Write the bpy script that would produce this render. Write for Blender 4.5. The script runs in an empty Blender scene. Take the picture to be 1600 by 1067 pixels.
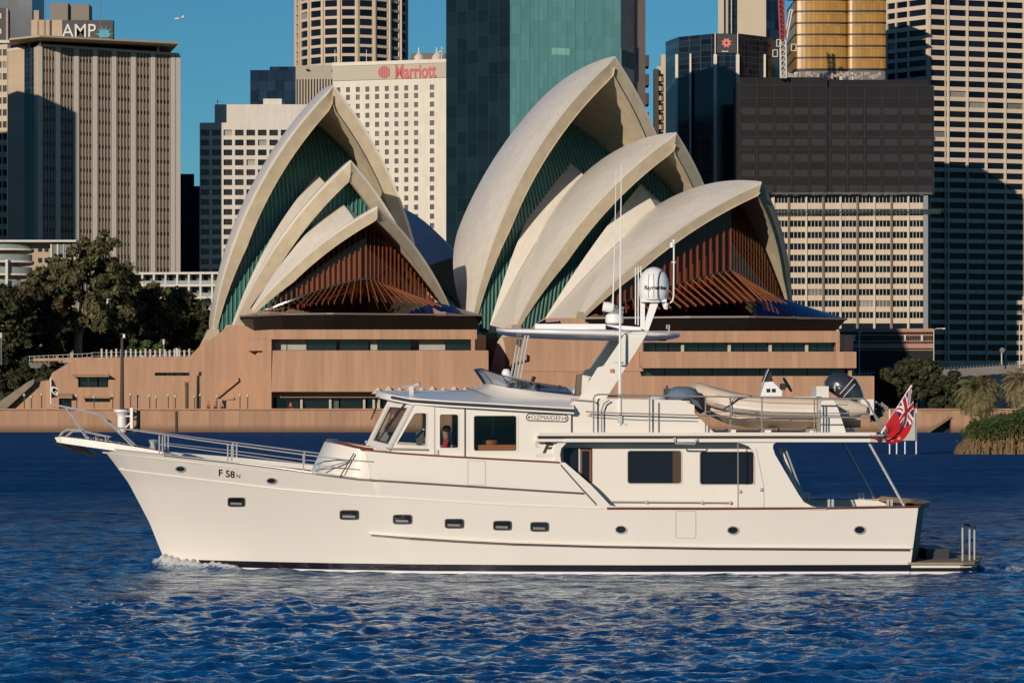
import bpy, bmesh, math, random
import numpy as np
from mathutils import Vector, Matrix, noise
from mathutils.geometry import delaunay_2d_cdt

random.seed(7)
scene = bpy.context.scene
COL = scene.collection

# ---------------------------------------------------------------- camera, sky, sun, exposure
F, EYE = 4320.0, 3.54            # focal length in photo pixels, eye height above the water
cam_d = bpy.data.cameras.new('camera')
cam_d.sensor_width = 36.0
cam_d.lens = F / 1600.0 * 36.0
cam_d.shift_y = (640 - 533.5) / 1600.0
cam_d.clip_start = 0.5
cam_d.clip_end = 60000
cam = bpy.data.objects.new('camera', cam_d)
COL.objects.link(cam)
cam.location = (0, 0, EYE)
cam.rotation_euler = (math.radians(90), 0, 0)
scene.camera = cam

SUN_AZ, SUN_EL = math.radians(25), math.radians(14)     # sun left of the camera's back, low
world = bpy.data.worlds.new('World')
scene.world = world
world.use_nodes = True
wn = world.node_tree
wn.nodes.clear()
wo = wn.nodes.new('ShaderNodeOutputWorld')
bg = wn.nodes.new('ShaderNodeBackground')
sky = wn.nodes.new('ShaderNodeTexSky')
sky.sky_type = 'NISHITA'
sky.sun_disc = False
sky.sun_elevation = SUN_EL
sky.sun_rotation = math.radians(180) + SUN_AZ
sky.altitude = 0
sky.air_density = 1.0
sky.dust_density = 0.0
sky.ozone_density = 4.0
hs = wn.nodes.new('ShaderNodeMix')
hs.data_type = 'RGBA'; hs.blend_type = 'MULTIPLY'; hs.inputs[0].default_value = 1.0
hs.inputs[7].default_value = (0.42, 0.86, 0.97, 1)
wn.links.new(sky.outputs[0], hs.inputs[6])
zt = wn.nodes.new('ShaderNodeTexCoord'); zs = wn.nodes.new('ShaderNodeSeparateXYZ'); zr = wn.nodes.new('ShaderNodeMapRange')
wn.links.new(zt.outputs['Generated'], zs.inputs[0]); wn.links.new(zs.outputs[2], zr.inputs[0])
zr.interpolation_type = 'SMOOTHSTEP'
zr.inputs[1].default_value = .14; zr.inputs[2].default_value = .60; zr.inputs[3].default_value = 0.; zr.inputs[4].default_value = 1.
zm = wn.nodes.new('ShaderNodeMix'); zm.data_type = 'RGBA'; zm.blend_type = 'MULTIPLY'        # zenith darkened and blued, added to cut and cool the shadow fill
zm.inputs[7].default_value = (.28, .40, .78, 1)
wn.links.new(zr.outputs[0], zm.inputs[0]); wn.links.new(hs.outputs[2], zm.inputs[6])
wn.links.new(zm.outputs[2], bg.inputs[0])
bg.inputs[1].default_value = 0.070
wn.links.new(bg.outputs[0], wo.inputs[0])

sun_d = bpy.data.lights.new('sun', 'SUN')
sun_d.energy = 3.85
sun_d.angle = math.radians(0.5)
sun_d.color = (1.0, 0.865, 0.715)
sun = bpy.data.objects.new('sun', sun_d)
COL.objects.link(sun)
to_sun = Vector((-math.sin(SUN_AZ) * math.cos(SUN_EL), -math.cos(SUN_AZ) * math.cos(SUN_EL), math.sin(SUN_EL)))
sun.rotation_euler = to_sun.to_track_quat('Z', 'Y').to_euler()
sun.location = (-60, -80, 60)

scene.view_settings.view_transform = 'Standard'
scene.view_settings.look = 'None'
scene.view_settings.gamma = 1
scene.view_settings.exposure = 0.0
scene.render.engine = 'CYCLES'
scene.cycles.max_bounces = 8
scene.cycles.transparent_max_bounces = 16
scene.cycles.caustics_reflective = False
scene.cycles.caustics_refractive = False
scene.cycles.use_denoising = True

# ---------------------------------------------------------------- helpers
def at(px, py, Y):
    return Vector(((px - 800) / F * Y, Y, EYE + (640 - py) / F * Y))
def zat(py, Y): return EYE + (640 - py) / F * Y
def xat(px, Y): return (px - 800) / F * Y
def lin(r, g, b):
    f = lambda c: c / 12.92 if c <= 0.04045 else ((c + 0.055) / 1.055) ** 2.4
    return (f(r / 255), f(g / 255), f(b / 255))

class MB:
    def __init__(s): s.v = []; s.f = []; s.m = []; s.uv = None
    def add(s, pts, faces, m=0):
        o = len(s.v); s.v += [Vector(p) for p in pts]
        s.f += [tuple(o + i for i in f) for f in faces]; s.m += [m] * len(faces)
    def quad(s, a, b, c, d, m=0): s.add([a, b, c, d], [(0, 1, 2, 3)], m)
    def poly(s, pts, m=0): s.add(pts, [tuple(range(len(pts)))], m)
    def box(s, c, sz, rot=None, m=0):
        hx, hy, hz = sz[0] / 2, sz[1] / 2, sz[2] / 2
        P = [Vector((x, y, z)) for x in (-hx, hx) for y in (-hy, hy) for z in (-hz, hz)]
        if rot is not None: P = [rot @ p for p in P]
        c = Vector(c)
        s.add([p + c for p in P], [(0, 1, 3, 2), (4, 6, 7, 5), (0, 4, 5, 1), (2, 3, 7, 6), (0, 2, 6, 4), (1, 5, 7, 3)], m)
    def box2(s, a, b, m=0):
        s.box([(a[i] + b[i]) / 2 for i in range(3)], [abs(b[i] - a[i]) for i in range(3)], None, m)
    def bar(s, a, b, w, h, up=(0, 0, 1), m=0):
        a, b = Vector(a), Vector(b); d = (b - a); L = d.length; d.normalize()
        up = Vector(up)
        if abs(d.dot(up)) > .98: up = Vector((0, 1, 0))
        r = d.cross(up).normalized(); u = r.cross(d)
        P = [a + r * (i * w / 2) + u * (j * h / 2) for i, j in ((-1, -1), (1, -1), (1, 1), (-1, 1))]
        P += [p + d * L for p in P]
        s.add(P, [(3, 2, 1, 0), (4, 5, 6, 7), (0, 1, 5, 4), (1, 2, 6, 5), (2, 3, 7, 6), (3, 0, 4, 7)], m)
    def tube(s, path, r, n=8, closed=False, m=0):
        path = [Vector(p) for p in path]; k = len(path)
        rr = r if isinstance(r, (list, tuple)) else [r] * k
        rings = []; prev = None
        for i, p in enumerate(path):
            t = (path[min(i + 1, k - 1)] - path[max(i - 1, 0)]).normalized()
            if prev is None:
                up = Vector((0, 0, 1)) if abs(t.z) < .9 else Vector((1, 0, 0))
                a = t.cross(up).normalized()
            else:
                a = (prev - t * prev.dot(t)).normalized()
            prev = a; b = t.cross(a)
            rings.append([p + (a * math.cos(2 * math.pi * j / n) + b * math.sin(2 * math.pi * j / n)) * rr[i] for j in range(n)])
        s.loft(rings, True, True, True, m)
    def loft(s, rings, close_u=True, cap0=False, cap1=False, m=0):
        n = len(rings[0]); fs = []
        for i in range(len(rings) - 1):
            for j in range(n if close_u else n - 1):
                j2 = (j + 1) % n
                fs.append((i * n + j, i * n + j2, (i + 1) * n + j2, (i + 1) * n + j))
        if cap0: fs.append(tuple(range(n))[::-1])
        if cap1: fs.append(tuple((len(rings) - 1) * n + j for j in range(n)))
        s.add([p for r in rings for p in r], fs, m)
    def lathe(s, prof, c, n=20, axis=None, m=0):
        c = Vector(c); q = Matrix.Identity(3) if axis is None else Vector(axis).to_track_quat('Z', 'Y').to_matrix()
        rings = [[c + q @ Vector((r * math.cos(2 * math.pi * j / n), r * math.sin(2 * math.pi * j / n), z)) for j in range(n)] for r, z in prof]
        s.loft(rings, True, prof[0][0] > 1e-4, prof[-1][0] > 1e-4, m)
    def prism(s, pts, d, m=0):
        d = Vector(d); pts = [Vector(p) for p in pts]; n = len(pts)
        s.add(pts + [p + d for p in pts], [tuple(range(n)), tuple(range(2 * n - 1, n - 1, -1))] +
              [(i, n + i, n + (i + 1) % n, (i + 1) % n) for i in range(n)], m)
    def panel(s, outline, holes, fn, thick, step=None, m=0):
        """flat outline with holes, carried onto fn(u,v,depth); thickness towards depth=thick"""
        loops = [list(outline)] + [list(h) for h in holes]
        vs = []; es = []; lr = []
        for L in loops:
            if step:
                D = []
                for i, p in enumerate(L):
                    q = L[(i + 1) % len(L)]
                    k = max(1, int(math.hypot(q[0] - p[0], q[1] - p[1]) / step))
                    D += [(p[0] + (q[0] - p[0]) * j / k, p[1] + (q[1] - p[1]) * j / k) for j in range(k)]
                L = D
            o = len(vs); vs += [Vector(p) for p in L]; n = len(L)
            es += [(o + i, o + (i + 1) % n) for i in range(n)]; lr.append((o, n))
        polys = [[vs[o + i] for i in range(n)] for o, n in lr]
        def inside(p, P):
            c = False; j = len(P) - 1
            for i in range(len(P)):
                if (P[i].y > p.y) != (P[j].y > p.y) and p.x < (P[j].x - P[i].x) * (p.y - P[i].y) / (P[j].y - P[i].y + 1e-12) + P[i].x: c = not c
                j = i
            return c
        ok = lambda p: inside(p, polys[0]) and not any(inside(p, P) for P in polys[1:])
        if step:
            x0 = min(p.x for p in polys[0]); x1 = max(p.x for p in polys[0]); y0 = min(p.y for p in polys[0]); y1 = max(p.y for p in polys[0])
            y = y0 + step * .5
            while y < y1:
                x = x0 + step * .5
                while x < x1:
                    p = Vector((x, y))
                    if ok(p): vs.append(p)
                    x += step
                y += step
        V, E, T, _, _, _ = delaunay_2d_cdt(vs, es, [], 0, 1e-5)
        T = [t for t in T if ok(sum((V[i] for i in t), Vector((0, 0))) / len(t))]
        o = len(s.v); nv = len(V)
        pts = [fn(p.x, p.y, 0) for p in V] + [fn(p.x, p.y, thick) for p in V]
        fs = [tuple(t) for t in T] + [tuple(nv + i for i in reversed(t)) for t in T]
        cnt = {}
        for t in T:
            for i in range(len(t)):
                a, b = t[i], t[(i + 1) % len(t)]
                cnt.setdefault((min(a, b), max(a, b)), []).append((a, b))
        for k, l in cnt.items():
            if len(l) == 1:
                a, b = l[0]; fs.append((b, a, nv + a, nv + b))
        s.add(pts, fs, m)
    def build(s, name, mat, parent=None, smooth=False, autosm=None):
        me = bpy.data.meshes.new(name)
        off = Vector((0, 0, 0)); p = parent
        while p is not None: off += p.location; p = p.parent
        me.from_pydata([tuple(v - off) for v in s.v], [], s.f)
        ms = mat if isinstance(mat, (list, tuple)) else [mat]
        for mm in ms: me.materials.append(mm)
        if len(ms) > 1: me.polygons.foreach_set('material_index', s.m)
        if smooth or autosm: me.polygons.foreach_set('use_smooth', [True] * len(me.polygons))
        me.validate(); me.update()
        bm = bmesh.new(); bm.from_mesh(me)
        bmesh.ops.remove_doubles(bm, verts=bm.verts, dist=1e-4)
        bmesh.ops.recalc_face_normals(bm, faces=bm.faces)
        if autosm:
            a = math.radians(autosm)
            for e in bm.edges:
                if len(e.link_faces) == 2 and e.calc_face_angle(0) > a: e.smooth = False
        bm.to_mesh(me); bm.free()
        o = bpy.data.objects.new(name, me); COL.objects.link(o)
        if parent is not None: o.parent = parent
        return o

def thing(name, label, cat, loc=(0, 0, 0), group=None):
    o = bpy.data.objects.new(name, None); COL.objects.link(o)
    o.location = loc; o.empty_display_size = .5
    return tag(o, label, cat, group)
def tag(o, label, cat, group=None):
    o['label'] = label; o['category'] = cat
    if group: o['group'] = group
    return o
def structure(o, kind='structure'):
    o['kind'] = kind; return o
def copy_tree(o, parent=None):
    c = o.copy(); COL.objects.link(c); c.parent = parent
    for ch in list(o.children): copy_tree(ch, c)
    return c
def text_mesh(name, s, size, place, mat, parent, depth=.02, shear=0, align='CENTER', bold=0, font=None, sx=1.0):
    """lettering as a mesh; place(u, v, d) carries text units to the world"""
    cu = bpy.data.curves.new(name, 'FONT'); cu.body = s; cu.size = size; cu.align_x = align; cu.align_y = 'CENTER'
    cu.shear = shear; cu.offset = bold; cu.extrude = depth / 2; cu.resolution_u = 4
    ob = bpy.data.objects.new(name, cu); COL.objects.link(ob)
    dg = bpy.context.evaluated_depsgraph_get(); dg.update()
    me0 = bpy.data.meshes.new_from_object(ob.evaluated_get(dg))
    mb = MB(); mb.add([place(v.co.x * sx, v.co.y, v.co.z) for v in me0.vertices], [tuple(p.vertices) for p in me0.polygons])
    bpy.data.objects.remove(ob); bpy.data.curves.remove(cu); bpy.data.meshes.remove(me0)
    return mb.build(name, mat, parent)

# ---------------------------------------------------------------- materials
def nt_of(name):
    m = bpy.data.materials.new(name); m.use_nodes = True
    nt = m.node_tree; b = nt.nodes['Principled BSDF']
    return m, nt, b
def N(nt, t, **kw):
    n = nt.nodes.new(t)
    for k, v in kw.items(): setattr(n, k, v)
    return n
def mth(nt, op, a, b=None):
    n = nt.nodes.new('ShaderNodeMath'); n.operation = op
    for i, x in enumerate((a, b)):
        if x is None: continue
        if isinstance(x, (int, float)): n.inputs[i].default_value = x
        else: nt.links.new(x, n.inputs[i])
    return n.outputs[0]
def mixc(nt, fac, a, b, mode='MIX'):
    n = nt.nodes.new('ShaderNodeMix'); n.data_type = 'RGBA'; n.blend_type = mode
    for i, x in ((0, fac), (6, a), (7, b)):
        if isinstance(x, (int, float)): n.inputs[i].default_value = x
        elif isinstance(x, tuple): n.inputs[i].default_value = (*x[:3], 1)
        else: nt.links.new(x, n.inputs[i])
    return n.outputs[2]
def mat(name, col, rough=.5, metal=0., var=.12, scale=1., bump=0., bscale=8., spec=.5, coat=0., objvar=0.):
    m, nt, b = nt_of(name)
    tc = N(nt, 'ShaderNodeTexCoord')
    no = N(nt, 'ShaderNodeTexNoise'); no.inputs['Scale'].default_value = scale; no.inputs['Detail'].default_value = 6
    nt.links.new(tc.outputs['Object'], no.inputs['Vector'])
    dark = tuple(c * (1 - var) for c in col); light = tuple(min(1, c * (1 + var)) for c in col)
    c = mixc(nt, no.outputs['Fac'], dark, light)
    if objvar:
        oi = N(nt, 'ShaderNodeObjectInfo')
        k = mth(nt, 'ADD', mth(nt, 'MULTIPLY', oi.outputs['Random'], 2 * objvar), 1 - objvar)
        v = N(nt, 'ShaderNodeCombineColor')
        for i in range(3): nt.links.new(k, v.inputs[i])
        c = mixc(nt, 1.0, c, v.outputs[0], 'MULTIPLY')
    nt.links.new(c, b.inputs['Base Color'])
    b.inputs['Roughness'].default_value = rough; b.inputs['Metallic'].default_value = metal
    b.inputs['Specular IOR Level'].default_value = spec; b.inputs['Coat Weight'].default_value = coat
    if bump:
        n2 = N(nt, 'ShaderNodeTexNoise'); n2.inputs['Scale'].default_value = bscale; n2.inputs['Detail'].default_value = 5
        nt.links.new(tc.outputs['Object'], n2.inputs['Vector'])
        bp = N(nt, 'ShaderNodeBump'); bp.inputs['Strength'].default_value = bump; bp.inputs['Distance'].default_value = .1
        nt.links.new(n2.outputs['Fac'], bp.inputs['Height']); nt.links.new(bp.outputs[0], b.inputs['Normal'])
    return m
def joints(name, col, px=1.2, pz=0., w=.05, dark=.7, var=.12, rough=.8, skew=.6, rowshift=False, stain=.0, tide=None):
    """cladding panels: joints every px metres along the wall, pz metres up; each panel its own tone; rain streaks"""
    m, nt, b = nt_of(name)
    tc = N(nt, 'ShaderNodeTexCoord'); sp = N(nt, 'ShaderNodeSeparateXYZ'); nt.links.new(tc.outputs['Object'], sp.inputs[0])
    u = mth(nt, 'ADD', sp.outputs[0], mth(nt, 'MULTIPLY', sp.outputs[1], skew))
    su = mth(nt, 'DIVIDE', u, px); fu = mth(nt, 'FRACT', su); iu = mth(nt, 'FLOOR', su)
    line = mth(nt, 'LESS_THAN', fu, w)
    cell = N(nt, 'ShaderNodeCombineXYZ'); nt.links.new(iu, cell.inputs[0])
    if pz:
        sz = mth(nt, 'DIVIDE', sp.outputs[2], pz); fz = mth(nt, 'FRACT', sz); iz = mth(nt, 'FLOOR', sz)
        line = mth(nt, 'MAXIMUM', line, mth(nt, 'LESS_THAN', fz, w * px / pz)); nt.links.new(iz, cell.inputs[1])
    wnz = N(nt, 'ShaderNodeTexWhiteNoise'); nt.links.new(cell.outputs[0], wnz.inputs['Vector'])
    c = mixc(nt, wnz.outputs['Value'], tuple(x * (1 - var) for x in col), tuple(min(1, x * (1 + var)) for x in col))
    no = N(nt, 'ShaderNodeTexNoise'); no.inputs['Scale'].default_value = .35; no.inputs['Detail'].default_value = 8
    mp = N(nt, 'ShaderNodeMapping'); mp.inputs['Scale'].default_value = (3, 3, .35)
    nt.links.new(tc.outputs['Object'], mp.inputs[0]); nt.links.new(mp.outputs[0], no.inputs['Vector'])
    st = mth(nt, 'MULTIPLY', mth(nt, 'SUBTRACT', no.outputs['Fac'], .42), 1.6 * stain + .25)
    st.node.use_clamp = True
    c = mixc(nt, st, c, tuple(x * .45 for x in col))
    c = mixc(nt, mth(nt, 'MULTIPLY', line, 1 - dark), c, (0.01, .01, .01))
    if tide:
        k = N(nt, 'ShaderNodeMapRange'); nt.links.new(sp.outputs[2], k.inputs[0])
        k.inputs[1].default_value = tide[0]; k.inputs[2].default_value = tide[1]; k.inputs[3].default_value = 1; k.inputs[4].default_value = 0
        c = mixc(nt, k.outputs[0], c, tide[2])
    nt.links.new(c, b.inputs['Base Color']); b.inputs['Roughness'].default_value = rough
    return m
def glassgrid(name, col, px=1.5, pz=3.6, w=.06, line=(.02, .02, .02), var=.5, rough=.08, skew=.6, spec=.6, band=0., bandcol=None, odd=0., oddcol=(.3, .35, .3)):
    """curtain wall: panes px by pz metres, each of its own tone, thin joints, optional spandrel band"""
    m, nt, b = nt_of(name)
    tc = N(nt, 'ShaderNodeTexCoord'); sp = N(nt, 'ShaderNodeSeparateXYZ'); nt.links.new(tc.outputs['Object'], sp.inputs[0])
    u = mth(nt, 'ADD', sp.outputs[0], mth(nt, 'MULTIPLY', sp.outputs[1], skew))
    su = mth(nt, 'DIVIDE', u, px); fu = mth(nt, 'FRACT', su); iu = mth(nt, 'FLOOR', su)
    sz = mth(nt, 'DIVIDE', sp.outputs[2], pz); fz = mth(nt, 'FRACT', sz); iz = mth(nt, 'FLOOR', sz)
    cell = N(nt, 'ShaderNodeCombineXYZ'); nt.links.new(iu, cell.inputs[0]); nt.links.new(iz, cell.inputs[1])
    wnz = N(nt, 'ShaderNodeTexWhiteNoise'); nt.links.new(cell.outputs[0], wnz.inputs['Vector'])
    c = mixc(nt, wnz.outputs['Value'], tuple(x * (1 - var) for x in col), tuple(min(1, x * (1 + var)) for x in col))
    no = N(nt, 'ShaderNodeTexNoise'); no.inputs['Scale'].default_value = .06; no.inputs['Detail'].default_value = 4
    mp = N(nt, 'ShaderNodeMapping'); mp.inputs['Scale'].default_value = (3, 3, .6)
    nt.links.new(tc.outputs['Object'], mp.inputs[0]); nt.links.new(mp.outputs[0], no.inputs['Vector'])
    c = mixc(nt, no.outputs['Fac'], mixc(nt, 1., c, (.62, .62, .62), 'MULTIPLY'), c)
    if band: c = mixc(nt, mth(nt, 'LESS_THAN', fz, band), c, bandcol)
    if odd: c = mixc(nt, mth(nt, 'GREATER_THAN', wnz.outputs['Value'], 1 - odd), c, oddcol)
    ln = mth(nt, 'MAXIMUM', mth(nt, 'LESS_THAN', fu, w), mth(nt, 'LESS_THAN', fz, w * px / pz))
    c = mixc(nt, ln, c, line)
    nt.links.new(c, b.inputs['Base Color']); b.inputs['Roughness'].default_value = rough
    b.inputs['Specular IOR Level'].default_value = spec
    return m
def pane_glass(name, tint, clear=.6, rough=.03, fk=.8):
    m, nt, b = nt_of(name)
    out = nt.nodes['Material Output']
    tr = N(nt, 'ShaderNodeBsdfTransparent'); tr.inputs[0].default_value = (*tint, 1)
    gl = N(nt, 'ShaderNodeBsdfGlossy'); gl.inputs['Roughness'].default_value = rough
    lw = N(nt, 'ShaderNodeFresnel'); lw.inputs[0].default_value = 1.5
    k = mth(nt, 'ADD', mth(nt, 'MULTIPLY', lw.outputs[0], fk), 1 - clear); k.node.use_clamp = True
    mx = N(nt, 'ShaderNodeMixShader'); nt.links.new(k, mx.inputs[0]); nt.links.new(tr.outputs[0], mx.inputs[1]); nt.links.new(gl.outputs[0], mx.inputs[2])
    nt.links.new(mx.outputs[0], out.inputs[0])
    return m

M = {}
M['dark_pane'] = mat('dark_window_glass', (.012, .016, .022), .1, var=.3, spec=.6, objvar=.6)
M['blind'] = mat('pale_blind', (.21, .195, .165), .6, var=.2, objvar=.5)
M['steel'] = mat('polished_steel', (.60, .58, .55), .32, .45, var=.05)
M['black'] = mat('black_rubber', (.012, .012, .014), .4, var=.2)
M['white_paint'] = mat('white_paint', (.78, .76, .72), .4, var=.04)
M['grey_metal'] = mat('grey_metal', (.25, .26, .27), .5, .3)
# ---------------------------------------------------------------- water
def make_water():
    ys = np.linspace(26.0 ** -.5, 474.0 ** -.5, 1250) ** -2.0
    us = np.linspace(-1, 1, 1000)
    Yg, Ug = np.meshgrid(ys.astype(np.float32), us.astype(np.float32), indexing='ij')
    Xg = Ug * (0.205 * Yg + 5)
    rng = np.random.default_rng(3)
    Z = np.zeros_like(Xg); DX = np.zeros_like(Xg); DY = np.zeros_like(Xg)
    cell = np.maximum(np.abs(np.gradient(ys))[:, None] * np.ones_like(Xg), (0.205 * Yg + 5) * 2 / 1000).astype(np.float32)
    for lam in np.geomspace(0.15, 2.4, 84):
        k = 2 * math.pi / lam
        th = math.radians(rng.normal(-80, 42))
        a = (.072 if lam < .8 else .040 if lam < 1.2 else .012) / k
        ph = rng.uniform(0, 2 * math.pi)
        att = np.clip((lam / cell - 2.0) / 2.5, 0, 1)
        q = k * (math.cos(th) * Xg + math.sin(th) * Yg) + ph
        grp = .65 + .35 * np.sin(k / 7 * (math.cos(th + .5) * Xg + math.sin(th + .5) * Yg) + ph * 3)
        Z += att * a * np.sin(q) * grp
        DX += att * a * .7 * math.cos(th) * np.cos(q) * grp; DY += att * a * .7 * math.sin(th) * np.cos(q) * grp
    lee = np.exp(-((Yg - 57.0) / 3.6) ** 2) * np.clip((Xg + 8.5) / 1.5, 0, 1) * np.clip((10.2 - Xg) / 1.2, 0, 1)      # calmer water along the hull
    Z *= 1 - .62 * lee; DX *= 1 - .5 * lee; DY *= 1 - .5 * lee
    foam = np.zeros_like(Xg)
    def ridge(x, y, x0, y0, x1, y1, w):
        t = np.clip(((x - x0) * (x1 - x0) + (y - y0) * (y1 - y0)) / ((x1 - x0) ** 2 + (y1 - y0) ** 2), 0, 1)
        d = np.hypot(x - x0 - t * (x1 - x0), y - y0 - t * (y1 - y0))
        return np.exp(-(d / w) ** 2), t
    g, t = ridge(Xg, Yg, -7.75, 61.85, -6.2, 60.9, .36)             # bow wave
    Z += g * .25 * (1 - .8 * t) * (1 + .35 * np.sin(Xg * 23 + Yg * 9) * np.sin(Xg * 9 - Yg * 17)); foam = np.maximum(foam, g * 1.1)
    g, t = ridge(Xg, Yg, -6.6, 60.95, -2.0, 59.55, .3); Z += g * .08 * (1 - t); foam = np.maximum(foam, g * .55 * (1 - t))
    g, t = ridge(Xg, Yg, -3.0, 59.55, 9.0, 59.4, .16); foam = np.maximum(foam, g * .42)
    g, t = ridge(Xg, Yg, 9.9, 60.9, 15, 61.8, .75); Z += g * .14 * np.sin(Xg * 5 + Yg * 3) ; foam = np.maximum(foam, g * .55)
    X = (Xg + DX).ravel(); Y = (Yg + DY).ravel(); nr, nc = Xg.shape
    me = bpy.data.meshes.new('water')
    co = np.stack([X, Y, Z.ravel()], 1).astype(np.float32)
    i = np.arange((nr - 1) * nc).reshape(nr - 1, nc)[:, :-1].ravel()
    q = np.stack([i, i + 1, i + nc + 1, i + nc], 1).astype(np.int32)
    me.vertices.add(len(co)); me.vertices.foreach_set('co', co.ravel())
    me.loops.add(q.size); me.loops.foreach_set('vertex_index', q.ravel())
    me.polygons.add(len(q)); me.polygons.foreach_set('loop_start', np.arange(0, q.size, 4, dtype=np.int32))
    me.polygons.foreach_set('use_smooth', np.ones(len(q), bool))
    at_ = me.attributes.new('foam', 'FLOAT', 'POINT'); at_.data.foreach_set('value', foam.ravel().astype(np.float32))
    me.update(calc_edges=True)
    m, nt, b0 = nt_of('harbour_water')
    nt.nodes.remove(b0)
    b = N(nt, 'ShaderNodeBsdfDiffuse'); b.inputs[0].default_value = (.0006, .058, .205, 1)
    gl = N(nt, 'ShaderNodeBsdfGlossy'); ro = N(nt, 'ShaderNodeMapRange'); ro.inputs[1].default_value = 52; ro.inputs[2].default_value = 190; ro.inputs[3].default_value = .09; ro.inputs[4].default_value = .36
    gn = N(nt, 'ShaderNodeTexNoise'); gn.inputs['Scale'].default_value = .35; gn.inputs['Detail'].default_value = 6; gm = N(nt, 'ShaderNodeMapping'); gm.inputs['Scale'].default_value = (.13, .55, 1)
    gt = N(nt, 'ShaderNodeTexCoord'); nt.links.new(gt.outputs['Object'], gm.inputs[0]); nt.links.new(gm.outputs[0], gn.inputs['Vector'])
    gust = gn.outputs['Fac']; nt.links.new(mth(nt, 'MULTIPLY', ro.outputs[0], mth(nt, 'ADD', mth(nt, 'MULTIPLY', gust, 1.5), .25)), gl.inputs['Roughness']); ts = N(nt, 'ShaderNodeTexCoord'); ss = N(nt, 'ShaderNodeSeparateXYZ'); nt.links.new(ts.outputs['Object'], ss.inputs[0]); nt.links.new(ss.outputs[1], ro.inputs[0]); gl.inputs[0].default_value = (.88, .96, 1, 1)
    tc = N(nt, 'ShaderNodeTexCoord')
    hs = []
    for sc_, st in ((1.6, .8), (4.5, .4), (11., .18)):
        n = N(nt, 'ShaderNodeTexNoise'); n.inputs['Scale'].default_value = sc_; n.inputs['Detail'].default_value = 4
        mp = N(nt, 'ShaderNodeMapping'); mp.inputs['Scale'].default_value = (.7, 1.25, 1)
        nt.links.new(tc.outputs['Object'], mp.inputs[0]); nt.links.new(mp.outputs[0], n.inputs['Vector'])
        hs.append(mth(nt, 'MULTIPLY', n.outputs['Fac'], st))
    h = mth(nt, 'ADD', mth(nt, 'ADD', hs[0], hs[1]), hs[2])
    bp = N(nt, 'ShaderNodeBump'); bp.inputs['Strength'].default_value = .6; bp.inputs['Distance'].default_value = .28
    nt.links.new(h, bp.inputs['Height']); nt.links.new(bp.outputs[0], gl.inputs['Normal']); nt.links.new(bp.outputs[0], b.inputs['Normal'])
    fr = N(nt, 'ShaderNodeFresnel'); fr.inputs[0].default_value = 1.33; nt.links.new(bp.outputs[0], fr.inputs['Normal'])
    rn = N(nt, 'ShaderNodeTexNoise'); rn.inputs['Scale'].default_value = 1.8; rn.inputs['Detail'].default_value = 9; rn.inputs['Roughness'].default_value = .62; rm = N(nt, 'ShaderNodeMapping'); rm.inputs['Scale'].default_value = (.42, 1.0, 1)
    nt.links.new(gt.outputs['Object'], rm.inputs[0]); nt.links.new(rm.outputs[0], rn.inputs['Vector'])
    chop = mth(nt, 'ADD', mth(nt, 'MULTIPLY', mth(nt, 'SUBTRACT', rn.outputs['Fac'], .5), 5.2), .95); chop.node.use_clamp = False
    kk = mth(nt, 'MINIMUM', mth(nt, 'MULTIPLY', fr.outputs[0], 1.55), mth(nt, 'ADD', mth(nt, 'MULTIPLY', gust, .5), .68))
    kk = mth(nt, 'MULTIPLY', kk, mth(nt, 'MAXIMUM', chop, .06)); kk.node.use_clamp = True
    fd = N(nt, 'ShaderNodeMapRange'); fd.inputs[1].default_value = 63; fd.inputs[2].default_value = 120; fd.inputs[3].default_value = 1; fd.inputs[4].default_value = .13; nt.links.new(ss.outputs[1], fd.inputs[0])
    kk = mth(nt, 'MULTIPLY', kk, fd.outputs[0])
    bl = mth(nt, 'ADD', mth(nt, 'MULTIPLY', mth(nt, 'SUBTRACT', gust, .42), 2.2), mth(nt, 'MULTIPLY', mth(nt, 'SUBTRACT', rn.outputs['Fac'], .5), 2.6)); bl.node.use_clamp = True
    nt.links.new(mixc(nt, bl, (.0006, .042, .145), (.0008, .100, .275)), b.inputs[0])
    wm = N(nt, 'ShaderNodeMixShader'); nt.links.new(kk, wm.inputs[0]); nt.links.new(b.outputs[0], wm.inputs[1]); nt.links.new(gl.outputs[0], wm.inputs[2])
    fa = N(nt, 'ShaderNodeAttribute', attribute_name='foam')
    n = N(nt, 'ShaderNodeTexNoise'); n.inputs['Scale'].default_value = 7; n.inputs['Detail'].default_value = 8; n.inputs['Roughness'].default_value = .75
    nt.links.new(tc.outputs['Object'], n.inputs['Vector'])
    k = mth(nt, 'MULTIPLY', mth(nt, 'SUBTRACT', mth(nt, 'ADD', n.outputs['Fac'], mth(nt, 'MULTIPLY', fa.outputs['Fac'], .62)), .78), 5.0); k.node.use_clamp = True
    k2 = mth(nt, 'MULTIPLY', k, mth(nt, 'GREATER_THAN', fa.outputs['Fac'], .02))
    fo = N(nt, 'ShaderNodeBsdfDiffuse'); fo.inputs[0].default_value = (.55, .56, .56, 1)
    mx = N(nt, 'ShaderNodeMixShader'); out = nt.nodes['Material Output']
    nt.links.new(k2, mx.inputs[0]); nt.links.new(wm.outputs[0], mx.inputs[1]); nt.links.new(fo.outputs[0], mx.inputs[2]); nt.links.new(mx.outputs[0], out.inputs[0])
    me.materials.append(m)
    o = bpy.data.objects.new('water', me); COL.objects.link(o); structure(o)
    mb = MB(); z = -.5
    mb.quad((-3000, -800, z), (3000, -800, z), (3000, 470, z), (-3000, 470, z))
    structure(mb.build('water', m))
make_water()

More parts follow.
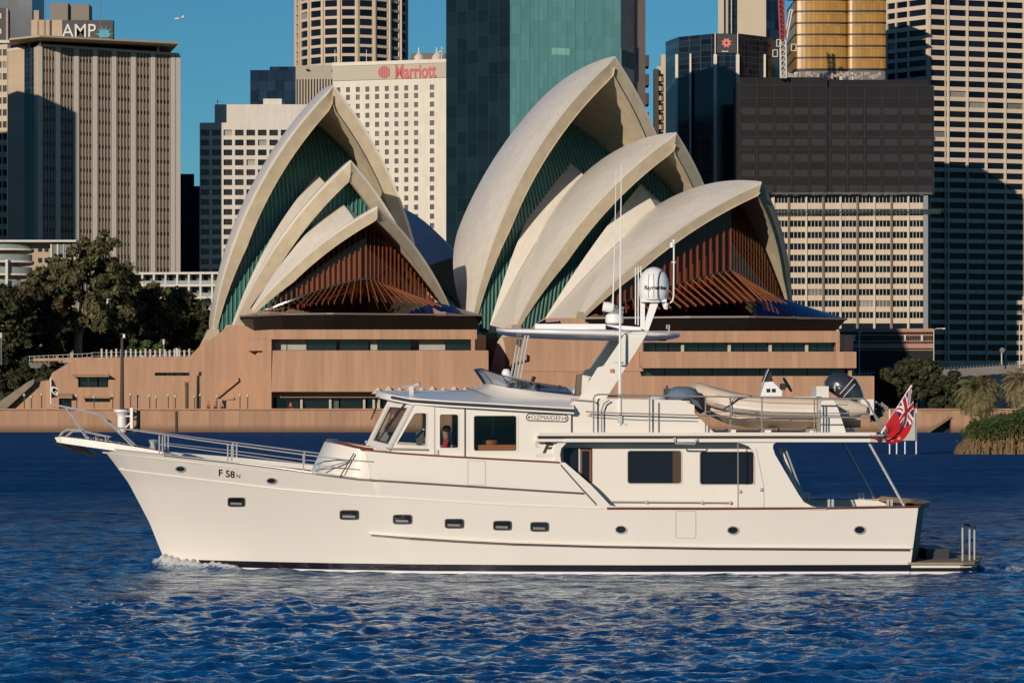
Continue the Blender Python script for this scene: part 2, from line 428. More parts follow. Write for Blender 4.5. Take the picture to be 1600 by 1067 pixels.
# ---------------------------------------------------------------- land: ground sheet, sea wall, promenade, terraces
M['granite'] = joints('pink_granite_cladding', (.42, .245, .15), 1.25, 0, .05, .84, .075, .8, stain=.45)
M['granite_low'] = joints('sea_wall_stone', (.39, .225, .138), 2.4, 0, .03, .7, .12, .85, stain=.6, tide=(.25, 1.3, (.16, .095, .05)))
M['paving'] = mat('paving', (.30, .22, .16), .9, var=.2)
M['soil'] = mat('dark_soil', (.035, .035, .02), .95, var=.3)
mb = MB(); mb.quad((-9000, 470, -.3), (9000, 470, -.3), (9000, 40000, -.3), (-9000, 40000, -.3))
structure(mb.build('ground', mat('far_ground', (.06, .06, .055), .95, var=.3, scale=.01)))
mb = MB(); mb.prism([(-400, 452, -.25), (400, 452, -.25), (400, 1500, -.25), (-400, 1500, -.25)], (0, 0, 3.6))
structure(mb.build('terrain', M['soil']))
mb = MB(); mb.prism([(-140, 438, 3.44), (86, 438, 3.44), (86, 452, 3.44), (-140, 452, 3.44)], (0, 0, .02))
structure(mb.build('promenade', M['paving']))
mb = MB(); mb.prism([(-70, 464, 3), (-52, 464, 3), (-50, 560, 3), (-125, 640, 3), (-88, 520, 3)], (0, 0, 8.6))
structure(mb.build('terrace', M['soil']))
# sea wall with its coping and the slots in it
t = thing('sea_wall', 'long pink stone sea wall along the water below the opera house', 'wall', (0, 438, 0))
mb = MB(); mb.prism([(-140, 438, -1), (86, 438, -1), (86, 438, 3.5), (-140, 438, 3.5)], (0, .8, 0)); mb.build('wall', M['granite_low'], t)
mb = MB(); mb.box2((-140, 437.7, 3.5), (86, 438.9, 3.72)); mb.build('coping', M['granite'], t)
for px in (275,):
    mb = MB(); a = xat(px, 437.6); mb.box2((a - .16, 437.8, .1), (a + .16, 438, 3.3)); mb.build('ladder', mat('dark_iron', (.03, .02, .015), .7), t)
# lower wall right of the yacht with its stair
t = thing('stone_quay', 'low sandstone quay wall with a dark stair opening right of the red flag', 'wall', (68, 436, 0))
mb = MB()
o2 = [(1300, 681), (1300, 646), (1515, 646), (1515, 681)]; h2 = [[(1452, 676), (1486, 654), (1486, 676)]]
mb.panel(o2, h2, lambda u, v, d: at(u, v, 432) + Vector((0, d, 0)), 1.2); mb.build('wall', M['granite_low'], t)
mb = MB(); mb.panel([(1450, 677), (1450, 672), (1484, 650), (1488, 652)], [], lambda u, v, d: at(u, v, 431.6) + Vector((0, d, 0)), 1.4); mb.build('stair', mat('weathered_stone', (.2, .14, .09), .9), t)
mb = MB(); mb.quad(at(1450, 680, 434.5), at(1490, 680, 434.5), at(1490, 648, 434.5), at(1450, 648, 434.5)); mb.build('recess', M['black'], t)
# ---------------------------------------------------------------- the opera house
def tile_material(name, col):
    m, nt, b = nt_of(name)
    uv = N(nt, 'ShaderNodeUVMap', uv_map='UVMap'); sp = N(nt, 'ShaderNodeSeparateXYZ'); nt.links.new(uv.outputs[0], sp.inputs[0])
    fu = mth(nt, 'FRACT', sp.outputs[0]); iu = mth(nt, 'FLOOR', sp.outputs[0])
    zig = mth(nt, 'ADD', sp.outputs[1], mth(nt, 'MULTIPLY', mth(nt, 'ABSOLUTE', mth(nt, 'SUBTRACT', fu, .5)), .8))
    fv = mth(nt, 'FRACT', zig); iv = mth(nt, 'FLOOR', zig)
    ln = mth(nt, 'MAXIMUM', mth(nt, 'LESS_THAN', fu, .05), mth(nt, 'LESS_THAN', fv, .05))
    cb = N(nt, 'ShaderNodeCombineXYZ'); nt.links.new(iu, cb.inputs[0]); nt.links.new(iv, cb.inputs[1])
    w = N(nt, 'ShaderNodeTexWhiteNoise'); nt.links.new(cb.outputs[0], w.inputs['Vector'])
    c = mixc(nt, w.outputs['Value'], tuple(x * .95 for x in col), tuple(x * 1.04 for x in col))
    c = mixc(nt, mth(nt, 'MULTIPLY', ln, .24), c, (.12, .1, .08))
    no = N(nt, 'ShaderNodeTexNoise'); no.inputs['Scale'].default_value = .12; no.inputs['Detail'].default_value = 6
    tc = N(nt, 'ShaderNodeTexCoord'); nt.links.new(tc.outputs['Object'], no.inputs['Vector'])
    k = mth(nt, 'MULTIPLY', mth(nt, 'SUBTRACT', no.outputs['Fac'], .45), 1.2); k.node.use_clamp = True
    c = mixc(nt, k, c, tuple(x * .84 for x in col))
    nt.links.new(c, b.inputs['Base Color']); b.inputs['Roughness'].default_value = .30; b.inputs['Specular IOR Level'].default_value = .5
    return m
M['tile'] = tile_material('cream_roof_tiles', (.72, .665, .575))
M['rib'] = mat('concrete_ribs', (.52, .435, .305), .85, var=.28, scale=.5, bump=.25, bscale=1.2)
M['teal_glass'] = mat('teal_glass', (.042, .175, .148), .22, var=.5, scale=.35, spec=.6)
M['teal_bar'] = mat('bronze_teal_bars', (.14, .28, .235), .5, var=.25)
M['bronze'] = mat('bronze_fins', (.36, .125, .05), .55, var=.3, scale=.8)
M['bronze_dark'] = mat('dark_bronze_fins', (.26, .09, .038), .5, var=.3)
M['timber'] = mat('interior_timber', (.27, .085, .04), .7, var=.5, scale=.5)
M['pale_timber'] = mat('pale_timber', (.42, .30, .19), .7, var=.25, scale=.6)
M['bronze_glass'] = pane_glass('bronze_glass', (.68, .47, .36), .985, fk=.3)
M['skirt_glass'] = pane_glass('skirt_glass', (.62, .42, .32), .86, .05, fk=.9)
M['dark_glass'] = mat('black_glass', (.010, .010, .012), .1, var=.4, spec=.6)

class Hall:
    def __init__(s, P1, theta):
        s.o = Vector((P1[0], P1[1], 0)); a = math.radians(theta)
        s.f = Vector((math.sin(a), -math.cos(a), 0)); s.l = Vector((math.cos(a), math.sin(a), 0))
    def w(s, sv, lv, z): return s.o + s.f * sv + s.l * lv + Vector((0, 0, z))
    def mid(s, px, py):
        k = (px - 800) / F
        sv = (k * s.o.y - s.o.x) / (s.f.x - k * s.f.y)
        Y = s.o.y + s.f.y * sv
        return Vector((sv, 0, zat(py, Y)))

R_SPH = 75.0
def centre(Fp, P, B, R, out):
    a, b = P - Fp, B - Fp; n = a.cross(b)
    cc = Fp + (n.cross(a) * b.length_squared + b.cross(n) * a.length_squared) / (2 * n.length_squared)
    h = math.sqrt(max(R * R - (cc - Fp).length_squared, 1)); n.normalize()
    return min((cc + n * h, cc - n * h), key=lambda c: (c - Fp).dot(out))
def slerp(c, a, b, t):
    u, v = a - c, b - c; w = u.angle(v)
    if w < 1e-5: return a.copy()
    return c + (u * math.sin((1 - t) * w) + v * math.sin(t * w)) / math.sin(w)
class Shell:
    """two mirrored triangles of one sphere: foot (local s,-w,z), peak and ridge back point on the hall's middle plane"""
    def __init__(s, hall, foot, peak, back, steps, R=R_SPH, n=30, m=26):
        s.hall, s.n, s.m = hall, n, m
        s.foot = Vector(foot); s.peak = Vector(peak); s.back = Vector(back); s.steps = steps; s.R = R
        s.c = centre(s.foot, s.peak, s.back, R, Vector((0, -1, .6)))
        cm = Vector((s.c.x, 0, s.c.z)); s.cm = cm
        a, b = s.peak - cm, s.back - cm
        s.a0 = math.atan2(b.z, b.x); s.a1 = math.atan2(a.z, a.x); s.rm = a.length
    def q(s, f):                       # ridge point, f=0 at the mouth
        t = s.a1 + (s.a0 - s.a1) * f
        return s.cm + Vector((math.cos(t), 0, math.sin(t))) * s.rm
    def p(s, f, t, depth=0, side=-1):
        v = slerp(s.c, s.foot, s.q(f), t)
        if depth: v = v + (s.c - v).normalized() * depth * min(1, .25 + t * 2.2)
        if v.y > 0: v.y = 0
        if side > 0: v.y = -v.y
        return v
    def thick(s, f):
        for lim, d in s.steps:
            if f <= lim: return d
        return s.steps[-1][1]
    def zin(s, sv, lv, d=1.2):
        y = -abs(lv); r2 = (s.R - d) ** 2 - (sv - s.c.x) ** 2 - (y - s.c.y) ** 2
        return s.c.z + math.sqrt(max(r2, 0))
    def build(s, parent, lip=.45):
        n, m = s.n, s.m
        W = lambda v: s.hall.w(v.x, v.y, v.z)
        verts, faces, mi, uvs = [], [], [], []
        def grid(P, mat_i, uvf=None):
            o = len(verts); a, b = len(P), len(P[0])
            for i in range(a):
                for j in range(b): verts.append(P[i][j])
            for i in range(a - 1):
                for j in range(b - 1):
                    faces.append((o + i * b + j, o + (i + 1) * b + j, o + (i + 1) * b + j + 1, o + i * b + j + 1)); mi.append(mat_i)
                    for (x, y) in ((i, j), (i + 1, j), (i + 1, j + 1), (i, j + 1)):
                        uvs.append((x / (a - 1) * 14, y / (b - 1) * 16))
        for side in (-1, 1):
            fo = [i / n for i in range(n + 1)]
            grid([[W(s.p(f, j / m, 0, side)) for j in range(m + 1)] for f in fo], 0)
            fi = []
            prev = 0
            for lim, d in s.steps:
                fi += [(prev, d), (min(lim, 1), d)]; prev = min(lim, 1)
            full = []
            for (f0, d0), (f1, d1) in zip(fi[:-1], fi[1:]):
                full.append((f0, d0))
                if f1 - f0 > .12:
                    k = int((f1 - f0) / .06)
                    full += [(f0 + (f1 - f0) * i / k, d0) for i in range(1, k)]
            full.append(fi[-1])
            grid([[W(s.p(f, j / m, d, side)) for j in range(m + 1)] for f, d in full], 1)
            d0 = s.steps[0][1]; d1 = s.steps[-1][1]
            # rim: a thin tiled lip, then the concrete face
            grid([[W(s.p(0, j / m, d, side)) for j in range(m + 1)] for d in (0, lip)], 0)
            grid([[W(s.p(0.016 * max(0, d - lip) / d0, j / m, d, side)) for j in range(m + 1)] for d in (lip, lip + .001, d0)], 1)
            grid([[W(s.p(1, j / m, d, side)) for j in range(m + 1)] for d in (0, d1)], 1)
        off = parent.location
        me = bpy.data.meshes.new('roof_shell')
        me.from_pydata([tuple(v - off) for v in verts], [], faces)
        me.materials.append(M['tile']); me.materials.append(M['rib'])
        me.polygons.foreach_set('material_index', mi)
        uvl = me.uv_layers.new(name='UVMap'); uvl.data.foreach_set('uv', [c for u in uvs for c in u])
        bm = bmesh.new(); bm.from_mesh(me)
        bmesh.ops.remove_doubles(bm, verts=bm.verts, dist=.002)
        bmesh.ops.recalc_face_normals(bm, faces=bm.faces)
        for f_ in bm.faces: f_.smooth = True
        for e in bm.edges:
            if len(e.link_faces) != 2 or e.calc_face_angle(0) > .5 or e.link_faces[0].material_index != e.link_faces[1].material_index: e.smooth = False
        bm.to_mesh(me); bm.free()
        o = bpy.data.objects.new('roof_shell', me); COL.objects.link(o); o.parent = parent
        return o
    def glass(s, parent, f=.09, f2=.50, pitch=.8, d=1.3):
        H = s.hall; m = 40
        L = [s.p(f + f2 * (j / m) ** 1.3, j / m, d, -1) for j in range(m + 1)]
        mb = MB()
        for j in range(m):
            a, b = L[j], L[j + 1]
            mb.quad(H.w(a.x, a.y, a.z), H.w(a.x, -a.y, a.z), H.w(b.x, -b.y, b.z), H.w(b.x, b.y, b.z))
        mb.build('glass_wall', M['teal_glass'], parent)
        bb = MB(); wmax = -L[0].y; l0 = -wmax + pitch
        while l0 < wmax:
            pts = [p for p in L if p.y < -abs(l0)]
            if len(pts) >= 2:
                pts = pts[::6] + [pts[-1]]
                for a, b in zip(pts[:-1], pts[1:]):
                    bb.bar(H.w(a.x + .15, l0, a.z), H.w(b.x + .15, l0, b.z), .17, .35, up=H.f)
            l0 += pitch
        bb.build('glazing_bars', M['teal_bar'], parent)

def front_glass(hall, sh, parent, nose_s, sides, zc0, zc1, lip, zlip, nose_l=0., fins=(-.95, .3)):
    """glass under the lowest shell: folded upright wall, flared skirt to a lip, bronze fins, timber foyer inside"""
    W = hall.w
    plan = [Vector((sides[0], -sides[1])), Vector((nose_s, nose_l)), Vector((sides[0], sides[1]))]
    def along(t):                                             # t in -1..1
        return plan[1].lerp(plan[0], -t) if t < 0 else plan[1].lerp(plan[2], t)
    def lipat(t):
        k = (t + 1) / 2 * (len(lip) - 1); i = min(int(k), len(lip) - 2)
        return Vector(lip[i]).lerp(Vector(lip[i + 1]), k - i)
    zc = lambda t: zc0 + (zc1 - zc0) * abs(t) ** 1.25
    n = 44
    up, sk = MB(), MB()
    T = [-1 + 2 * i / n for i in range(n + 1)]
    ztop = lambda p: max(sh.zin(p.x, p.y, 1.5), 0)
    for a, b in zip(T[:-1], T[1:]):
        p, q = along(a), along(b)
        za, zb = max(ztop(p), zc(a) + .1), max(ztop(q), zc(b) + .1)
        up.quad(W(p.x, p.y, zc(a)), W(q.x, q.y, zc(b)), W(q.x, q.y, zb), W(p.x, p.y, za))
        u, v = lipat(a), lipat(b)
        sk.quad(W(p.x, p.y, zc(a)), W(q.x, q.y, zc(b)), W(v.x, v.y, zlip), W(u.x, u.y, zlip))
    up.build('glass_wall', M['bronze_glass'], parent); sk.build('glass_skirt', M['skirt_glass'], parent)
    fin, fin2, rf = MB(), MB(), MB()
    k = 38
    for i in range(k + 1):
        t = -1 + 2 * i / k
        p = along(t); u = lipat(t); z1 = ztop(p)
        if z1 > zc(t) + .5: (fin if t <= 0 else fin2).bar(W(p.x - .25, p.y, zc(t)), W(p.x - .25, p.y, z1 - .2), .24, .45, up=hall.f)
        g0, g1 = fins; k2 = .66
        if g0 < t < g1: rf.bar(W(p.x, p.y, zc(t) + .1), W(p.x + (u.x - p.x) * k2, p.y + (u.y - p.y) * k2, zc(t) + (zlip - zc(t)) * k2 + .1), .15, .25)
    fin.build('glazing_fins', M['bronze'], parent); fin2.build('glazing_fins', M['bronze'], parent); rf.build('skirt_fins', M['bronze_dark'], parent)
    tr = MB()
    for a, b in zip(T[:-1], T[1:]):
        p, q = along(a), along(b); tr.bar(W(p.x + .1, p.y, zc(a)), W(q.x + .1, q.y, zc(b)), .35, .3)
    tr.build('transom', M['dark_glass'], parent)
    ib, il, ik = MB(), MB(), MB()                                        # foyer wall and the hall's timber underside
    for a, b in zip(T[:-1], T[1:]):
        p, q = along(a) * 1, along(b) * 1
        p = Vector((p.x - 5, p.y * .92)); q = Vector((q.x - 5, q.y * .92))
        za, zb = ztop(p) - .3, ztop(q) - .3
        hi = lambda z, zz: zz + (z - zz) * .55
        z0a, z0b = zc(a) - 2, zc(b) - 2
        if za > z0a and zb > z0b:
            il.quad(W(p.x, p.y, z0a), W(q.x, q.y, z0b), W(q.x, q.y, hi(zb, z0b)), W(p.x, p.y, hi(za, z0a)))
            ib.quad(W(p.x - 2, p.y, z0a), W(q.x - 2, q.y, z0b), W(q.x - 2, q.y, zb), W(p.x - 2, p.y, za))
        u, v = lipat(a), lipat(b)
        ik.quad(W(p.x, p.y, z0a), W(q.x, q.y, z0b), W(v.x - 3.5, v.y * .9, zlip - 1.2), W(u.x - 3.5, u.y * .9, zlip - 1.2))
    if nose_l:
        pl = MB()
        for a, b in zip(T[:-1], T[1:]):
            if b > -.02 or a < -.72: continue
            p, q = along(a), along(b); za, zb = zc(a), zc(b)
            ha = za + max(0, ztop(p) - za) * .62; hb = zb + max(0, ztop(q) - zb) * .62
            pl.quad(W(p.x - .9, p.y, za), W(q.x - .9, q.y, zb), W(q.x - .9, q.y, hb), W(p.x - .9, p.y, ha))
        pl.build('blind', M['pale_timber'], parent)
    il.build('foyer_panelling', M['timber'], parent); ib.build('foyer_wall', M['timber'], parent); ik.build('foyer_floor', mat('dark_foyer', (.11, .038, .022), .7, var=.4), parent)
    e, g = MB(), MB()
    for a, b in zip(T[:-1], T[1:]):
        u, v = lipat(a), lipat(b)
        e.bar(W(u.x, u.y, zlip), W(v.x, v.y, zlip), .3, .28)
        g.quad(W(u.x - .2, u.y, zlip - .15), W(v.x - .2, v.y, zlip - .15), W(v.x - 3.4, v.y * .93, zlip - 3.2), W(u.x - 3.4, u.y * .93, zlip - 3.2))
    e.build('skirt_edge', mat('skirt_edge', (.16, .12, .1), .4), parent); g.build('lower_glass', M['dark_glass'], parent)

STEPS = [(.03, 2.7), (.085, 2.5), (.15, 1.7), (.23, 1.1), (1., .8)]
STEPS3 = [(.025, 2.1), (.06, 1.7), (.10, 1.3), (.15, .95), (1., .6)]
def build_hall(label, P1, theta, peaks, feet, tips, joints_, back1, rear, fg, lerp=.42, f2=.40):
    H = Hall((xat(P1[0], 500), 500), theta)
    t = thing('opera_hall', label, 'concert hall', H.w(0, 0, 0))
    pk = [H.mid(*p) for p in peaks]
    Jn = [H.mid(*p) for p in joints_]; Tp = [H.mid(*p) for p in tips]
    backs = [H.mid(*back1) if len(back1) == 2 else Vector(back1), Jn[0], Jn[1]]
    sh = [Shell(H, feet[i], pk[i], backs[i], STEPS if i < 2 else STEPS3) for i in range(3)]
    for s in sh: s.build(t)
    sh[0].glass(t, d=1.7, f2=f2); sh[1].glass(t, d=1.7, f2=f2)
    for i in range(2):
        fo = Vector(feet[i]).lerp(Vector(feet[i + 1]), lerp)
        Shell(H, fo, Tp[i], Jn[i] - Vector((0, 0, .25)), [(.05, .9), (1., .5)], R=95., n=14).build(t, lip=.2)
        rs = Shell(H, fo, Tp[i], Jn[i] - Vector((0, 0, .25)), [(.05, .9), (1., .5)], R=95., n=14)
        mb = MB()
        for sd in (-1, 1):
            A = [H.w(*sh[i + 1].p(1, j / 24, .3, sd)) for j in range(25)]; B = [H.w(*rs.p(1, j / 24, .1, sd)) for j in range(25)]
            mb.loft([A, B], False)
        mb.build('side_shell', M['tile'], t, smooth=True)
    r = Shell(H, rear[0], rear[1], H.mid(*rear[2]) if rear[2] else backs[0], [(.05, 1.6), (1., .9)], n=20); r.build(t)
    for f in feet + [rear[0]]:
        for sg in (-1, 1):
            mb = MB(); x, l, z = f; l = -l if sg > 0 else l
            mb.loft([[H.w(x + dx * k + o, l + dy * k * 1.0 + sg * g, zz) for dx, dy in ((-1, -1), (1, -1), (1, 1), (-1, 1))]
                     for k, zz, o, g in ((2.0, z - 7, -1.0, .8), (1.5, z - 1.5, -.5, .3), (.9, z + 1.6, 0, -.4))], True, True, True)
            mb.build('pedestal', M['rib'], t)
    front_glass(H, sh[2], t, **fg)
    return H, sh, t

HR, SR, TR = build_hall('larger opera hall with overlapping cream tiled shells, right of the other hall', (961, 88), 34,
    [(961, 88), (1057, 207), (1190, 284)],
    [(-9.5, -25, 17.5), (3.8, -25, 16.8), (21.5, -23.7, 18.5)],
    [(875, 243), (1001, 288)], [(912, 272), (1025, 322)], (752, 302),
    ((-76, -25, 16), (-104, 0, 46), (714, 400)),
    dict(nose_s=33.6, sides=(24, 19.5), zc0=27.2, zc1=20.6, lip=[(26, -25), (40, -14), (47, -6), (47.5, 4), (47, 14.5), (30, 25)], zlip=18.9))
HL, SL, TL = build_hall('smaller opera hall of pointed cream shells nearer the fig trees', (521, 133), 18,
    [(521, 133), (548, 250), (590, 322)],
    [(-9.3, -20.5, 16.5), (2, -19.5, 17), (13.4, -19, 19.5)],
    [(495, 273), (530, 313)], [(512, 290), (556, 345)], (-52, 0, 32),
    ((-62, -13, 14), (-78, 0, 30), None),
    dict(nose_s=22.8, sides=(15, 16), zc0=26.2, zc1=21.0, lip=[(15, -20.5), (27, -16), (33, -9), (34, 5), (33, 18.5), (20, 20.5)], zlip=19.7, nose_l=.001, fins=(-.55, .5)), lerp=.95, f2=.24)

# ---- podium: the granite base both halls stand on
def flat(Y, dy=0): return lambda u, v, d: at(u, v, Y) + Vector((0, d, 0))
def rect(a, b, c, d): return [(a, d), (c, d), (c, b), (a, b)]
def wall(parent, outline, holes, Y, thick=.9, m=None, name='wall'):
    mb = MB(); mb.panel(outline, holes, flat(Y), thick); return mb.build(name, m or M['granite'], parent)
def glaz(parent, a, b, c, d, Y, n=1, m=None, gap=.25):
    for i in range(n):
        x0 = a + (c - a) * i / n; x1 = a + (c - a) * (i + 1) / n
        mb = MB(); p, q = at(x0, d, Y), at(x1, b, Y)
        mb.box2((p.x + (gap / 2 if i else 0), Y, p.z), (q.x - gap / 2, Y + .15, q.z)); mb.build('window', m or M['dark_glass'], parent)

pod = thing('opera_podium', 'stepped pink granite base beneath the two shell roofed halls', 'podium', (-15, 456, 3.5))
M['granite_shade'] = M['granite']
mb = MB()                                                            # the solid body behind the faces
for pl, z in (([(-48, 470), (-44, 462), (-8, 462), (-4.5, 478), (-14, 560), (-58, 590), (-51, 500)], 16.4),
              ([(3, 466), (8, 457), (51, 457), (58, 470), (40, 560), (-5, 600), (-12, 520)], 16.2),
              ([(-14, 500), (6, 500), (0, 600), (-20, 600)], 13)):
    mb.prism([(x, y, 3.4) for x, y in pl], (0, 0, z - 3.4))
mb.build('core', M['granite'], pod)
# left block
wall(pod, [(392, 530), (392, 517), (425, 515), (745, 515), (745, 530)], [], 454.5, 3, name='fascia')
wall(pod, [(386, 548), (386, 520), (424, 520), (424, 548)], [], 454.6, 3); wall(pod, rect(736, 530, 742, 548), [], 454.6, 8)
for a, b, m in ((425, 448, 'pale'), (449, 479, 'pale'), (480, 526, 0), (531, 576, 0), (579, 590, 'pale'), (591, 642, 0), (655, 696, 'pale'), (697, 735, 0)):
    glaz(pod, a, 530, b, 547, 457.5, 1, mat('lit_blinds', (.32, .31, .27), .4, var=.2) if m else None, .1)
wall(pod, [(424, 612), (426, 547.5), (763, 547.5), (763, 604), (755, 612)], [], 451, 12)
mb = MB(); p = at(410, 640, 452); mb.panel([(410, 640), (410, 547.5), (424, 547.5), (424, 640)], [], flat(451.4), 10); mb.build('pier', M['granite'], pod)
for i, (a, b) in enumerate(((411, 418), (420, 430), (432, 468), (474, 514), (518, 530), (532, 566))):
    glaz(pod, a, 620, b, 640, 456, 1, mat('cafe_glass', (.09, .10, .09), .15, var=.4) if i in (0, 1, 4) else None, .15)
wall(pod, rect(424, 612, 763, 621), [], 454, 2, name='soffit_beam'); wall(pod, rect(568, 620, 800, 641), [], 458.5, .8, M['dark_glass'], 'shopfront')
for px in (471, 516, 569, 584, 592):
    mb = MB(); a = xat(px, 455.4); mb.box2((a - .2, 455.2, 3.5), (a + .2, 455.6, zat(617, 455.4))); mb.build('column', mat('pale_column', (.42, .38, .31), .6), pod)
# sloping shoulder left of the block
wall(pod, [(296, 642), (296, 566), (318, 540), (330, 530), (359, 508), (381, 508), (398, 517), (426, 516), (426, 642)], [], 457.2, 6)
wall(pod, [(340, 621), (404, 549), (412, 549), (412, 642), (340, 642)], [], 455.6, 1.6, name='stair_wall')
wall(pod, [(334, 619), (372, 590), (373, 595), (340, 622)], [], 455.0, .7, name='stair_parapet')
mb = MB(); mb.box2(tuple(at(355, 624, 455.2)), tuple(at(366, 621, 455.9))); mb.build('awning', M['granite'], pod)
# low wing on the left
wing = thing('podium_wing', 'low pink granite wing with slit windows below the fig trees', 'building', (-68, 458, 3.5))
wall(wing, [(2, 642), (2, 636), (48, 598), (76, 594), (82, 582), (114, 563), (330, 561), (330, 642)],
     [rect(122, 588, 169, 605), rect(133, 622, 172, 628), rect(92, 622, 112, 641), rect(242, 582, 318, 587)], 459, 1.2)
glaz(wing, 122, 588, 169, 605, 459.9, 3); glaz(wing, 133, 622, 172, 628, 459.9, 1); glaz(wing, 92, 622, 112, 641, 459.9, 1); glaz(wing, 242, 582, 318, 587, 459.9, 5)
mb = MB(); mb.prism([at(104, 587, 458.9), at(170, 587, 458.9), at(168, 570, 459.02), at(122, 570, 459.02)], (0, 0.05, 0)); mb.prism([at(113, 588.6, 457.2), at(170, 588.6, 457.2), at(170, 587, 458.99), at(113, 587, 458.99)], (0, 0, .2)); mb.build('awning', M['granite'], wing)
mb = MB(); mb.prism([at(88, 622, 457.6), at(113, 622, 457.6), at(113, 616, 458.99), at(88, 616, 458.99)], (0, 0, .2)); mb.build('awning', M['granite'], wing)
mb = MB(); mb.prism([at(128, 622, 458.2), at(173, 622, 458.2), at(173, 621, 458.99), at(128, 621, 458.99)], (0, 0, .2)); mb.build('awning', M['granite'], wing)
mb = MB(); mb.panel([(-14, 640), (-10, 634), (44, 596), (54, 592), (52, 600), (8, 640)], [], flat(457.4), 1.6); mb.build('stair', mat('worn_stair', (.22, .18, .13), .9, var=.3), wing)
mb = MB(); mb.panel([(296, 561.5), (300, 553), (322, 531), (330, 531), (330, 561.5)], [], flat(459.5), 1.); mb.build('parapet', M['granite'], wing)
# right block
wall(pod, [(806, 580), (812, 546), (822, 525), (836, 506), (850, 497), (905, 497), (932, 512), (960, 517), (1312, 517), (1312, 535), (1004, 535), (1004, 580)], [], 450.5, 5)
wall(pod, rect(1306, 535, 1312, 550), [], 450.6, 5, name='jamb'); wall(pod, [(1000, 580), (1000, 535), (1005, 535), (1005, 580)], [], 450.6, 5, name='jamb')
xs = [1005, 1064, 1069, 1137, 1142, 1201, 1206, 1258, 1263, 1305]
for a, b in zip(xs[0::2], xs[1::2]): glaz(pod, a, 535, b, 549.5, 453.2, 3, None, .12)
for px in (1066.5, 1139.5, 1203.5, 1260.5):
    mb = MB(); a = xat(px, 452); mb.box2((a - .25, 452, zat(549.5, 452)), (a + .25, 452.8, zat(535, 452))); mb.build('column', mat('pale_column', (.42, .38, .31), .6), pod)
wall(pod, [(1000, 571), (1000, 549.5), (1338, 549.5), (1338, 575), (1004, 575)], [], 447.5, 9)
glaz(pod, 1001, 575, 1336, 588, 452, 9, mat('long_window', (.03, .035, .03), .1, var=.6), .12)
wall(pod, rect(1326, 575, 1331, 588), [], 449, 2, name='jamb')
wall(pod, [(800, 642), (804, 580.5), (1000, 580.5), (1002, 587.5), (1366, 587.5), (1366, 642)], [], 448.6, 9)
mb = MB(); mb.panel([(803, 567), (805, 553), (823, 553), (823, 562)], [], flat(449.4), 3); mb.build('awning', M['granite'], pod)
# ---------------------------------------------------------------- the city behind
M['amp_tan'] = joints('tan_stone', (.47, .36, .25), 60, 3.9, .002, .8, .05, .8, stain=.2)
M['amp_spandrel'] = mat('brown_spandrel', (.17, .125, .085), .5, var=.4, scale=.25)
M['pale_pier'] = mat('pale_pier', (.56, .51, .44), .7, var=.1)
M['navy'] = glassgrid('navy_curtain_wall', (.012, .026, .055), 3.0, 3.7, .05, (.006, .008, .012), .6, .15, spec=.35)
M['black_glass_wall'] = glassgrid('black_curtain_wall', (.010, .016, .030), 1.9, 1.9, .08, (.05, .05, .055), .6, .1, spec=.4)
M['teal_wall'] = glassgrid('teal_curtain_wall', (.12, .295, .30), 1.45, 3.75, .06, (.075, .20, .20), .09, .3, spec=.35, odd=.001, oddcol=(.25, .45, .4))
M['teal_shaded'] = glassgrid('shaded_teal_curtain_wall', (.010, .024, .032), 1.6, 3.75, .06, (.014, .032, .04), .3, .2, spec=.2)  # darker glass colour stands in for this side's shade and dim reflection
M['pink_tan'] = mat('pinkish_concrete', (.40, .28, .21), .8, var=.1, scale=.1)
M['cream_wall'] = joints('cream_hotel_wall', (.68, .63, .54), 3.0, 3.2, .012, .85, .03, .8, stain=.12)
M['white_conc'] = joints('white_concrete', (.60, .56, .50), 3.4, 0, .02, .85, .04, .8, stain=.2)
M['tan_conc'] = mat('tan_concrete', (.50, .42, .31), .8, var=.1, scale=.2)
M['round_conc'] = mat('warm_tower_concrete', (.52, .43, .32), .8, var=.08, scale=.2)
M['gold'] = glassgrid('gold_panels', (.47, .25, .055), 1.2, 3.65, .05, (.09, .05, .02), .16, .32, skew=1.1, spec=.5)
M['net'] = mat('black_scaffold_net', (.0085, .0085, .0105), .9, var=.8, scale=.12)
M['net_faint'] = mat('netted_wall', (.026, .025, .028), .9, var=.5, scale=.3)
M['roof_grey'] = mat('roof_grey', (.16, .15, .14), .9, var=.2)
M['sign_dark'] = mat('charcoal_sign', (.028, .028, .034), .6, var=.15)
M['pane_blue'] = mat('blue_black_window', (.005, .008, .016), .15, var=.4, spec=.2, objvar=.6)
M['pane_brown'] = mat('brown_black_window', (.022, .017, .013), .15, var=.4, spec=.4, objvar=.6)
M['curtained'] = mat('curtained_window', (.014, .012, .010), .3, var=.4, spec=.2, objvar=.6)

WR = random.Random(12)
class Face:
    """one upright facade: origin at its lower left corner, u to the right, out towards the harbour"""
    def __init__(s, a, b, z0, z1):
        s.a = Vector((a[0], a[1], 0)); d = Vector((b[0] - a[0], b[1] - a[1], 0)); s.w = d.length; s.u = d.normalized()
        s.n = Vector((s.u.y, -s.u.x, 0)); s.z0, s.z1 = z0, z1
    def p(s, u, z, d=0): return s.a + s.u * u + s.n * d + Vector((0, 0, z))
    def slab(s, mb, u0, u1, za, zb, d0, d1):
        P = [s.p(u, z, d) for u in (u0, u1) for d in (d0, d1) for z in (za, zb)]
        mb.add(P, [(0, 1, 3, 2), (4, 6, 7, 5), (0, 4, 5, 1), (2, 3, 7, 6), (0, 2, 6, 4), (1, 5, 7, 3)])

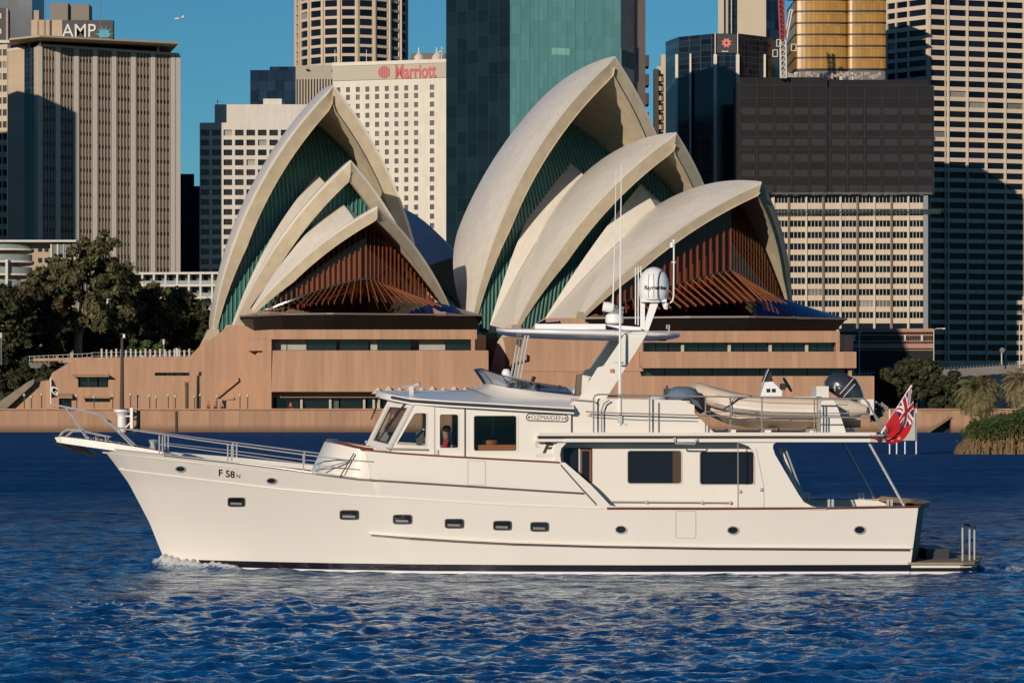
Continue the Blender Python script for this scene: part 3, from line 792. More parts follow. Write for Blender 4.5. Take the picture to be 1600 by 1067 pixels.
def windows_in(face, root, cols, rows, wall_m, pane_m, depth=.35, mull=0, mull_m=None, most=100, zmin=0, skip=None, blinds=.07):
    """wall with openings, a pane object in each; past a hundred panes the rest make one part"""
    mb = MB(); us = sorted(set([0, face.w] + [x for c in cols for x in c])); rows = sorted(rows)
    zs = face.z0
    for (za, zb) in rows:
        if za > zs + 1e-3: mb.quad(face.p(0, zs), face.p(face.w, zs), face.p(face.w, za), face.p(0, za))
        for u0, u1 in zip(us[:-1], us[1:]):
            if any(abs(u0 - c[0]) < 1e-6 for c in cols):
                for q in (((u0, za, 0), (u0, za, -depth), (u0, zb, -depth), (u0, zb, 0)), ((u1, za, 0), (u1, zb, 0), (u1, zb, -depth), (u1, za, -depth)),
                          ((u0, za, 0), (u1, za, 0), (u1, za, -depth), (u0, za, -depth)), ((u0, zb, 0), (u0, zb, -depth), (u1, zb, -depth), (u1, zb, 0))):
                    mb.quad(*[face.p(*k) for k in q])
            elif u1 - u0 > 1e-4:
                mb.quad(face.p(u0, za), face.p(u1, za), face.p(u1, zb), face.p(u0, zb))
        zs = zb
    if face.z1 > zs + 1e-3: mb.quad(face.p(0, zs), face.p(face.w, zs), face.p(face.w, face.z1), face.p(0, face.z1))
    if wall_m: mb.build('wall', wall_m, root)
    cells = [(c, r) for r in reversed(rows) for c in cols]
    cache = {}; rest = MB(); left = most
    for k, (c, r) in enumerate(cells):
        w, h = round(c[1] - c[0], 3), round(r[1] - r[0], 3)
        if left > 0 and r[0] >= zmin and not (skip and skip(face.p((c[0] + c[1]) / 2, (r[0] + r[1]) / 2))):
            left -= 1
            if (w, h) not in cache:
                q = MB(); qb = MB()
                for dd in (0, -.12):
                    q.quad(face.u * 0 + face.n * dd, face.u * w + face.n * dd, face.u * w + face.n * dd + Vector((0, 0, h)), face.n * dd + Vector((0, 0, h)))
                o = q.build('window', pane_m); cache[(w, h)] = o
                blind = o.data.copy(); blind.materials.clear(); blind.materials.append(M['blind']); o['blind_mesh'] = blind.name
                if mull:
                    q = MB()
                    for i in range(1, mull + 1):
                        u = w * i / (mull + 1)
                        P = [face.u * (u + a) + face.n * d + Vector((0, 0, z)) for a in (-.07, .07) for d in (.02, .14) for z in (0, h)]
                        q.add(P, [(0, 1, 3, 2), (4, 6, 7, 5), (0, 4, 5, 1), (2, 3, 7, 6), (0, 2, 6, 4), (1, 5, 7, 3)])
                    f = q.build('mullion', mull_m); f.parent = o
            else:
                o = copy_tree(cache[(w, h)])
                if WR.random() < blinds: o.data = bpy.data.meshes[cache[(w, h)]['blind_mesh']]
            o.parent = root; o.location = face.p(c[0], r[0], -depth + .02) - root.location
        else:
            rest.quad(face.p(c[0], r[0], -depth + .02), face.p(c[1], r[0], -depth + .02), face.p(c[1], r[1], -depth + .02), face.p(c[0], r[1], -depth + .02))
    if rest.f: structure(rest.build('window', pane_m, root), 'stuff')

def block(name, label, cat, pts, top, depth=28, z0=3, body=None, body_m=None, group=None, roof_m=None, faces=True):
    """pts: (photo px, distance) along the front from left to right; top: photo py at the first point"""
    P = [(xat(px, Y), Y) for px, Y in pts]
    z1 = zat(top[1], top[0]) if isinstance(top, tuple) else top
    t = thing(name, label, cat, (P[0][0], P[0][1], z0), group)
    mb = MB(); kr = (P[-1][1] + depth) / P[-1][1]; kl = (P[0][1] + depth) / P[0][1]
    back = [(P[-1][0] * kr - .6, P[-1][1] + depth), (P[0][0] * kl + .6, P[0][1] + depth)]
    poly = P + back
    for a, b in zip(poly[len(P) - 1:-1], poly[len(P):]): mb.quad((*a, z0), (*b, z0), (*b, z1), (*a, z1))
    a, b = poly[-1], poly[0]; mb.quad((*a, z0), (*b, z0), (*b, z1), (*a, z1))
    mb.build('side_wall', body_m, t)
    rf = MB(); rf.poly([(*p, z1 - .15) for p in poly]); rf.build('roof', roof_m or M['roof_grey'], t)
    return t, [Face(a, b, z0, z1) for a, b in zip(P[:-1], P[1:])], z1
def plain(face, root, m, name='wall', z0=None, z1=None, d=0):
    mb = MB(); a, b = face.z0 if z0 is None else z0, face.z1 if z1 is None else z1
    mb.quad(face.p(0, a, d), face.p(face.w, a, d), face.p(face.w, b, d), face.p(0, b, d)); return mb.build(name, m, root)
def boxpart(root, name, m, a, b):
    mb = MB(); mb.box2(a, b); return mb.build(name, m, root)

# tower with the pale piers
t, fs, z1 = block('office_tower', 'broad tan office tower with pale vertical piers and a flat floating roof slab', 'building',
                  [(12, 903), (38, 897), (53, 893), (60, 890), (280, 914)], (890, 72), 24, body_m=M['amp_tan'])
plain(fs[0], t, M['amp_tan']); plain(fs[1], t, M['black_glass_wall'], 'glass_strip'); plain(fs[2], t, M['amp_tan'])
f = fs[3]
plain(f, t, M['amp_spandrel'], d=-.45)
piers = [(p - 60) / 220 * f.w for p in (62.5, 90, 118.5, 147.5, 177, 207.5, 238.5, 270.5, 278.5)]
for u in piers:
    mb = MB(); f.slab(mb, u - .75, u + .75, 3, z1, -.45, .05); mb.build('pier', M['pale_pier'], t)
rows = []; z = z1 - 3.2
while z > 40: rows.append(z); z -= 3.95
first = None; left = 100; rest = MB()
for i, z in enumerate(rows):
    for a, b in zip(piers[:-2], piers[1:-1]):
        if left and not (i % 7 == 6):
            left -= 1
            q = MB(); f.slab(q, a + .8, b - .8, z - 1.15, z, -.45, -.41); q.build('window', M['pane_brown'], t)
        else: f.slab(rest, a + .8, b - .8, z - 1.15, z, -.45, -.41)
structure(rest.build('window', M['pane_brown'], t), 'stuff')
mb = MB()
for a, b in zip(piers[:-2], piers[1:-1]):
    for i in range(1, 6):
        u = a + (b - a) * i / 6; f.slab(mb, u - .15, u + .16, 3, z1, -.45, -.22)
structure(mb.build('mullion', mat('grey_mullion', (.36, .32, .26), .6), t), 'stuff')
mb = MB(); f.slab(mb, 0, f.w, z1 - .1, z1 + .7, -1, .15); fs[0].slab(mb, 0, fs[0].w, z1 - .1, z1 + .7, -1, .1); mb.build('parapet', M['pale_pier'], t)
mb = MB(); mb.prism([(xat(66, 897), 897, z1 + .5), (xat(250, 915), 915, z1 + .5), (xat(250, 925), 925, z1 + .5), (xat(50, 920), 920, z1 + .5)], (0, 0, 2.8)); mb.build('top_storey', M['dark_pane'], t)
mb = MB()
za, zb = zat(60, 885), zat(68.5, 905)
P = [(xat(14, 890), 890, za), (xat(62, 880), 880, za - .3), (xat(279, 906), 906, zb), (xat(262, 935), 935, zb), (xat(20, 930), 930, za)]
mb.add(P + [(x, y, z + .6) for x, y, z in P], [(0, 1, 2, 3, 4), (9, 8, 7, 6, 5)] + [(i, 5 + i, 5 + (i + 1) % 5, (i + 1) % 5) for i in range(5)])
mb.build('roof_slab', mat('tan_slab', (.42, .34, .22), .7), t)
for px, Y in ((63, 889), (247, 911), (46, 896)):
    mb = MB(); mb.tube([(xat(px, Y), Y, z1), (xat(px, Y), Y, za + (zb - za) * (px - 60) / 220 if px > 60 else za)], .3, 6); mb.build('roof_prop', M['white_paint'], t)
boxpart(t, 'penthouse', M['amp_tan'], (xat(48, 895), 896, za + .5), (xat(96.5, 895), 915, zat(31, 895)))
for px in (58.5, 69, 77): boxpart(t, 'penthouse_joint', M['amp_spandrel'], (xat(px, 895) - .25, 895.8, za + .6), (xat(px, 895) + .25, 896.3, zat(32, 895)))
for a, b, y in ((78, 106, 5), (111, 139, 7)):
    boxpart(t, 'cooling_unit', mat('ribbed_cladding', (.20, .17, .14), .7, var=.3, scale=2), (xat(a, 905), 905, zat(34, 905)), (xat(b, 905), 912, zat(y, 905)))
boxpart(t, 'vent', M['pink_tan'], (xat(52, 900), 901, zat(33, 900)), (xat(60, 900), 904, zat(16, 900)))
for px, y in ((70, -4), (156, -6)):
    mb = MB(); mb.tube([(xat(px, 892), 893, za), (xat(px, 892), 893, zat(y, 892))], .16, 6); mb.build('flagpole', mat('pole_grey', (.2, .17, .16), .6), t)
s = thing('rooftop_sign', 'charcoal rooftop sign with white AMP letters and a blue burst emblem', 'sign', (xat(136, 892), 892, za))
boxpart(s, 'board', M['sign_dark'], (xat(97, 893), 893, zat(61, 893)), (xat(176.5, 893), 896, zat(32, 893)))
text_mesh('lettering', 'AMP', 6.1, lambda u, v, d: Vector((xat(123.5, 892.8) + u, 892.75 - d, zat(49.5, 892.8) + v)), mat('sign_white', (.62, .60, .55), .6), s, .1, bold=.015, sx=.92)
mb = MB(); c = at(163, 49, 892.7)
for k in range(13):
    a = math.radians(-10 + k * 200 / 12 - 0); L = (2.3, 3.0, 2.0, 3.2)[k % 4]
    d = Vector((math.cos(a), 0, math.sin(a))); nrm = Vector((-d.z, 0, d.x))
    c0 = c - Vector((0, .003 * k, 1.2))
    mb.prism([c0 - nrm * .28, c0 + d * L * .55 + nrm * .05 - nrm * .28, c0 + d * L, c0 + d * L * .5 + nrm * .3], (0, .1, 0))
mb.box2(c + Vector((-1.6, -.05, -2.1)), c + Vector((1.6, .05, -1.1)))
mb.build('emblem', mat('sign_blue', (.03, .26, .36), .5), s)

# tower and roofs at the far left
t, fs, z1 = block('glass_tower', 'dark navy glass tower at the far left behind the tan office tower', 'building', [(-70, 1020), (50, 1015), (69, 1030)], 168, 30, body_m=M['navy'])
for f in fs: plain(f, t, M['navy'])
t, fs, z1 = block('office_block', 'tan gridded office block cut by the left edge of the picture', 'building', [(-60, 948), (11.5, 945)], (948, 70), 16, body_m=M['tan_conc'])
f = fs[0]; n = 9
windows_in(f, t, [(f.w * (i + .12) / n, f.w * (i + .88) / n) for i in range(n)], [(z1 - 4.2 - 4.1 * k, z1 - 2 - 4.1 * k) for k in range(18)], M['tan_conc'], M['pane_brown'], most=60, zmin=50)
boxpart(t, 'roof_band', M['white_conc'], (xat(-60, 944), 944, z1), (xat(55, 944), 946, z1 + 1))
boxpart(t, 'roof_box', M['sign_dark'], (xat(-60, 946), 947, z1 + 1), (xat(8.5, 946), 955, zat(12, 946)))
boxpart(t, 'roof_edge', M['pink_tan'], (xat(9, 946), 946.5, z1 + 1), (xat(12, 946), 948, zat(13, 946)))
for y in (24, 48): boxpart(t, 'roof_mark', M['white_conc'], (xat(-6, 946), 946.7, zat(y + 5, 946)), (xat(1.5, 946), 946.95, zat(y - 3, 946)))

# balcony apartments at the foot of the towers
t, fs, z1 = block('apartment_block', 'low pale apartment block with curved glass balconies above the left trees', 'building', [(-30, 690), (118, 690)], (690, 380), 20, body_m=M['tan_conc'])
f = fs[0]; k = f.w / 148
plain(f, t, mat('tan_render', (.40, .31, .23), .8))
for i, y in enumerate((392, 411, 431, 452)):
    for nm, m, d, h in (('balcony_slab', M['white_conc'], 3.0, .45), ('balcony_glass', mat('balcony_glass', (.20, .23, .22), .15, var=.4, scale=.6), 2.8, 1.6)):
        mb = MB(); cx, cy = xat(12, 690), 690.5; zz = zat(y, 690)
        pts = [(cx + math.cos(a) * (6.6 * d / 3), cy - math.sin(a) * 4.2 * d / 3, zz + (.45 if h > 1 else 0)) for a in [math.pi * j / 16 for j in range(17)]]
        mb.prism(pts, (0, 0, h)); mb.build(nm, m, t)
for px, y in ((62, 386), (72, 386), (62, 403), (72, 403), (62, 420)): boxpart(t, 'window', M['dark_pane'], (xat(px - 2.5, 689.7), 689.6, zat(y + 7, 689.7)), (xat(px + 2.5, 689.7), 689.9, zat(y, 689.7)))
boxpart(t, 'glass_room', mat('glass_room', (.16, .17, .17), .2, var=.5, scale=.5), (xat(80, 688), 687, zat(397, 688)), (xat(118, 688), 689.8, zat(381, 688)))
for px in (80, 90, 100, 101, 117): boxpart(t, 'post', M['white_conc'], (xat(px, 686.8) - .2, 686.7, zat(420, 686.8)), (xat(px, 686.8) + .2, 686.95, zat(381, 686.8)))
boxpart(t, 'roof_slab', M['white_conc'], (xat(-32, 686), 685, z1), (xat(120, 686), 710, z1 + .5))
boxpart(t, 'column', M['white_conc'], (xat(8, 685), 685.2, 5), (xat(12, 685), 685.8, zat(405, 685)))
t, fs, z1 = block('apartment_block', 'low white apartment block of open framed balconies between trees and shells', 'building', [(150, 700), (350, 696)], (700, 427), 20, body_m=M['white_conc'])
f = fs[0]
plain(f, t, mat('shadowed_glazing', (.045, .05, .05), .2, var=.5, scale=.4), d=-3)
for i in range(5):
    zz = z1 - .4 - i * 3.1; mb = MB(); f.slab(mb, 0, f.w, zz, zz + .55, -3, .3); mb.build('floor_slab', M['white_conc'], t)
    mb = MB(); f.slab(mb, 0, f.w, zz + .55, zz + 1.5, .0, .08)
    if i: mb.build('balustrade', mat('balustrade_glass', (.22, .23, .22), .2, var=.3, scale=1), t)
for i in range(12):
    mb = MB(); f.slab(mb, f.w * i / 11 - .25, f.w * i / 11 + .25, 3, z1, -2, .2); mb.build('column', M['white_conc'], t)

# slim dark block
t, fs, z1 = block('office_block', 'slim dark blue block in the gap right of the tan tower', 'building', [(270, 1010), (303.5, 1010)], (1010, 272), 20, body_m=M['navy'])
plain(fs[0], t, M['navy'])
t, fs, z1 = block('office_block', 'slim navy block with a step lower roof beside the white office', 'building', [(303.5, 1006), (330, 1006)], (1006, 291), 20, body_m=M['navy'])
plain(fs[0], t, M['navy'])

# white gridded office
t, fs, z1 = block('office_block', 'white office block with a grid of square dark windows left of the shells', 'building', [(312, 938), (550, 938)], (938, 192), 26, body_m=M['white_conc'])
f = fs[0]; px1 = f.w / 238
cols = [((1.5 + 17.9 * i) * px1, (15 + 17.9 * i) * px1) for i in range(13)]
windows_in(f, t, cols, [(z1 - 2.4 - 3.36 * k - 2.0, z1 - 2.4 - 3.36 * k) for k in range(26)], M['white_conc'], M['pane_brown'], .8, most=100)
boxpart(t, 'plant_room', M['white_conc'], (xat(335, 940), 941, z1 - .3), (xat(482, 940), 960, zat(163, 940)))
boxpart(t, 'plant_room', M['white_conc'], (xat(410, 940), 943, zat(163.3, 940)), (xat(439, 940), 958, zat(153, 940)))
mb = MB(); mb.tube([(xat(338, 941), 945, zat(165, 941)), (xat(338, 941), 945, zat(154, 941))], .12, 5); mb.bar((xat(335, 941), 945, zat(157, 941)), (xat(344, 941), 945, zat(157, 941)), .1, .1); mb.build('aerial', M['grey_metal'], t)

# round tower
cx, cy, rad = xat(549.5, 1120), 1120, xat(888, 1120)
t = thing('round_tower', 'round cream concrete tower with ringed window bands rising above the hotel', 'building', (cx, cy, 3))
zt, zb = 185, zat(190, 1100)
mb = MB(); mb.lathe([(rad - 1.6, 3 - 0), (rad - 1.6, zt)], (cx, cy, 0), 40); mb.build('core', M['tan_conc'], t)
for k in range(20):
    a0, a1 = math.radians(-171 + 18 * k + 0), math.radians(-171 + 18 * (k + 1))
    A = (cx + rad * math.sin(a0), cy - rad * math.cos(a0)); B = (cx + rad * math.sin(a1), cy - rad * math.cos(a1))
    if math.cos((a0 + a1) / 2) < -.05: continue
    f = Face(A, B, zb, zt)
    windows_in(f, t, [(1.0, f.w - 1.0)], [(zat(6, 1100) - 1.5 - 3.72 * j, zat(6, 1100) + 1.1 - 3.72 * j) for j in range(-6, 12)], M['round_conc'], M['pane_blue'], .6, most=8, zmin=zat(112, 1100))
    mb = MB(); f.slab(mb, -.35, .35, zb, zt, -.3, .5); mb.build('pier', M['round_conc'], t)

# low dark roof and striped tan block in front of it
t, fs, z1 = block('office_block', 'dark navy block with a stepped roof left of the round tower', 'building', [(391, 992), (470, 992)], (992, 110), 26, body_m=M['navy'])
plain(fs[0], t, M['navy'])
boxpart(t, 'plant_room', M['navy'], (xat(421, 994), 995, z1 - .3), (xat(468, 994), 1010, zat(104, 994)))
t, fs, z1 = block('office_block', 'tan block with thin dark vertical stripes under a plain top band', 'building', [(462, 972), (552, 970)], (972, 103), 26, body_m=M['tan_conc'])
f = fs[0]; zt2 = zat(123, 972)
n = 20
windows_in(Face((f.a.x, f.a.y), (f.p(f.w, 0).x, f.p(f.w, 0).y), 3, zt2), t, [(f.w * (i + .3) / n, f.w * (i + .78) / n) for i in range(n)], [(30, zt2 - .3)], mat('stripe_tan', (.40, .34, .26), .8), M['pane_brown'], .6, most=40)
plain(f, t, mat('grey_tan_band', (.36, .32, .26), .8), 'top_band', zt2, z1)
for px, y in ((480, 108), (520, 110), (534, 115)): boxpart(t, 'vent', M['dark_pane'], (xat(px, 970) - .5, 970.2, zat(y + 2, 970)), (xat(px, 970) + .5, 971.2, zat(y, 970)))
for px in (470, 520): 
    mb = MB(); mb.tube([(xat(px + 49, 960), 975, z1), (xat(px + 49, 960), 975, z1 + 6)], .1, 5); mb.build('aerial', M['white_paint'], t)

# hotel
t, fs, z1 = block('hotel', 'cream hotel slab with rows of small square windows behind the shells', 'building', [(520, 838), (698, 829)], (836, 99), 22, body_m=M['cream_wall'])
f = fs[0]; k = f.w / 178
cols = [((p - 520 - 3.1) * k, (p - 520 + 3.1) * k) for p in (529, 544, 559.5, 574.5, 589.7, 605, 620, 635.3, 650.7)] + [((675.3 - 520 - 3.3) * k, (675.3 - 520 + 3.3) * k)]
rows = [(zat(y, 834) - 1.55, zat(y, 834)) for y in [135, 147.2] + [161.5 + 14.5 * j for j in range(22)]]
windows_in(f, t, cols, rows, M['cream_wall'], M['curtained'], .35, most=100)
mb = MB(); f.slab(mb, 0, f.w, z1 - 5.2, z1 - .8, .05, .35); mb.build('sign_band', mat('sign_band_stone', (.46, .41, .33), .8, var=.05), t)
mb = MB(); f.slab(mb, 0, f.w, z1 - .8, z1 + .3, -.4, .6); mb.build('parapet', M['cream_wall'], t)
for px in (654, 682):
    c = at(px, 93, 838); mb = MB(); mb.lathe([(1.7, -1), (1.7, .6), (1.0, 1.6), (.25, 2.2), (.2, 3.4), (0, 3.5)], c + Vector((0, 3, .5)), 12); mb.build('roof_vent', M['white_conc'], t)
boxpart(t, 'plant_room', M['roof_grey'], (xat(641, 838), 840, z1), (xat(696, 838), 850, zat(82, 838)))
mb = MB()
for a, b in (((672, 96), (692, 76)), ((690, 96), (690, 74)), ((683, 86), (692, 86)), ((660, 94), (672, 94))): mb.bar(at(*a, 834), at(*b, 834), .3, .3)
mb.build('roof_frame', M['white_conc'], t)
s = thing('hotel_sign', 'red Marriott lettering with a round striped emblem on the hotel roof band', 'sign', f.p(110 * k, 0, .4) + Vector((0, 0, z1 - 5)))
M['sign_red'] = mat('sign_red', (.42, .004, .012), .5)
zc = zat(110.5, 829); 
text_mesh('lettering', 'Marriott', 5.9, lambda u, v, d: f.p((650 - 520) * k + u, zc - .2 + v, .42 + d) , M['sign_red'], s, .1, bold=.13, sx=.64)
mb = MB(); u0 = (601.5 - 520) * k; zz = zc + .05
for j in range(5):
    x0, x1 = -1.8 + j * .74, -1.8 + j * .74 + .52
    top = lambda x: math.sqrt(max(0, 1.9 ** 2 - x * x)) + .001
    xs_ = [x0 + (x1 - x0) * i / 5 for i in range(6)]
    mb.prism([f.p(u0 + x, zz + top(x), .4) for x in xs_] + [f.p(u0 + x, zz - top(x), .4) for x in reversed(xs_)], f.n * .12)
mb.build('emblem', M['sign_red'], s)

# tall teal tower
t, fs, z1 = block('glass_tower', 'tall teal glass tower with one dark side between the two halls', 'building', [(697, 782), (797, 768), (970, 776), (991, 786), (1008.5, 790)], 131, 36, body_m=M['teal_shaded'])
plain(fs[0], t, M['teal_shaded']); plain(fs[1], t, M['teal_wall']); plain(fs[2], t, M['navy'], 'glass_strip'); plain(fs[3], t, M['pink_tan'], 'end_wall')
mb = MB()
for i in range(1, 12): fs[1].slab(mb, fs[1].w * i / 12 - .07, fs[1].w * i / 12 + .07, 3, 131, 0, .15)
mb.build('mullion', mat('teal_mullion', (.10, .29, .27), .4), t)
for i, (a, b) in enumerate(((0, .47), (.5, .97))):
    mb = MB(); fs[2].slab(mb, fs[2].w * a, fs[2].w * b, zat(103, 776), zat(77, 776), 0, .15); mb.build('louvre', mat('grey_louvre', (.17, .16, .14), .6, var=.4, scale=2), t)
mb = MB(); fs[3].slab(mb, fs[3].w * .2, fs[3].w * .34, zat(103, 790), zat(77, 790), 0, .1); mb.build('slot', M['dark_pane'], t)
mb = MB(); fs[1].slab(mb, fs[1].w * .375, fs[1].w * .535, zat(86.5, 772), zat(76, 772), 0, .05); mb.build('pale_panel', mat('pale_teal', (.20, .42, .37), .3), t)
# balcony towers in the gap
t, fs, z1 = block('apartment_tower', 'apartment tower of stacked dark balconies just right of the teal tower', 'building', [(985, 985), (1007, 985)], (985, 84), 14, body_m=M['pink_tan'])
plain(fs[0], t, M['pink_tan'])
for i in range(10):
    y = 87 + 29.7 * i; boxpart(t, 'balcony', mat('dark_balcony', (.045, .04, .045), .7), (xat(1006, 985), 984, zat(y + 17.5, 985)), (xat(1014, 985), 992, zat(y, 985)))
t, fs, z1 = block('apartment_tower', 'narrow tan apartment tower with rounded balconies left of the black tower', 'building', [(1026, 990), (1046, 990)], (990, 104), 14, body_m=M['tan_conc'])
plain(fs[0], t, M['tan_conc'])
boxpart(t, 'roof_box', M['tan_conc'], (xat(1033, 990), 991, z1), (xat(1042, 990), 1000, zat(85, 990)))
for i in range(9):
    y = 116 + 15 * i
    mb = MB(); c = at(1029, y + 8, 990); mb.lathe([(1.7, -.9), (1.7, .7)], c, 12); mb.build('balcony', mat('tan_balcony', (.52, .36, .22), .7), t)
    boxpart(t, 'window', M['pane_brown'], (xat(1031.5, 989.8), 989.6, zat(y + 6, 990)), (xat(1036, 989.8), 989.9, zat(y, 990)))
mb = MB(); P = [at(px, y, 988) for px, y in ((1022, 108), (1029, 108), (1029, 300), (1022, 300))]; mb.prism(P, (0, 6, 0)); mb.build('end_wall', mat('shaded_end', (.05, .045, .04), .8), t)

# black faceted tower with white piers
t, fs, z1 = block('glass_tower', 'black faceted glass tower with slim white piers and a red star sign', 'building',
                  [(1040, 908), (1060, 896), (1115, 888), (1155, 888), (1200, 896), (1216, 908)], (888, 53), 30, body_m=M['black_glass_wall'])
M['tower_side'] = glassgrid('blue_curtain_wall', (.02, .06, .10), 1.9, 1.9, .08, (.02, .03, .045), .5, .1, spec=.4)
for i, f in enumerate(fs): plain(f, t, M['tower_side'] if i in (0, 5) else M['black_glass_wall'], 'glass_wall')
M['white_pier'] = mat('white_pier', (.62, .58, .50), .5)
for px, Y, y0, w in ((1057, 897, 86, 4.2), (1078.5, 893, 85, 2.6), (1117.3, 887.5, 86, 5), (1152.3, 887.5, 86, 5), (1194.5, 894.5, 86, 3)):
    a = xat(px, Y); hw = w / 2 * Y / F; boxpart(t, 'pier', M['white_pier'], (a - hw, Y - 1.1, 3), (a + hw, Y + .4, zat(y0, Y)))
for px, Y in ((1117.3, 887.5), (1152.3, 887.5)): boxpart(t, 'fin', M['white_pier'], (xat(px, Y) - .14, Y - .6, zat(86, Y)), (xat(px, Y) + .14, Y + .3, zat(52.5, Y)))
s = thing('tower_sign', 'pink and red star emblem sign at the top of the black tower', 'sign', at(1135, 67, 887.6))
boxpart(s, 'board', M['sign_dark'], at(1120, 83, 887.7), at(1150, 54, 887.9))
mb = MB(); c = at(1135.2, 67.5, 887.5)
for k in range(8):
    a = math.radians(22.5 + 45 * k); d = Vector((math.cos(a), 0, math.sin(a))); q = Vector((-d.z, 0, d.x))
    mb.prism([c + d * .25 - Vector((0, .002 * k, 0)), c + d * .9 - q * .42 - Vector((0, .002 * k, 0)), c + d * (1.75) - Vector((0, .002 * k, 0)), c + d * .9 + q * .42 - Vector((0, .002 * k, 0))], (0, .1, 0))
mb.build('emblem', mat('star_pink', (.72, .20, .16), .5), s)
boxpart(s, 'caption', M['white_conc'], at(1127.5, 81.5, 887.55), at(1138, 80, 887.65))

# tan tower behind
t, fs, z1 = block('office_tower', 'plain tan tower with a dark slot standing behind the black tower', 'building', [(1122, 1100), (1131, 1100), (1152, 1101), (1197, 1100), (1226, 1104)], 178, 24, body_m=M['tan_conc'])
for i, f in enumerate(fs): plain(f, t, (M['tan_conc'], M['black_glass_wall'], M['tan_conc'], M['navy'])[i])
for px in (1135, 1137, 1143): boxpart(t, 'fin', M['pale_pier'], (xat(px, 1099) - .15, 1099, 60), (xat(px, 1099) + .15, 1100.9, 178))

# wrapped building with the facade below
NY = 842
t, fs, z1 = block('wrapped_building', 'half demolished office wrapped in black netting above rows of cream window bands', 'building', [(1205, NY + 1), (1449, NY)], (NY, 300), 22, body_m=M['tan_conc'])
f = fs[0]; k = f.w / 244
pil = [1209, 1232.5, 1260, 1286.5, 1313.5, 1340, 1366.5, 1393, 1419.5, 1444.5]
cols = [((a + 2 - 1205) * k, (b - 2 - 1205) * k) for a, b in zip(pil[:-1], pil[1:])]
rows = [(zat(y, NY) - .95, zat(y, NY) + .95) for y in [312] + [331.5 + 17.85 * j for j in range(12)]]
cream = joints('cream_bands', (.58, .475, .35), 5.2, 0, .01, .8, .06, .8, stain=.3)
windows_in(f, t, cols, rows, cream, M['pane_blue'], .5, mull=3, mull_m=M['pale_pier'], most=100)
for i, p in enumerate(pil):
    mb = MB(); f.slab(mb, (p - 1205 - (1.6 if i % 2 else 1.0)) * k, (p - 1205 + (1.6 if i % 2 else 1.0)) * k, 3, z1, 0, .5); mb.build('pier', M['pale_pier'] if i % 2 == 0 else mat('brown_pier', (.16, .11, .08), .7), t)
boxpart(t, 'edge_pier', M['grey_metal'], (xat(1443, NY - 1), NY - .9, 3), (xat(1450, NY - 1), NY, z1))
for nm, a, b, y, dy in (('netting', 1155, 1292, 122, 1.4), ('netting', 1297, 1459, 136, 1.2)):
    fa = Face((xat(a, NY - dy), NY - dy), (xat(b, NY - dy), NY - dy), zat(305, NY), zat(y, NY))
    n = 5 if a < 1200 else 6
    windows_in(fa, t, [(fa.w * (i + .12) / n, fa.w * (i + .9) / n) for i in range(n)], [(fa.z0 + .8 + j * 4.7, fa.z0 + 2.9 + j * 4.7) for j in range(6)], M['net'], M['net_faint'], .05, most=40, blinds=0)
    mb = MB()
    for j in range(9): fa.slab(mb, 0, fa.w, fa.z0 + 2 + j * 3.9, fa.z0 + 2.14 + j * 3.9, 0, .12)
    for j in range(n + 1): fa.slab(mb, fa.w * j / n - .08, fa.w * j / n + .08, fa.z0, fa.z1, 0, .1)
    mb.build('scaffold', mat('scaffold_dim', (.022, .022, .025), .7), t)
mb = MB(); mb.box2((xat(1156, NY), NY - 1, zat(306, NY)), (xat(1457, NY), NY + 26, zat(138, NY))); mb.build('netted_core', M['net'], t)
mb = MB(); mb.box2((xat(1156, NY), NY + 0, zat(138, NY)), (xat(1450, NY), NY + 24, zat(125, NY))); mb.build('netted_top', M['net'], t)
rng = random.Random(4)
mb = MB()
for i in range(60):
    p = 1206 + i * 4.2; h = rng.uniform(.3, 1.1); mb.box((xat(p + rng.uniform(-2, 2), NY - 1.6), NY - 1.3 + rng.uniform(-.1, .1), zat(304, NY) - h / 2 + .6), (rng.uniform(.5, 1.3), .1, h))
mb.bar((xat(1206, NY - 1.6), NY - 1.3, zat(303, NY)), (xat(1456, NY - 1.6), NY - 1.3, zat(303, NY)), .25, .5); mb.build('net_fringe', mat('grey_net', (.10, .10, .105), .9, var=.5), t)
mb = MB()
for z in (zat(334, NY), zat(331, NY), zat(328.5, NY)): mb.bar((xat(1208, NY - 2), NY - 1.6, z), (xat(1470, NY - 2), NY - 1.6, z), .25, .22)
for i in range(52): mb.bar((xat(1208 + i * 5, NY - 2), NY - 1.6, zat(334, NY)), (xat(1211 + i * 5, NY - 2), NY - 1.6, zat(328.5, NY)), .14, .14)
mb.build('gantry', mat('green_gantry', (.018, .05, .045), .6), t)

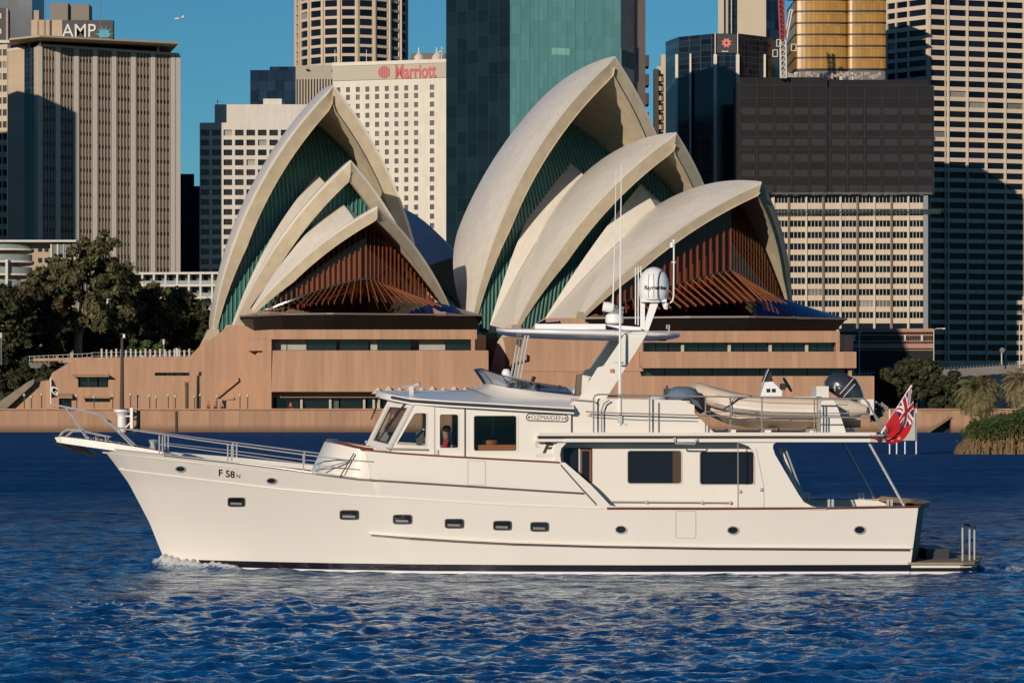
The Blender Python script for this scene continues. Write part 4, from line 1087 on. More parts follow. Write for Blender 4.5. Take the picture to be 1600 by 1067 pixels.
# gold tower
t = thing('gold_tower', 'bronze gold tower with rounded lobes and thin black floor lines', 'building', (xat(1310, 886), 886, 60))
outl = []
for (x0, x1, d0, bul) in ((1240, 1322, 884, 2.8), (1322, 1382, 882.4, 1.5)):
    for j in range(15):
        a = math.pi * j / 14; c = (x0 + x1) / 2; h = (x1 - x0) / 2
        outl.append((xat(c - h * math.cos(a), 886), d0 - bul * abs(math.sin(a)) ** .42))
mb = MB(); n = len(outl)
zlo, zhi = zat(110, 882), 134
mb.loft([[Vector((x, y, z)) for x, y in outl] + [Vector((outl[-1][0], 908, z)), Vector((outl[0][0], 908, z))] for z in (zlo, zhi)], True, True, True)
mb.build('gold_wall', M['gold'], t)
cxm = sum(x for x, y in outl) / n
for i in range(9):
    z = zat(109 - 18.1 * i, 882); mb = MB()
    R1 = [Vector((cxm + (x - cxm) * 1.006, y - .22, 0)) for x, y in outl] + [Vector((outl[-1][0] + .1, 907, 0)), Vector((outl[0][0] - .1, 907, 0))]
    mb.loft([[p + Vector((0, 0, z + dz)) for p in R1] for dz in (-.26, .26)], True, True, True); mb.build('floor_line', mat('black_joint', (.012, .011, .012), .5), t)
mb = MB(); R1 = [Vector((cxm + (x - cxm) * .995, y + .4, 0)) for x, y in outl] + [Vector((outl[-1][0] - .2, 906, 0)), Vector((outl[0][0] + .2, 906, 0))]
mb.loft([[p + Vector((0, 0, z)) for p in R1] for z in (3, zlo)], True, True, True); mb.build('bare_storey', M['roof_grey'], t)
for px, w in ((1292, 5), (1314, 4.5), (1331, 4), (1346, 1.5), (1228, 8), (1244, 6)):
    mb = MB(); mb.box2(at(px - w / 2, 125, 874), at(px + w / 2, 114, 874.6)); mb.build('white_strut', M['white_conc'], t)
mb = MB()
for i in range(34):
    px = 1222 + i * 4.6; h = rng.uniform(.4, 2.0); mb.box(at(px, 118 + rng.uniform(-3, 3), 873.2 + rng.uniform(0, .8)), (rng.uniform(.4, 1.4), .4, h))
mb.build('site_clutter', mat('clutter', (.33, .29, .25), .8, var=.5), t)
# construction crane
t = thing('tower_crane', 'red and white lattice tower crane beside the gold tower', 'crane', at(1223, 125, 838))
def lattice(a, b, w, n, m, name):
    mb = MB(); a, b = Vector(a), Vector(b); d = (b - a)
    off = [Vector((x * w / 2, y * w / 2, 0)) for x, y in ((-1, -1), (1, -1), (1, 1), (-1, 1))]
    for o in off: mb.bar(a + o, b + o, .28, .28)
    for i in range(n):
        p, q = a + d * (i / n), a + d * ((i + 1) / n)
        for j in range(4):
            o, o2 = off[j], off[(j + 1) % 4]
            mb.bar(p + o, q + o2, .16, .16); mb.bar(p + o, p + o2, .16, .16)
    return mb.build(name, m, t)
white_l = mat('crane_white', (.62, .58, .52), .5); red_l = mat('crane_red', (.36, .035, .03), .5)
lattice(at(1224, 122, 838), at(1223, 63, 838), 1.7, 7, white_l, 'mast')
lattice(at(1223, 63, 838), at(1220, -6, 838), 1.5, 9, red_l, 'jib')
mb = MB(); mb.bar(at(1229, 62, 838), at(1238, 16, 838), .35, .35); mb.bar(at(1226, 62, 838), at(1234, 16, 838), .3, .3); mb.bar(at(1234, 16, 838), at(1238, 16, 838), .3, .3); mb.build('back_stay', white_l, t)
for px, y in ((1211, 84), (1240, 75), (1217, 68)):
    mb = MB(); c = at(px, y, 838)
    for dx, dz in ((0, 1), (0, -1)): mb.box(c + Vector((0, 0, dz)), (1.5, 1.2, .22))
    for dx in (-.7, .7): mb.box(c + Vector((dx, 0, 0)), (.2, 1.2, 1.8))
    mb.build('cab' if px == 1240 else 'platform', white_l, t)

# right hand tower
t, fs, z1 = block('office_tower', 'tall ribbed office tower on the right with pale bands and a shaded lower half', 'building', [(1383, 941), (1450, 928), (1660, 942)], 170, 30, body_m=M['tan_conc'])
M['band'] = mat('pale_bands', (.56, .46, .35), .75, var=.05, scale=.1)
for i, f in enumerate(fs):
    step = 15.87 / F * 928; zb0 = zat(563, 928)
    rows = [(zb0 + step * j, zb0 + step * (j + .6)) for j in range(int((170 - zb0) / step))]
    if i == 0: cols = [(.9, 4.2), (4.8, 9.4), (10.0, f.w - .9)]
    else:
        c0 = 33.0 / 210 * f.w; w = 29.6 / 210 * f.w
        cols = [(.9, c0 - .9)] + [(c0 + w * j, c0 + w * (j + 1) - .75) for j in range(6) if c0 + w * (j + 1) < f.w]
    windows_in(f, t, cols, rows, M['band'], M['pane_blue'], .7, most=100, zmin=zat(310, 928), skip=lambda p: p.z > zat(-14, 928))
    if i == 1:
        for c in cols[1:]:
            mb = MB(); f.slab(mb, c[0] - .62, c[0] - .2, 3, z1, 0, .45); mb.build('pier', M['pale_pier'], t)
        mb = MB(); f.slab(mb, 6.0, 6.4, 3, z1, 0, .35); f.slab(mb, 0.6, .9, 3, z1, 0, .35); mb.build('pier', M['tan_conc'], t)

# tower out of the left edge whose shadow falls on the tan office tower
t, fs, z1 = block('office_tower', 'plain stone tower beyond the left edge of the view', 'building', [(-430, 820), (-160, 812)], 123, 30, body_m=M['tan_conc'])
f = fs[0]; n = 16
windows_in(f, t, [(f.w * (i + .2) / n, f.w * (i + .8) / n) for i in range(n)], [(8 + 3.8 * k, 10 + 3.8 * k) for k in range(29)], M['tan_conc'], M['pane_brown'], most=0)
boxpart(t, 'plant_room', M['tan_conc'], (xat(-400, 825), 826, 122), (xat(-260, 825), 838, 128))

# expressway, its lamps, and the low dark blocks under it
t = thing('elevated_road', 'grey elevated roadway with a pale parapet running behind the right trees', 'bridge', at(1480, 590, 640))
mb = MB(); mb.prism([at(1320, 597, 640), at(1320, 583, 640), at(1480, 577, 640), at(1700, 562, 640), at(1700, 574, 640), at(1480, 590, 640)], (0, 12, 0)); mb.build('deck', mat('grey_concrete', (.17, .15, .135), .85, var=.25, scale=.15), t)
mb = MB()
for px in range(1336, 1700, 5): mb.box(at(px, 577.5 - max(0, (px - 1480)) * .068 + max(0, 1480 - px) * .037, 640), (.1, .1, 1.2))
mb.build('railing', M['grey_metal'], t)
for px in (1350, 1440, 1540): boxpart(t, 'pier', M['roof_grey'], at(px - 3, 640, 644), at(px + 3, 590, 647))
t, fs, z1 = block('site_hoarding', 'reddish scaffold hoarding at the foot of the wrapped building', 'scaffold', [(1312, 655), (1458, 655)], (655, 514), 10, body_m=M['roof_grey'])
f = fs[0]; plain(f, t, mat('matte_black', (.012, .012, .014), .9), z1=zat(545, 655)); plain(f, t, mat('dim_interior', (.10, .075, .06), .8, var=.5, scale=.6), 'back_wall', zat(545, 655), z1, -2)
pinkb = mat('pink_rails', (.40, .215, .15), .7, var=.15)
for y, h in ((514, .8), (521.5, .25), (531, .2), (538.5, 1.05), (545, .2)):
    mb = MB(); f.slab(mb, 0, f.w, zat(y + 2, 655) - h / 2, zat(y + 2, 655) + h / 2, 0, .3); mb.build('rail', pinkb, t)
mb = MB()
for i in range(60): f.slab(mb, f.w * i / 59 - .06, f.w * i / 59 + .06, zat(545, 655), z1, 0, .12)
mb.build('baluster', mat('brown_rails', (.13, .07, .055), .7), t)
for px in (1334.5, 1413.5, 1440):
    mb = MB(); u = (px - 1312) / 146 * f.w; f.slab(mb, u - .22, u + .22, zat(533, 655), zat(523, 655), .3, .5); mb.build('post', M['white_conc'], t)
def street_lamp(px, ytop, ybot, Y, arm, label):
    t = thing('street_lamp', label, 'street lamp', at(px, ybot, Y), 'street lamps along the elevated road')
    mb = MB(); mb.tube([at(px, ybot, Y), at(px, ytop, Y), at(px + arm * .3, ytop - 1.5, Y), at(px + arm, ytop - 2, Y)], .11, 6); mb.build('pole', M['pale_pier'], t)
    mb = MB(); c = at(px + arm, ytop - 1.6, Y); mb.lathe([(.05, -.22), (.38, -.15), (.42, .1), (.1, .2)], c, 8); mb.build('lamp_head', M['white_conc'], t)
street_lamp(1459, 515, 577, 637, 16, 'street lamp with a long arm in front of the shaded tower')
street_lamp(1343, 520, 590, 637, 1, 'plain pale lamp post at the right end of the opera podium')
street_lamp(1593, 507, 575, 600, 10, 'tall street lamp at the right edge of the picture')
t = thing('road_sign', 'small round pale sign on a post beside the elevated road', 'sign', at(1565, 570, 637))
mb = MB(); mb.tube([at(1565, 570, 637), at(1565, 545, 637)], .15, 6); mb.build('post', M['pale_pier'], t)
mb = MB(); mb.lathe([(.6, -.1), (.6, .1)], at(1566, 547, 636.7), 14, axis=(0, 1, 0)); mb.build('plate', M['roof_grey'], t)
# ---------------------------------------------------------------- trees and plants
def leaf_mat(name, col, var=.5):
    m, nt, b = nt_of(name)
    g = N(nt, 'ShaderNodeNewGeometry')
    c = mixc(nt, g.outputs['Random Per Island'], tuple(x * (1 - var) for x in col), tuple(x * (1 + var) for x in col))
    nt.links.new(c, b.inputs['Base Color']); b.inputs['Roughness'].default_value = .7; b.inputs['Specular IOR Level'].default_value = .2
    return m
M['leaf'] = leaf_mat('fig_leaves', (.092, .090, .038))
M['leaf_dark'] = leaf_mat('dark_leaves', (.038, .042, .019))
M['leaf_green'] = leaf_mat('green_leaves', (.055, .085, .022))
M['leaf_grass'] = leaf_mat('scrub_leaves', (.044, .068, .018))
M['leaf_rust'] = leaf_mat('rusty_leaves', (.075, .052, .026))
M['bark'] = mat('pale_bark', (.30, .205, .13), .9, var=.35, scale=1.5)
M['bark_dark'] = mat('dark_bark', (.09, .07, .05), .9, var=.3, scale=1.5)

def crown_mesh(clumps, n, size, rng, up=.35):
    """many small leaf sprays over the shells of the clumps; clumps: (centre, rx, ry, rz)"""
    mb = MB()
    tot = sum(c[1] * c[3] for c in clumps)
    for c, rx, ry, rz in clumps:
        k = int(n * rx * rz / tot)
        subs = []
        for i in range(max(7, int(rx * rz * 1.1))):
            d = Vector((rng.gauss(0, 1), rng.gauss(0, 1), rng.gauss(0, 1))).normalized()
            subs.append(Vector((d.x * rx, d.y * ry, d.z * rz)) * rng.uniform(.5, 1.0))
        for i in range(k):
            sc_ = rng.choice(subs); r = rng.uniform(.22, .42) * min(rx, rz)
            d = Vector((rng.gauss(0, 1), rng.gauss(0, 1), rng.gauss(0, .8))).normalized()
            p = Vector(c) + sc_ + d * r * rng.uniform(.4, 1.05)
            nrm = (d + Vector((rng.gauss(0, .5), rng.gauss(0, .5), rng.gauss(0, .5) + up))).normalized()
            a = nrm.orthogonal().normalized(); b = nrm.cross(a); th = rng.uniform(0, 6.28)
            a, b = a * math.cos(th) + b * math.sin(th), b * math.cos(th) - a * math.sin(th)
            L = size * rng.uniform(.6, 1.3); w = L * rng.uniform(.35, .6)
            mb.add([p - a * L, p + b * w, p + a * L, p - b * w], [(0, 1, 2, 3)])
    return mb
def tree(name, label, base, trunk, clumps, n, size, leaf, bark, seed, group=None, cat='tree'):
    rng = random.Random(seed)
    t = thing(name, label, cat, base, group)
    mb = MB(); base = Vector(base)
    for path, r0, r1 in trunk:
        path = [Vector(p) for p in path]; k = len(path)
        mb.tube(path, [r0 + (r1 - r0) * i / (k - 1) for i in range(k)], 8)
    mb.build('trunk', bark, t, smooth=True)
    crown_mesh(clumps, n, size, rng).build('crown', leaf, t)
    return t
def T(px, py, Y, dy=0): return at(px, py, Y) + Vector((0, dy, 0))
def cl(px, py, Y, rpx, rpy, rd=None):
    k = Y / F * 1.25; return (at(px, py, Y), rpx * k, (rd or (rpx + rpy) / 2) * k, rpy * k)

Y = 505
tree('fig_tree', 'huge spreading fig tree with a forked pale trunk, tallest on the left', T(122, 562, Y),
     [([T(121, 566, Y), T(122, 535, Y), T(124, 520, Y)], .85, .6), ([T(124, 525, Y), T(134, 500, Y), T(141, 470, Y), T(150, 430, Y, 1)], .48, .15), ([T(121, 524, Y), T(115, 495, Y), T(106, 468, Y), T(92, 440, Y, -1)], .42, .14),
      ([T(123, 525, Y), T(122, 500, Y, 1), T(127, 470, Y, 1), T(128, 420, Y, 1)], .4, .14), ([T(138, 485, Y), T(155, 468, Y), T(172, 455, Y)], .25, .1), ([T(108, 475, Y), T(90, 462, Y), T(78, 452, Y)], .22, .1)],
     [cl(150, 385, Y, 28, 20), cl(160, 420, Y, 34, 24), cl(120, 418, Y, 36, 22), cl(88, 440, Y, 36, 26), cl(190, 440, Y + 4, 26, 30), cl(130, 452, Y - 4, 44, 22), cl(72, 470, Y, 34, 26), cl(172, 470, Y, 34, 26), cl(150, 490, Y - 4, 20, 22), cl(95, 492, Y - 2, 30, 16), cl(52, 452, Y + 3, 26, 24)],
     30000, .52, M['leaf'], M['bark'], 1)
tree('fig_tree', 'rust tinged tree at the left of the tall fig', T(84, 560, 500), [([T(84, 564, 500), T(85, 520, 500), T(83, 490, 500)], .35, .15), ([T(85, 525, 500), T(75, 500, 500)], .2, .08)],
     [cl(62, 490, 500, 30, 30), cl(38, 480, 500, 30, 24), cl(90, 505, 500, 20, 16), cl(40, 520, 502, 30, 20)], 11000, .55, M['leaf_rust'], M['bark_dark'], 2)
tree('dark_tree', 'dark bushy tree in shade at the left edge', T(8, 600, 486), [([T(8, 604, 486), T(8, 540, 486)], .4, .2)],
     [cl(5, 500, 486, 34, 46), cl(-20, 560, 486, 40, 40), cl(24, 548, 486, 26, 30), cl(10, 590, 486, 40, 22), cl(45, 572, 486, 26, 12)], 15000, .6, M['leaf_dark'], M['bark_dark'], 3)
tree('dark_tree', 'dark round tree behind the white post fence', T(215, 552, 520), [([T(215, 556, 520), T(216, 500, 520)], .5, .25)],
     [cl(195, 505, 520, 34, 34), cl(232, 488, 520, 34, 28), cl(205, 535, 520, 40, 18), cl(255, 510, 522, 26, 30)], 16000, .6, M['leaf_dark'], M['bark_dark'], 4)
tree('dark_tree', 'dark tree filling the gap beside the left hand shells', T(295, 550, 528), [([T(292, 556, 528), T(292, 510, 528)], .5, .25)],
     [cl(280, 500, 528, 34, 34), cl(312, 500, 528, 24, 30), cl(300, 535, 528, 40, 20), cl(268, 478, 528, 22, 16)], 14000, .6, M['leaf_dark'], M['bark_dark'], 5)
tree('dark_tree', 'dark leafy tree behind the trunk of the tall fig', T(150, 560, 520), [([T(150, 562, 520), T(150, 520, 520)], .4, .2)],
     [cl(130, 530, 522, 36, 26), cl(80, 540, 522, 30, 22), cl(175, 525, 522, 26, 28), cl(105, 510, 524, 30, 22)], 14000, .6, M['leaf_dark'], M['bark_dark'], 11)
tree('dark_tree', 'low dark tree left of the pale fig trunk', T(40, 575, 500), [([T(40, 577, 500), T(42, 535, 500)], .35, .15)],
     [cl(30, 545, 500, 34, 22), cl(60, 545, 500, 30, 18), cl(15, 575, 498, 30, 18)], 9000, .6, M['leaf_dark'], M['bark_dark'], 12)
tree('small_tree', 'olive tree top between the fig and the white balconies', T(240, 540, 540), [([T(240, 550, 540), T(238, 470, 540)], .4, .2)],
     [cl(222, 452, 540, 26, 16), cl(252, 460, 540, 22, 14), cl(205, 470, 540, 20, 18)], 6500, .5, M['leaf'], M['bark_dark'], 6)
tree('shrub', 'round bright green shrub behind the white post fence', T(232, 556, 489), [([T(232, 558, 489), T(232, 545, 489)], .15, .1)],
     [cl(218, 540, 489, 16, 12), cl(240, 536, 489, 18, 14)], 3000, .4, M['leaf_green'], M['bark_dark'], 7, cat='shrub')
tree('shrub', 'low dark hedge on the terrace at the far left', T(52, 600, 470), [([T(52, 604, 470), T(52, 590, 470)], .15, .1)],
     [cl(66, 580, 467, 16, 9), cl(42, 585, 467, 18, 11), cl(18, 600, 467, 24, 18), cl(85, 572, 467, 12, 6)], 8000, .4, M['leaf_dark'], M['bark_dark'], 8, cat='shrub')
for i, (px, y0, lab) in enumerate(((1388, 575, 'dark tree behind the outboard motor on the quay'), (1432, 560, 'dark tree behind the flag, its crown highest of the quay trees'), (1478, 585, 'dark tree on the quay left of the palm'))):
    tree('quay_tree', lab, T(px, 642, 470), [([T(px, 644, 470), T(px + 1, 600, 470)], .25, .12)],
         [cl(px - 12, y0 + 32, 470, 22, 22), cl(px + 14, y0 + 28, 470, 22, 24), cl(px, y0 + 14, 470, 22, 14), cl(px + 4, y0 + 48, 470, 30, 16)], 8000, .5, M['leaf_dark'], M['bark_dark'], 20 + i, 'trees on the quay')
tree('quay_tree', 'small yellow green tree in front of the elevated road', T(1420, 620, 476), [([T(1420, 622, 476), T(1420, 590, 476)], .2, .1)], [cl(1420, 577, 476, 16, 14), cl(1414, 590, 476, 12, 12)], 2600, .45, M['leaf'], M['bark_dark'], 27, 'trees on the quay')

def palm(label, base, rpx, Y, seed, leaf):
    rng = random.Random(seed); t = thing('palm_tree', label, 'palm tree', base, 'palms on the quay'); base = Vector(base)
    top = base + Vector((0, 0, 3.4)); k = Y / F
    mb = MB(); mb.tube([base, base.lerp(top, .5), top], [.45, .4, .5], 10); mb.build('trunk', M['bark_dark'], t)
    fr = MB(); R_ = rpx * k
    for i in range(300):
        az = rng.uniform(0, 6.283); el = math.asin(rng.uniform(-.75, .98)); L = R_ * rng.uniform(.85, 1.1)
        d = Vector((math.cos(az) * math.cos(el), math.sin(az) * math.cos(el), math.sin(el)))
        pts = []; p = top.copy(); v = d.copy(); n = 7
        for j in range(n + 1):
            pts.append(p.copy()); p = p + v * (L / n); v = (v + Vector((0, 0, -.17 - .05 * j))).normalized()
        for j in range(1, n):
            tg = (pts[j + 1] - pts[j - 1]).normalized(); sd = tg.cross(Vector((0, 0, 1)));
            sd = sd.normalized() if sd.length > .05 else Vector((1, 0, 0))
            for s_ in (-1, 1):
                for h in (0, .5):
                    b = pts[j].lerp(pts[j + 1], h); w = .75 * math.sin(math.pi * (j + h) / (n + 1)) + .18
                    tip = b + (sd * s_ * .8 + tg * .7 + Vector((0, 0, -.35))).normalized() * w
                    fr.add([b - tg * .05, b + tg * .12, tip], [(0, 1, 2)])
        fr.tube(pts, [.05 * (1 - j / (n + 1)) + .01 for j in range(n + 1)], 3)
    fr.build('fronds', leaf, t)
M['leaf_palm'] = leaf_mat('palm_fronds', (.19, .165, .075), .45)
palm('large round date palm left of the scrub covered point', T(1528, 650, 400), 44, 400, 3, M['leaf_palm'])
palm('pale dry palm at the right edge of the picture', T(1598, 640, 395), 40, 395, 5, leaf_mat('dry_fronds', (.24, .19, .10), .4))

# scrub covered point on the right
pt = thing('rocky_point', 'scrub covered rocky point standing in the water at the right edge', 'headland', at(1560, 708, 221))
mb = MB(); rng = random.Random(9); Yp = 219
nx, ny = 120, 22; G = []
for i in range(nx):
    row = []
    for j in range(ny):
        u, v = i / (nx - 1), j / (ny - 1); px = 1488 + u * 330
        edge = min(1, u / .10) ** .6
        prof = min(1, v / .18) ** .7
        z = -.3 + (1.7 + 1.1 * min(1, u * 3.2)) * edge * prof + (noise.noise(Vector((px * .08, v * 6, 1))) * .5 + noise.noise(Vector((px * .3, v * 14, 5))) * .34 + noise.noise(Vector((px * .9, v * 30, 8))) * .12) * edge
        jag = noise.noise(Vector((px * .15, 0, 3))) * .8
        row.append(Vector((xat(px, Yp + v * 16), Yp + v * 16 + jag * (1 - v), z)))
    G.append(row)
mb.loft(G, False)
mb.build('rock', mat('ochre_rock', (.17, .115, .055), .95, var=.6, scale=1.2, bump=.6, bscale=3), pt)
gr = MB(); rs = MB()
for i in range(42000):
    u, v = rng.random() ** .9, rng.random() ** 1.3; px = 1496 + u * 330
    i0 = min(nx - 2, int((px - 1488) / 330 * (nx - 1))); j0 = min(ny - 2, int((.03 + v * .9) * (ny - 1)))
    p = G[i0][j0].lerp(G[i0 + 1][j0 + 1], rng.random())
    if p.z < .75 + .9 * abs(noise.noise(Vector((px * .06, 3, 1)))): continue
    cl_ = .35 + .65 * max(0, noise.noise(Vector((p.x * .8, p.y * .5, 2))) + .5)
    h = rng.uniform(.05, .95) * cl_ * (1 + .35 * min(1, u * 3))
    c = p + Vector((rng.gauss(0, .15), -rng.random() * .5, h)); n_ = Vector((rng.gauss(0, .6), -.5 + rng.gauss(0, .5), rng.random() + .2)).normalized()
    a = n_.orthogonal().normalized(); b = n_.cross(a); L = rng.uniform(.05, .13)
    gr.add([c - a * L, c + b * L * .6, c + a * L, c - b * L * .6], [(0, 1, 2, 3)])
structure(gr.build('scrub', M['leaf_grass'], pt), 'stuff')
for i in range(1300):
    u = rng.random(); px = 1497 + u * 325; i0 = min(nx - 2, int((px - 1488) / 330 * (nx - 1))); j0 = rng.choice((1, 2, 2, 3))
    p = G[i0][j0] + Vector((rng.gauss(0, .1), -.1 - rng.random() * .4, rng.uniform(-.35, .15)))
    d = Vector((rng.gauss(0, .22), -.35 + rng.gauss(0, .2), -1)) * rng.uniform(.3, .95) * (.5 + .8 * max(0, noise.noise(Vector((px * .1, 0, 7))) + .4))
    s_ = Vector((.035, .0, 0)); rs.add([p - s_, p + s_, p + d], [(0, 1, 2)])
structure(rs.build('dry_reeds', leaf_mat('dry_reeds', (.20, .135, .055), .6), pt), 'stuff')

# ---------------------------------------------------------------- waterfront furniture and people
def lamp_post(px, top, label):
    t = thing('lamp_post', label, 'lamp post', at(px, 639, 441), 'lamp posts along the promenade')
    mb = MB(); mb.tube([at(px, 641, 441), at(px, top, 441)], .09, 6); mb.build('post', M['bark_dark'], t)
    mb = MB(); mb.lathe([(.05, 0), (.2, .05), (.22, .3), (.05, .42)], at(px, top, 441), 8); mb.build('lamp_head', M['pale_pier'], t)
LP = [(38, 619), (49, 622), (65, 618), (120, 620), (147, 622), (176, 620), (204, 618), (215, 621), (234, 620), (244, 622), (263, 619), (274, 621), (304, 621), (313, 619), (339, 621), (375, 619), (387, 620)]
for i, (px, y) in enumerate(LP):
    lamp_post(px, y, 'slim promenade lamp post on the sea wall, number %d counting from the left' % (i + 1) if False else
              ['leftmost slim lamp post on the sea wall', 'second slim lamp post from the left on the sea wall', 'lamp post just left of the bow flag', 'lamp post below the wide wing window', 'lamp post under the right end of the wing window', 'lamp post just left of the white beacon', 'lamp post just right of the white beacon', 'shorter lamp post a step right of the beacon', 'lamp post midway between beacon and slit window', 'lamp post below the left end of the slit window', 'lamp post below the middle of the slit window', 'lamp post beside the dark wall pipe', 'lamp post left of the seated red figures, near their wall', 'lamp post closest on the left to the seated red figures', 'lamp post just behind the red seated figures', 'lamp post below the sloped stair parapet', 'lamp post closest to the cafe windows'][i])
mb = MB(); t = thing('drain_pipe', 'dark vertical pipe standing against the pink wing wall', 'pipe', at(292, 640, 445))
mb.tube([at(292, 640, 445), at(292, 598, 445)], .28, 8); mb.bar(at(289.5, 596, 445), at(289.5, 603, 445), .15, .15); mb.bar(at(294, 596, 445), at(294, 601, 445), .15, .15); mb.build('pipe', M['bark_dark'], t)
# terrace fence of white posts
t = thing('terrace_fence', 'row of white posts with rails along the top of the low pink wing', 'fence', at(230, 561, 462))
mb = MB(); mb.bar(at(52, 562, 462), at(302, 559, 462), .3, .5); mb.build('kerb', M['granite'], t)
mb = MB(); mb.bar(at(142, 551, 462), at(302, 549, 462), .06, .06); mb.bar(at(142, 556, 462), at(302, 555, 462), .06, .06); mb.build('rail', M['grey_metal'], t)
for i in range(19):
    px = 159 + i * 7.6; mb = MB(); h = 545 + (i * 7 % 3); mb.tube([at(px, 560, 462), at(px, h + 2, 462), at(px, h, 462)], [.16, .16, .22], 6); mb.build('post', M['white_conc'], t)
t = thing('terrace_fence', 'grey railing on the stepped terrace at the far left', 'fence', at(90, 562, 468))
mb = MB()
for y in (555, 561): mb.bar(at(45, y + 2, 468), at(145, y - 3, 468), .08, .08)
for i in range(14): mb.bar(at(46 + i * 7.5, 566, 468), at(46 + i * 7.5, 556 - i * .3, 468), .07, .07)
mb.build('railing', M['grey_metal'], t)
mb = MB(); mb.box2(at(45, 575, 469), at(112, 566, 470)); mb.build('base_wall', M['roof_grey'], t)
def terrace_lamp(px, y0, y1, lab):
    t = thing('lamp_post', lab, 'lamp post', at(px, y1, 466), 'terrace lamp posts')
    mb = MB(); mb.tube([at(px, y1, 466), at(px, y0 + 8, 466)], .1, 6); mb.build('post', M['grey_metal'], t)
    mb = MB(); mb.tube([at(px, y0 + 8, 466), at(px, y0, 466)], .2, 8); mb.build('lamp_head', M['white_conc'], t)
terrace_lamp(2, 520, 570, 'white lamp against the dark trees at the left edge'); terrace_lamp(256, 530, 561, 'thin lamp post standing among the white fence posts')
# navigation beacon
t = thing('navigation_beacon', 'white drum shaped beacon with a ladder and a tall dark pole', 'beacon', at(192, 672, 436.5))
c = at(190.5, 672, 436.5); k = 436.5 / F
mb = MB(); mb.lathe([(.7, -.5), (.7, 2.2), (.9, 2.6), (1.25, 2.9), (1.25, 3.25), (.2, 3.25)], c, 16); mb.build('drum', M['white_paint'], t, smooth=False)
mb = MB(); mb.tube([c + Vector((0, 0, 3.2)), at(191, 528, 436.5)], [.36, .22], 8); mb.build('pole', mat('dark_pole', (.07, .05, .04), .8), t)
mb = MB(); mb.tube([at(194, 528, 436.5), at(194, 522, 436.5)], .22, 8); mb.build('lamp', M['white_paint'], t)
mb = MB(); mb.box2(at(203, 671, 436), at(208, 637, 436.4)); mb.bar(at(196, 668, 436.2), at(204, 660, 436.2), .25, .2); mb.bar(at(196, 650, 436.2), at(204, 650, 436.2), .2, .2); mb.build('ladder', M['white_paint'], t)
# sign board on piles
t = thing('channel_board', 'pale square board on white piles in the water behind the flag', 'sign', at(1412, 708, 221))
mb = MB(); mb.box2(at(1399, 688, 221), at(1430, 644, 221.1)); mb.build('board', mat('pale_board', (.40, .42, .38), .6, var=.1), t)
for px, y0 in ((1390, 640), (1401, 640), (1414, 640), (1431.5, 638)):
    mb = MB(); mb.tube([at(px, 722, 221.3), at(px, y0, 221.3)], .055, 6); mb.build('pile', M['white_paint'], t)
# cafe parasols
for i in range(10):
    px = 590 + i * 17; t = thing('parasol', ['leftmost white cafe parasol above the yacht roof', 'second white cafe parasol from the left', 'third white cafe parasol from the left', 'fourth white cafe parasol from the left', 'fifth white cafe parasol from the left', 'sixth white cafe parasol from the left', 'third white cafe parasol from the right', 'second white cafe parasol from the right' , 'white cafe parasol next to the last on the right end', 'rightmost white cafe parasol beside the tinted windscreen'][i] if i not in (6, 7) else ['fourth white cafe parasol counting from the right', 'third white cafe parasol counting from the right'][i - 6], 'parasol', at(px, 640, 450), 'white cafe parasols')
    s_ = .78 if i % 2 == 0 else 1; top = at(px, 603 + (2 if i % 2 == 0 else 0), 450); h = .9
    mb = MB(); mb.tube([at(px, 641, 450), top - Vector((0, 0, .3))], .05, 6); mb.build('pole', M['white_paint'], t)
    P = [top + Vector((x * .95, y * .95, -h - .15)) for x, y in ((-1, -1), (1, -1), (1, 1), (-1, 1))]; Pm = [top + Vector((x * .42, y * .42, -h * .55)) for x, y in ((-1, -1), (1, -1), (1, 1), (-1, 1))]
    mb = MB(); mb.loft([P, Pm, [top + Vector((x * .03, y * .03, 0)) for x, y in ((-1, -1), (1, -1), (1, 1), (-1, 1))]], True, False, True); mb.build('canopy', M['white_conc'], t)

def skin_body(name, verts, edges, radii, m, parent, root=0, sub=1):
    """one continuous surface grown over a joint skeleton"""
    off = Vector((0, 0, 0)); p = parent
    while p is not None: off += p.location; p = p.parent
    me = bpy.data.meshes.new(name); me.from_pydata([tuple(Vector(v) - off) for v in verts], edges, [])
    o = bpy.data.objects.new(name, me); COL.objects.link(o)
    md = o.modifiers.new('skin', 'SKIN'); me.skin_vertices.new() if not me.skin_vertices else None
    for i, r in enumerate(radii):
        sv = me.skin_vertices[0].data[i]; sv.radius = (r, r) if isinstance(r, (int, float)) else r; sv.use_root = (i == root)
    if sub: s_ = o.modifiers.new('sub', 'SUBSURF'); s_.levels = sub; s_.render_levels = sub
    dg = bpy.context.evaluated_depsgraph_get(); dg.update()
    me2 = bpy.data.meshes.new_from_object(o.evaluated_get(dg))
    o.modifiers.clear(); o.data = me2; bpy.data.meshes.remove(me)
    me2.materials.clear(); me2.materials.append(m); me2.polygons.foreach_set('use_smooth', [True] * len(me2.polygons))
    if parent is not None: o.parent = parent
    return o
M['skin'] = mat('skin', (.42, .24, .16), .6)
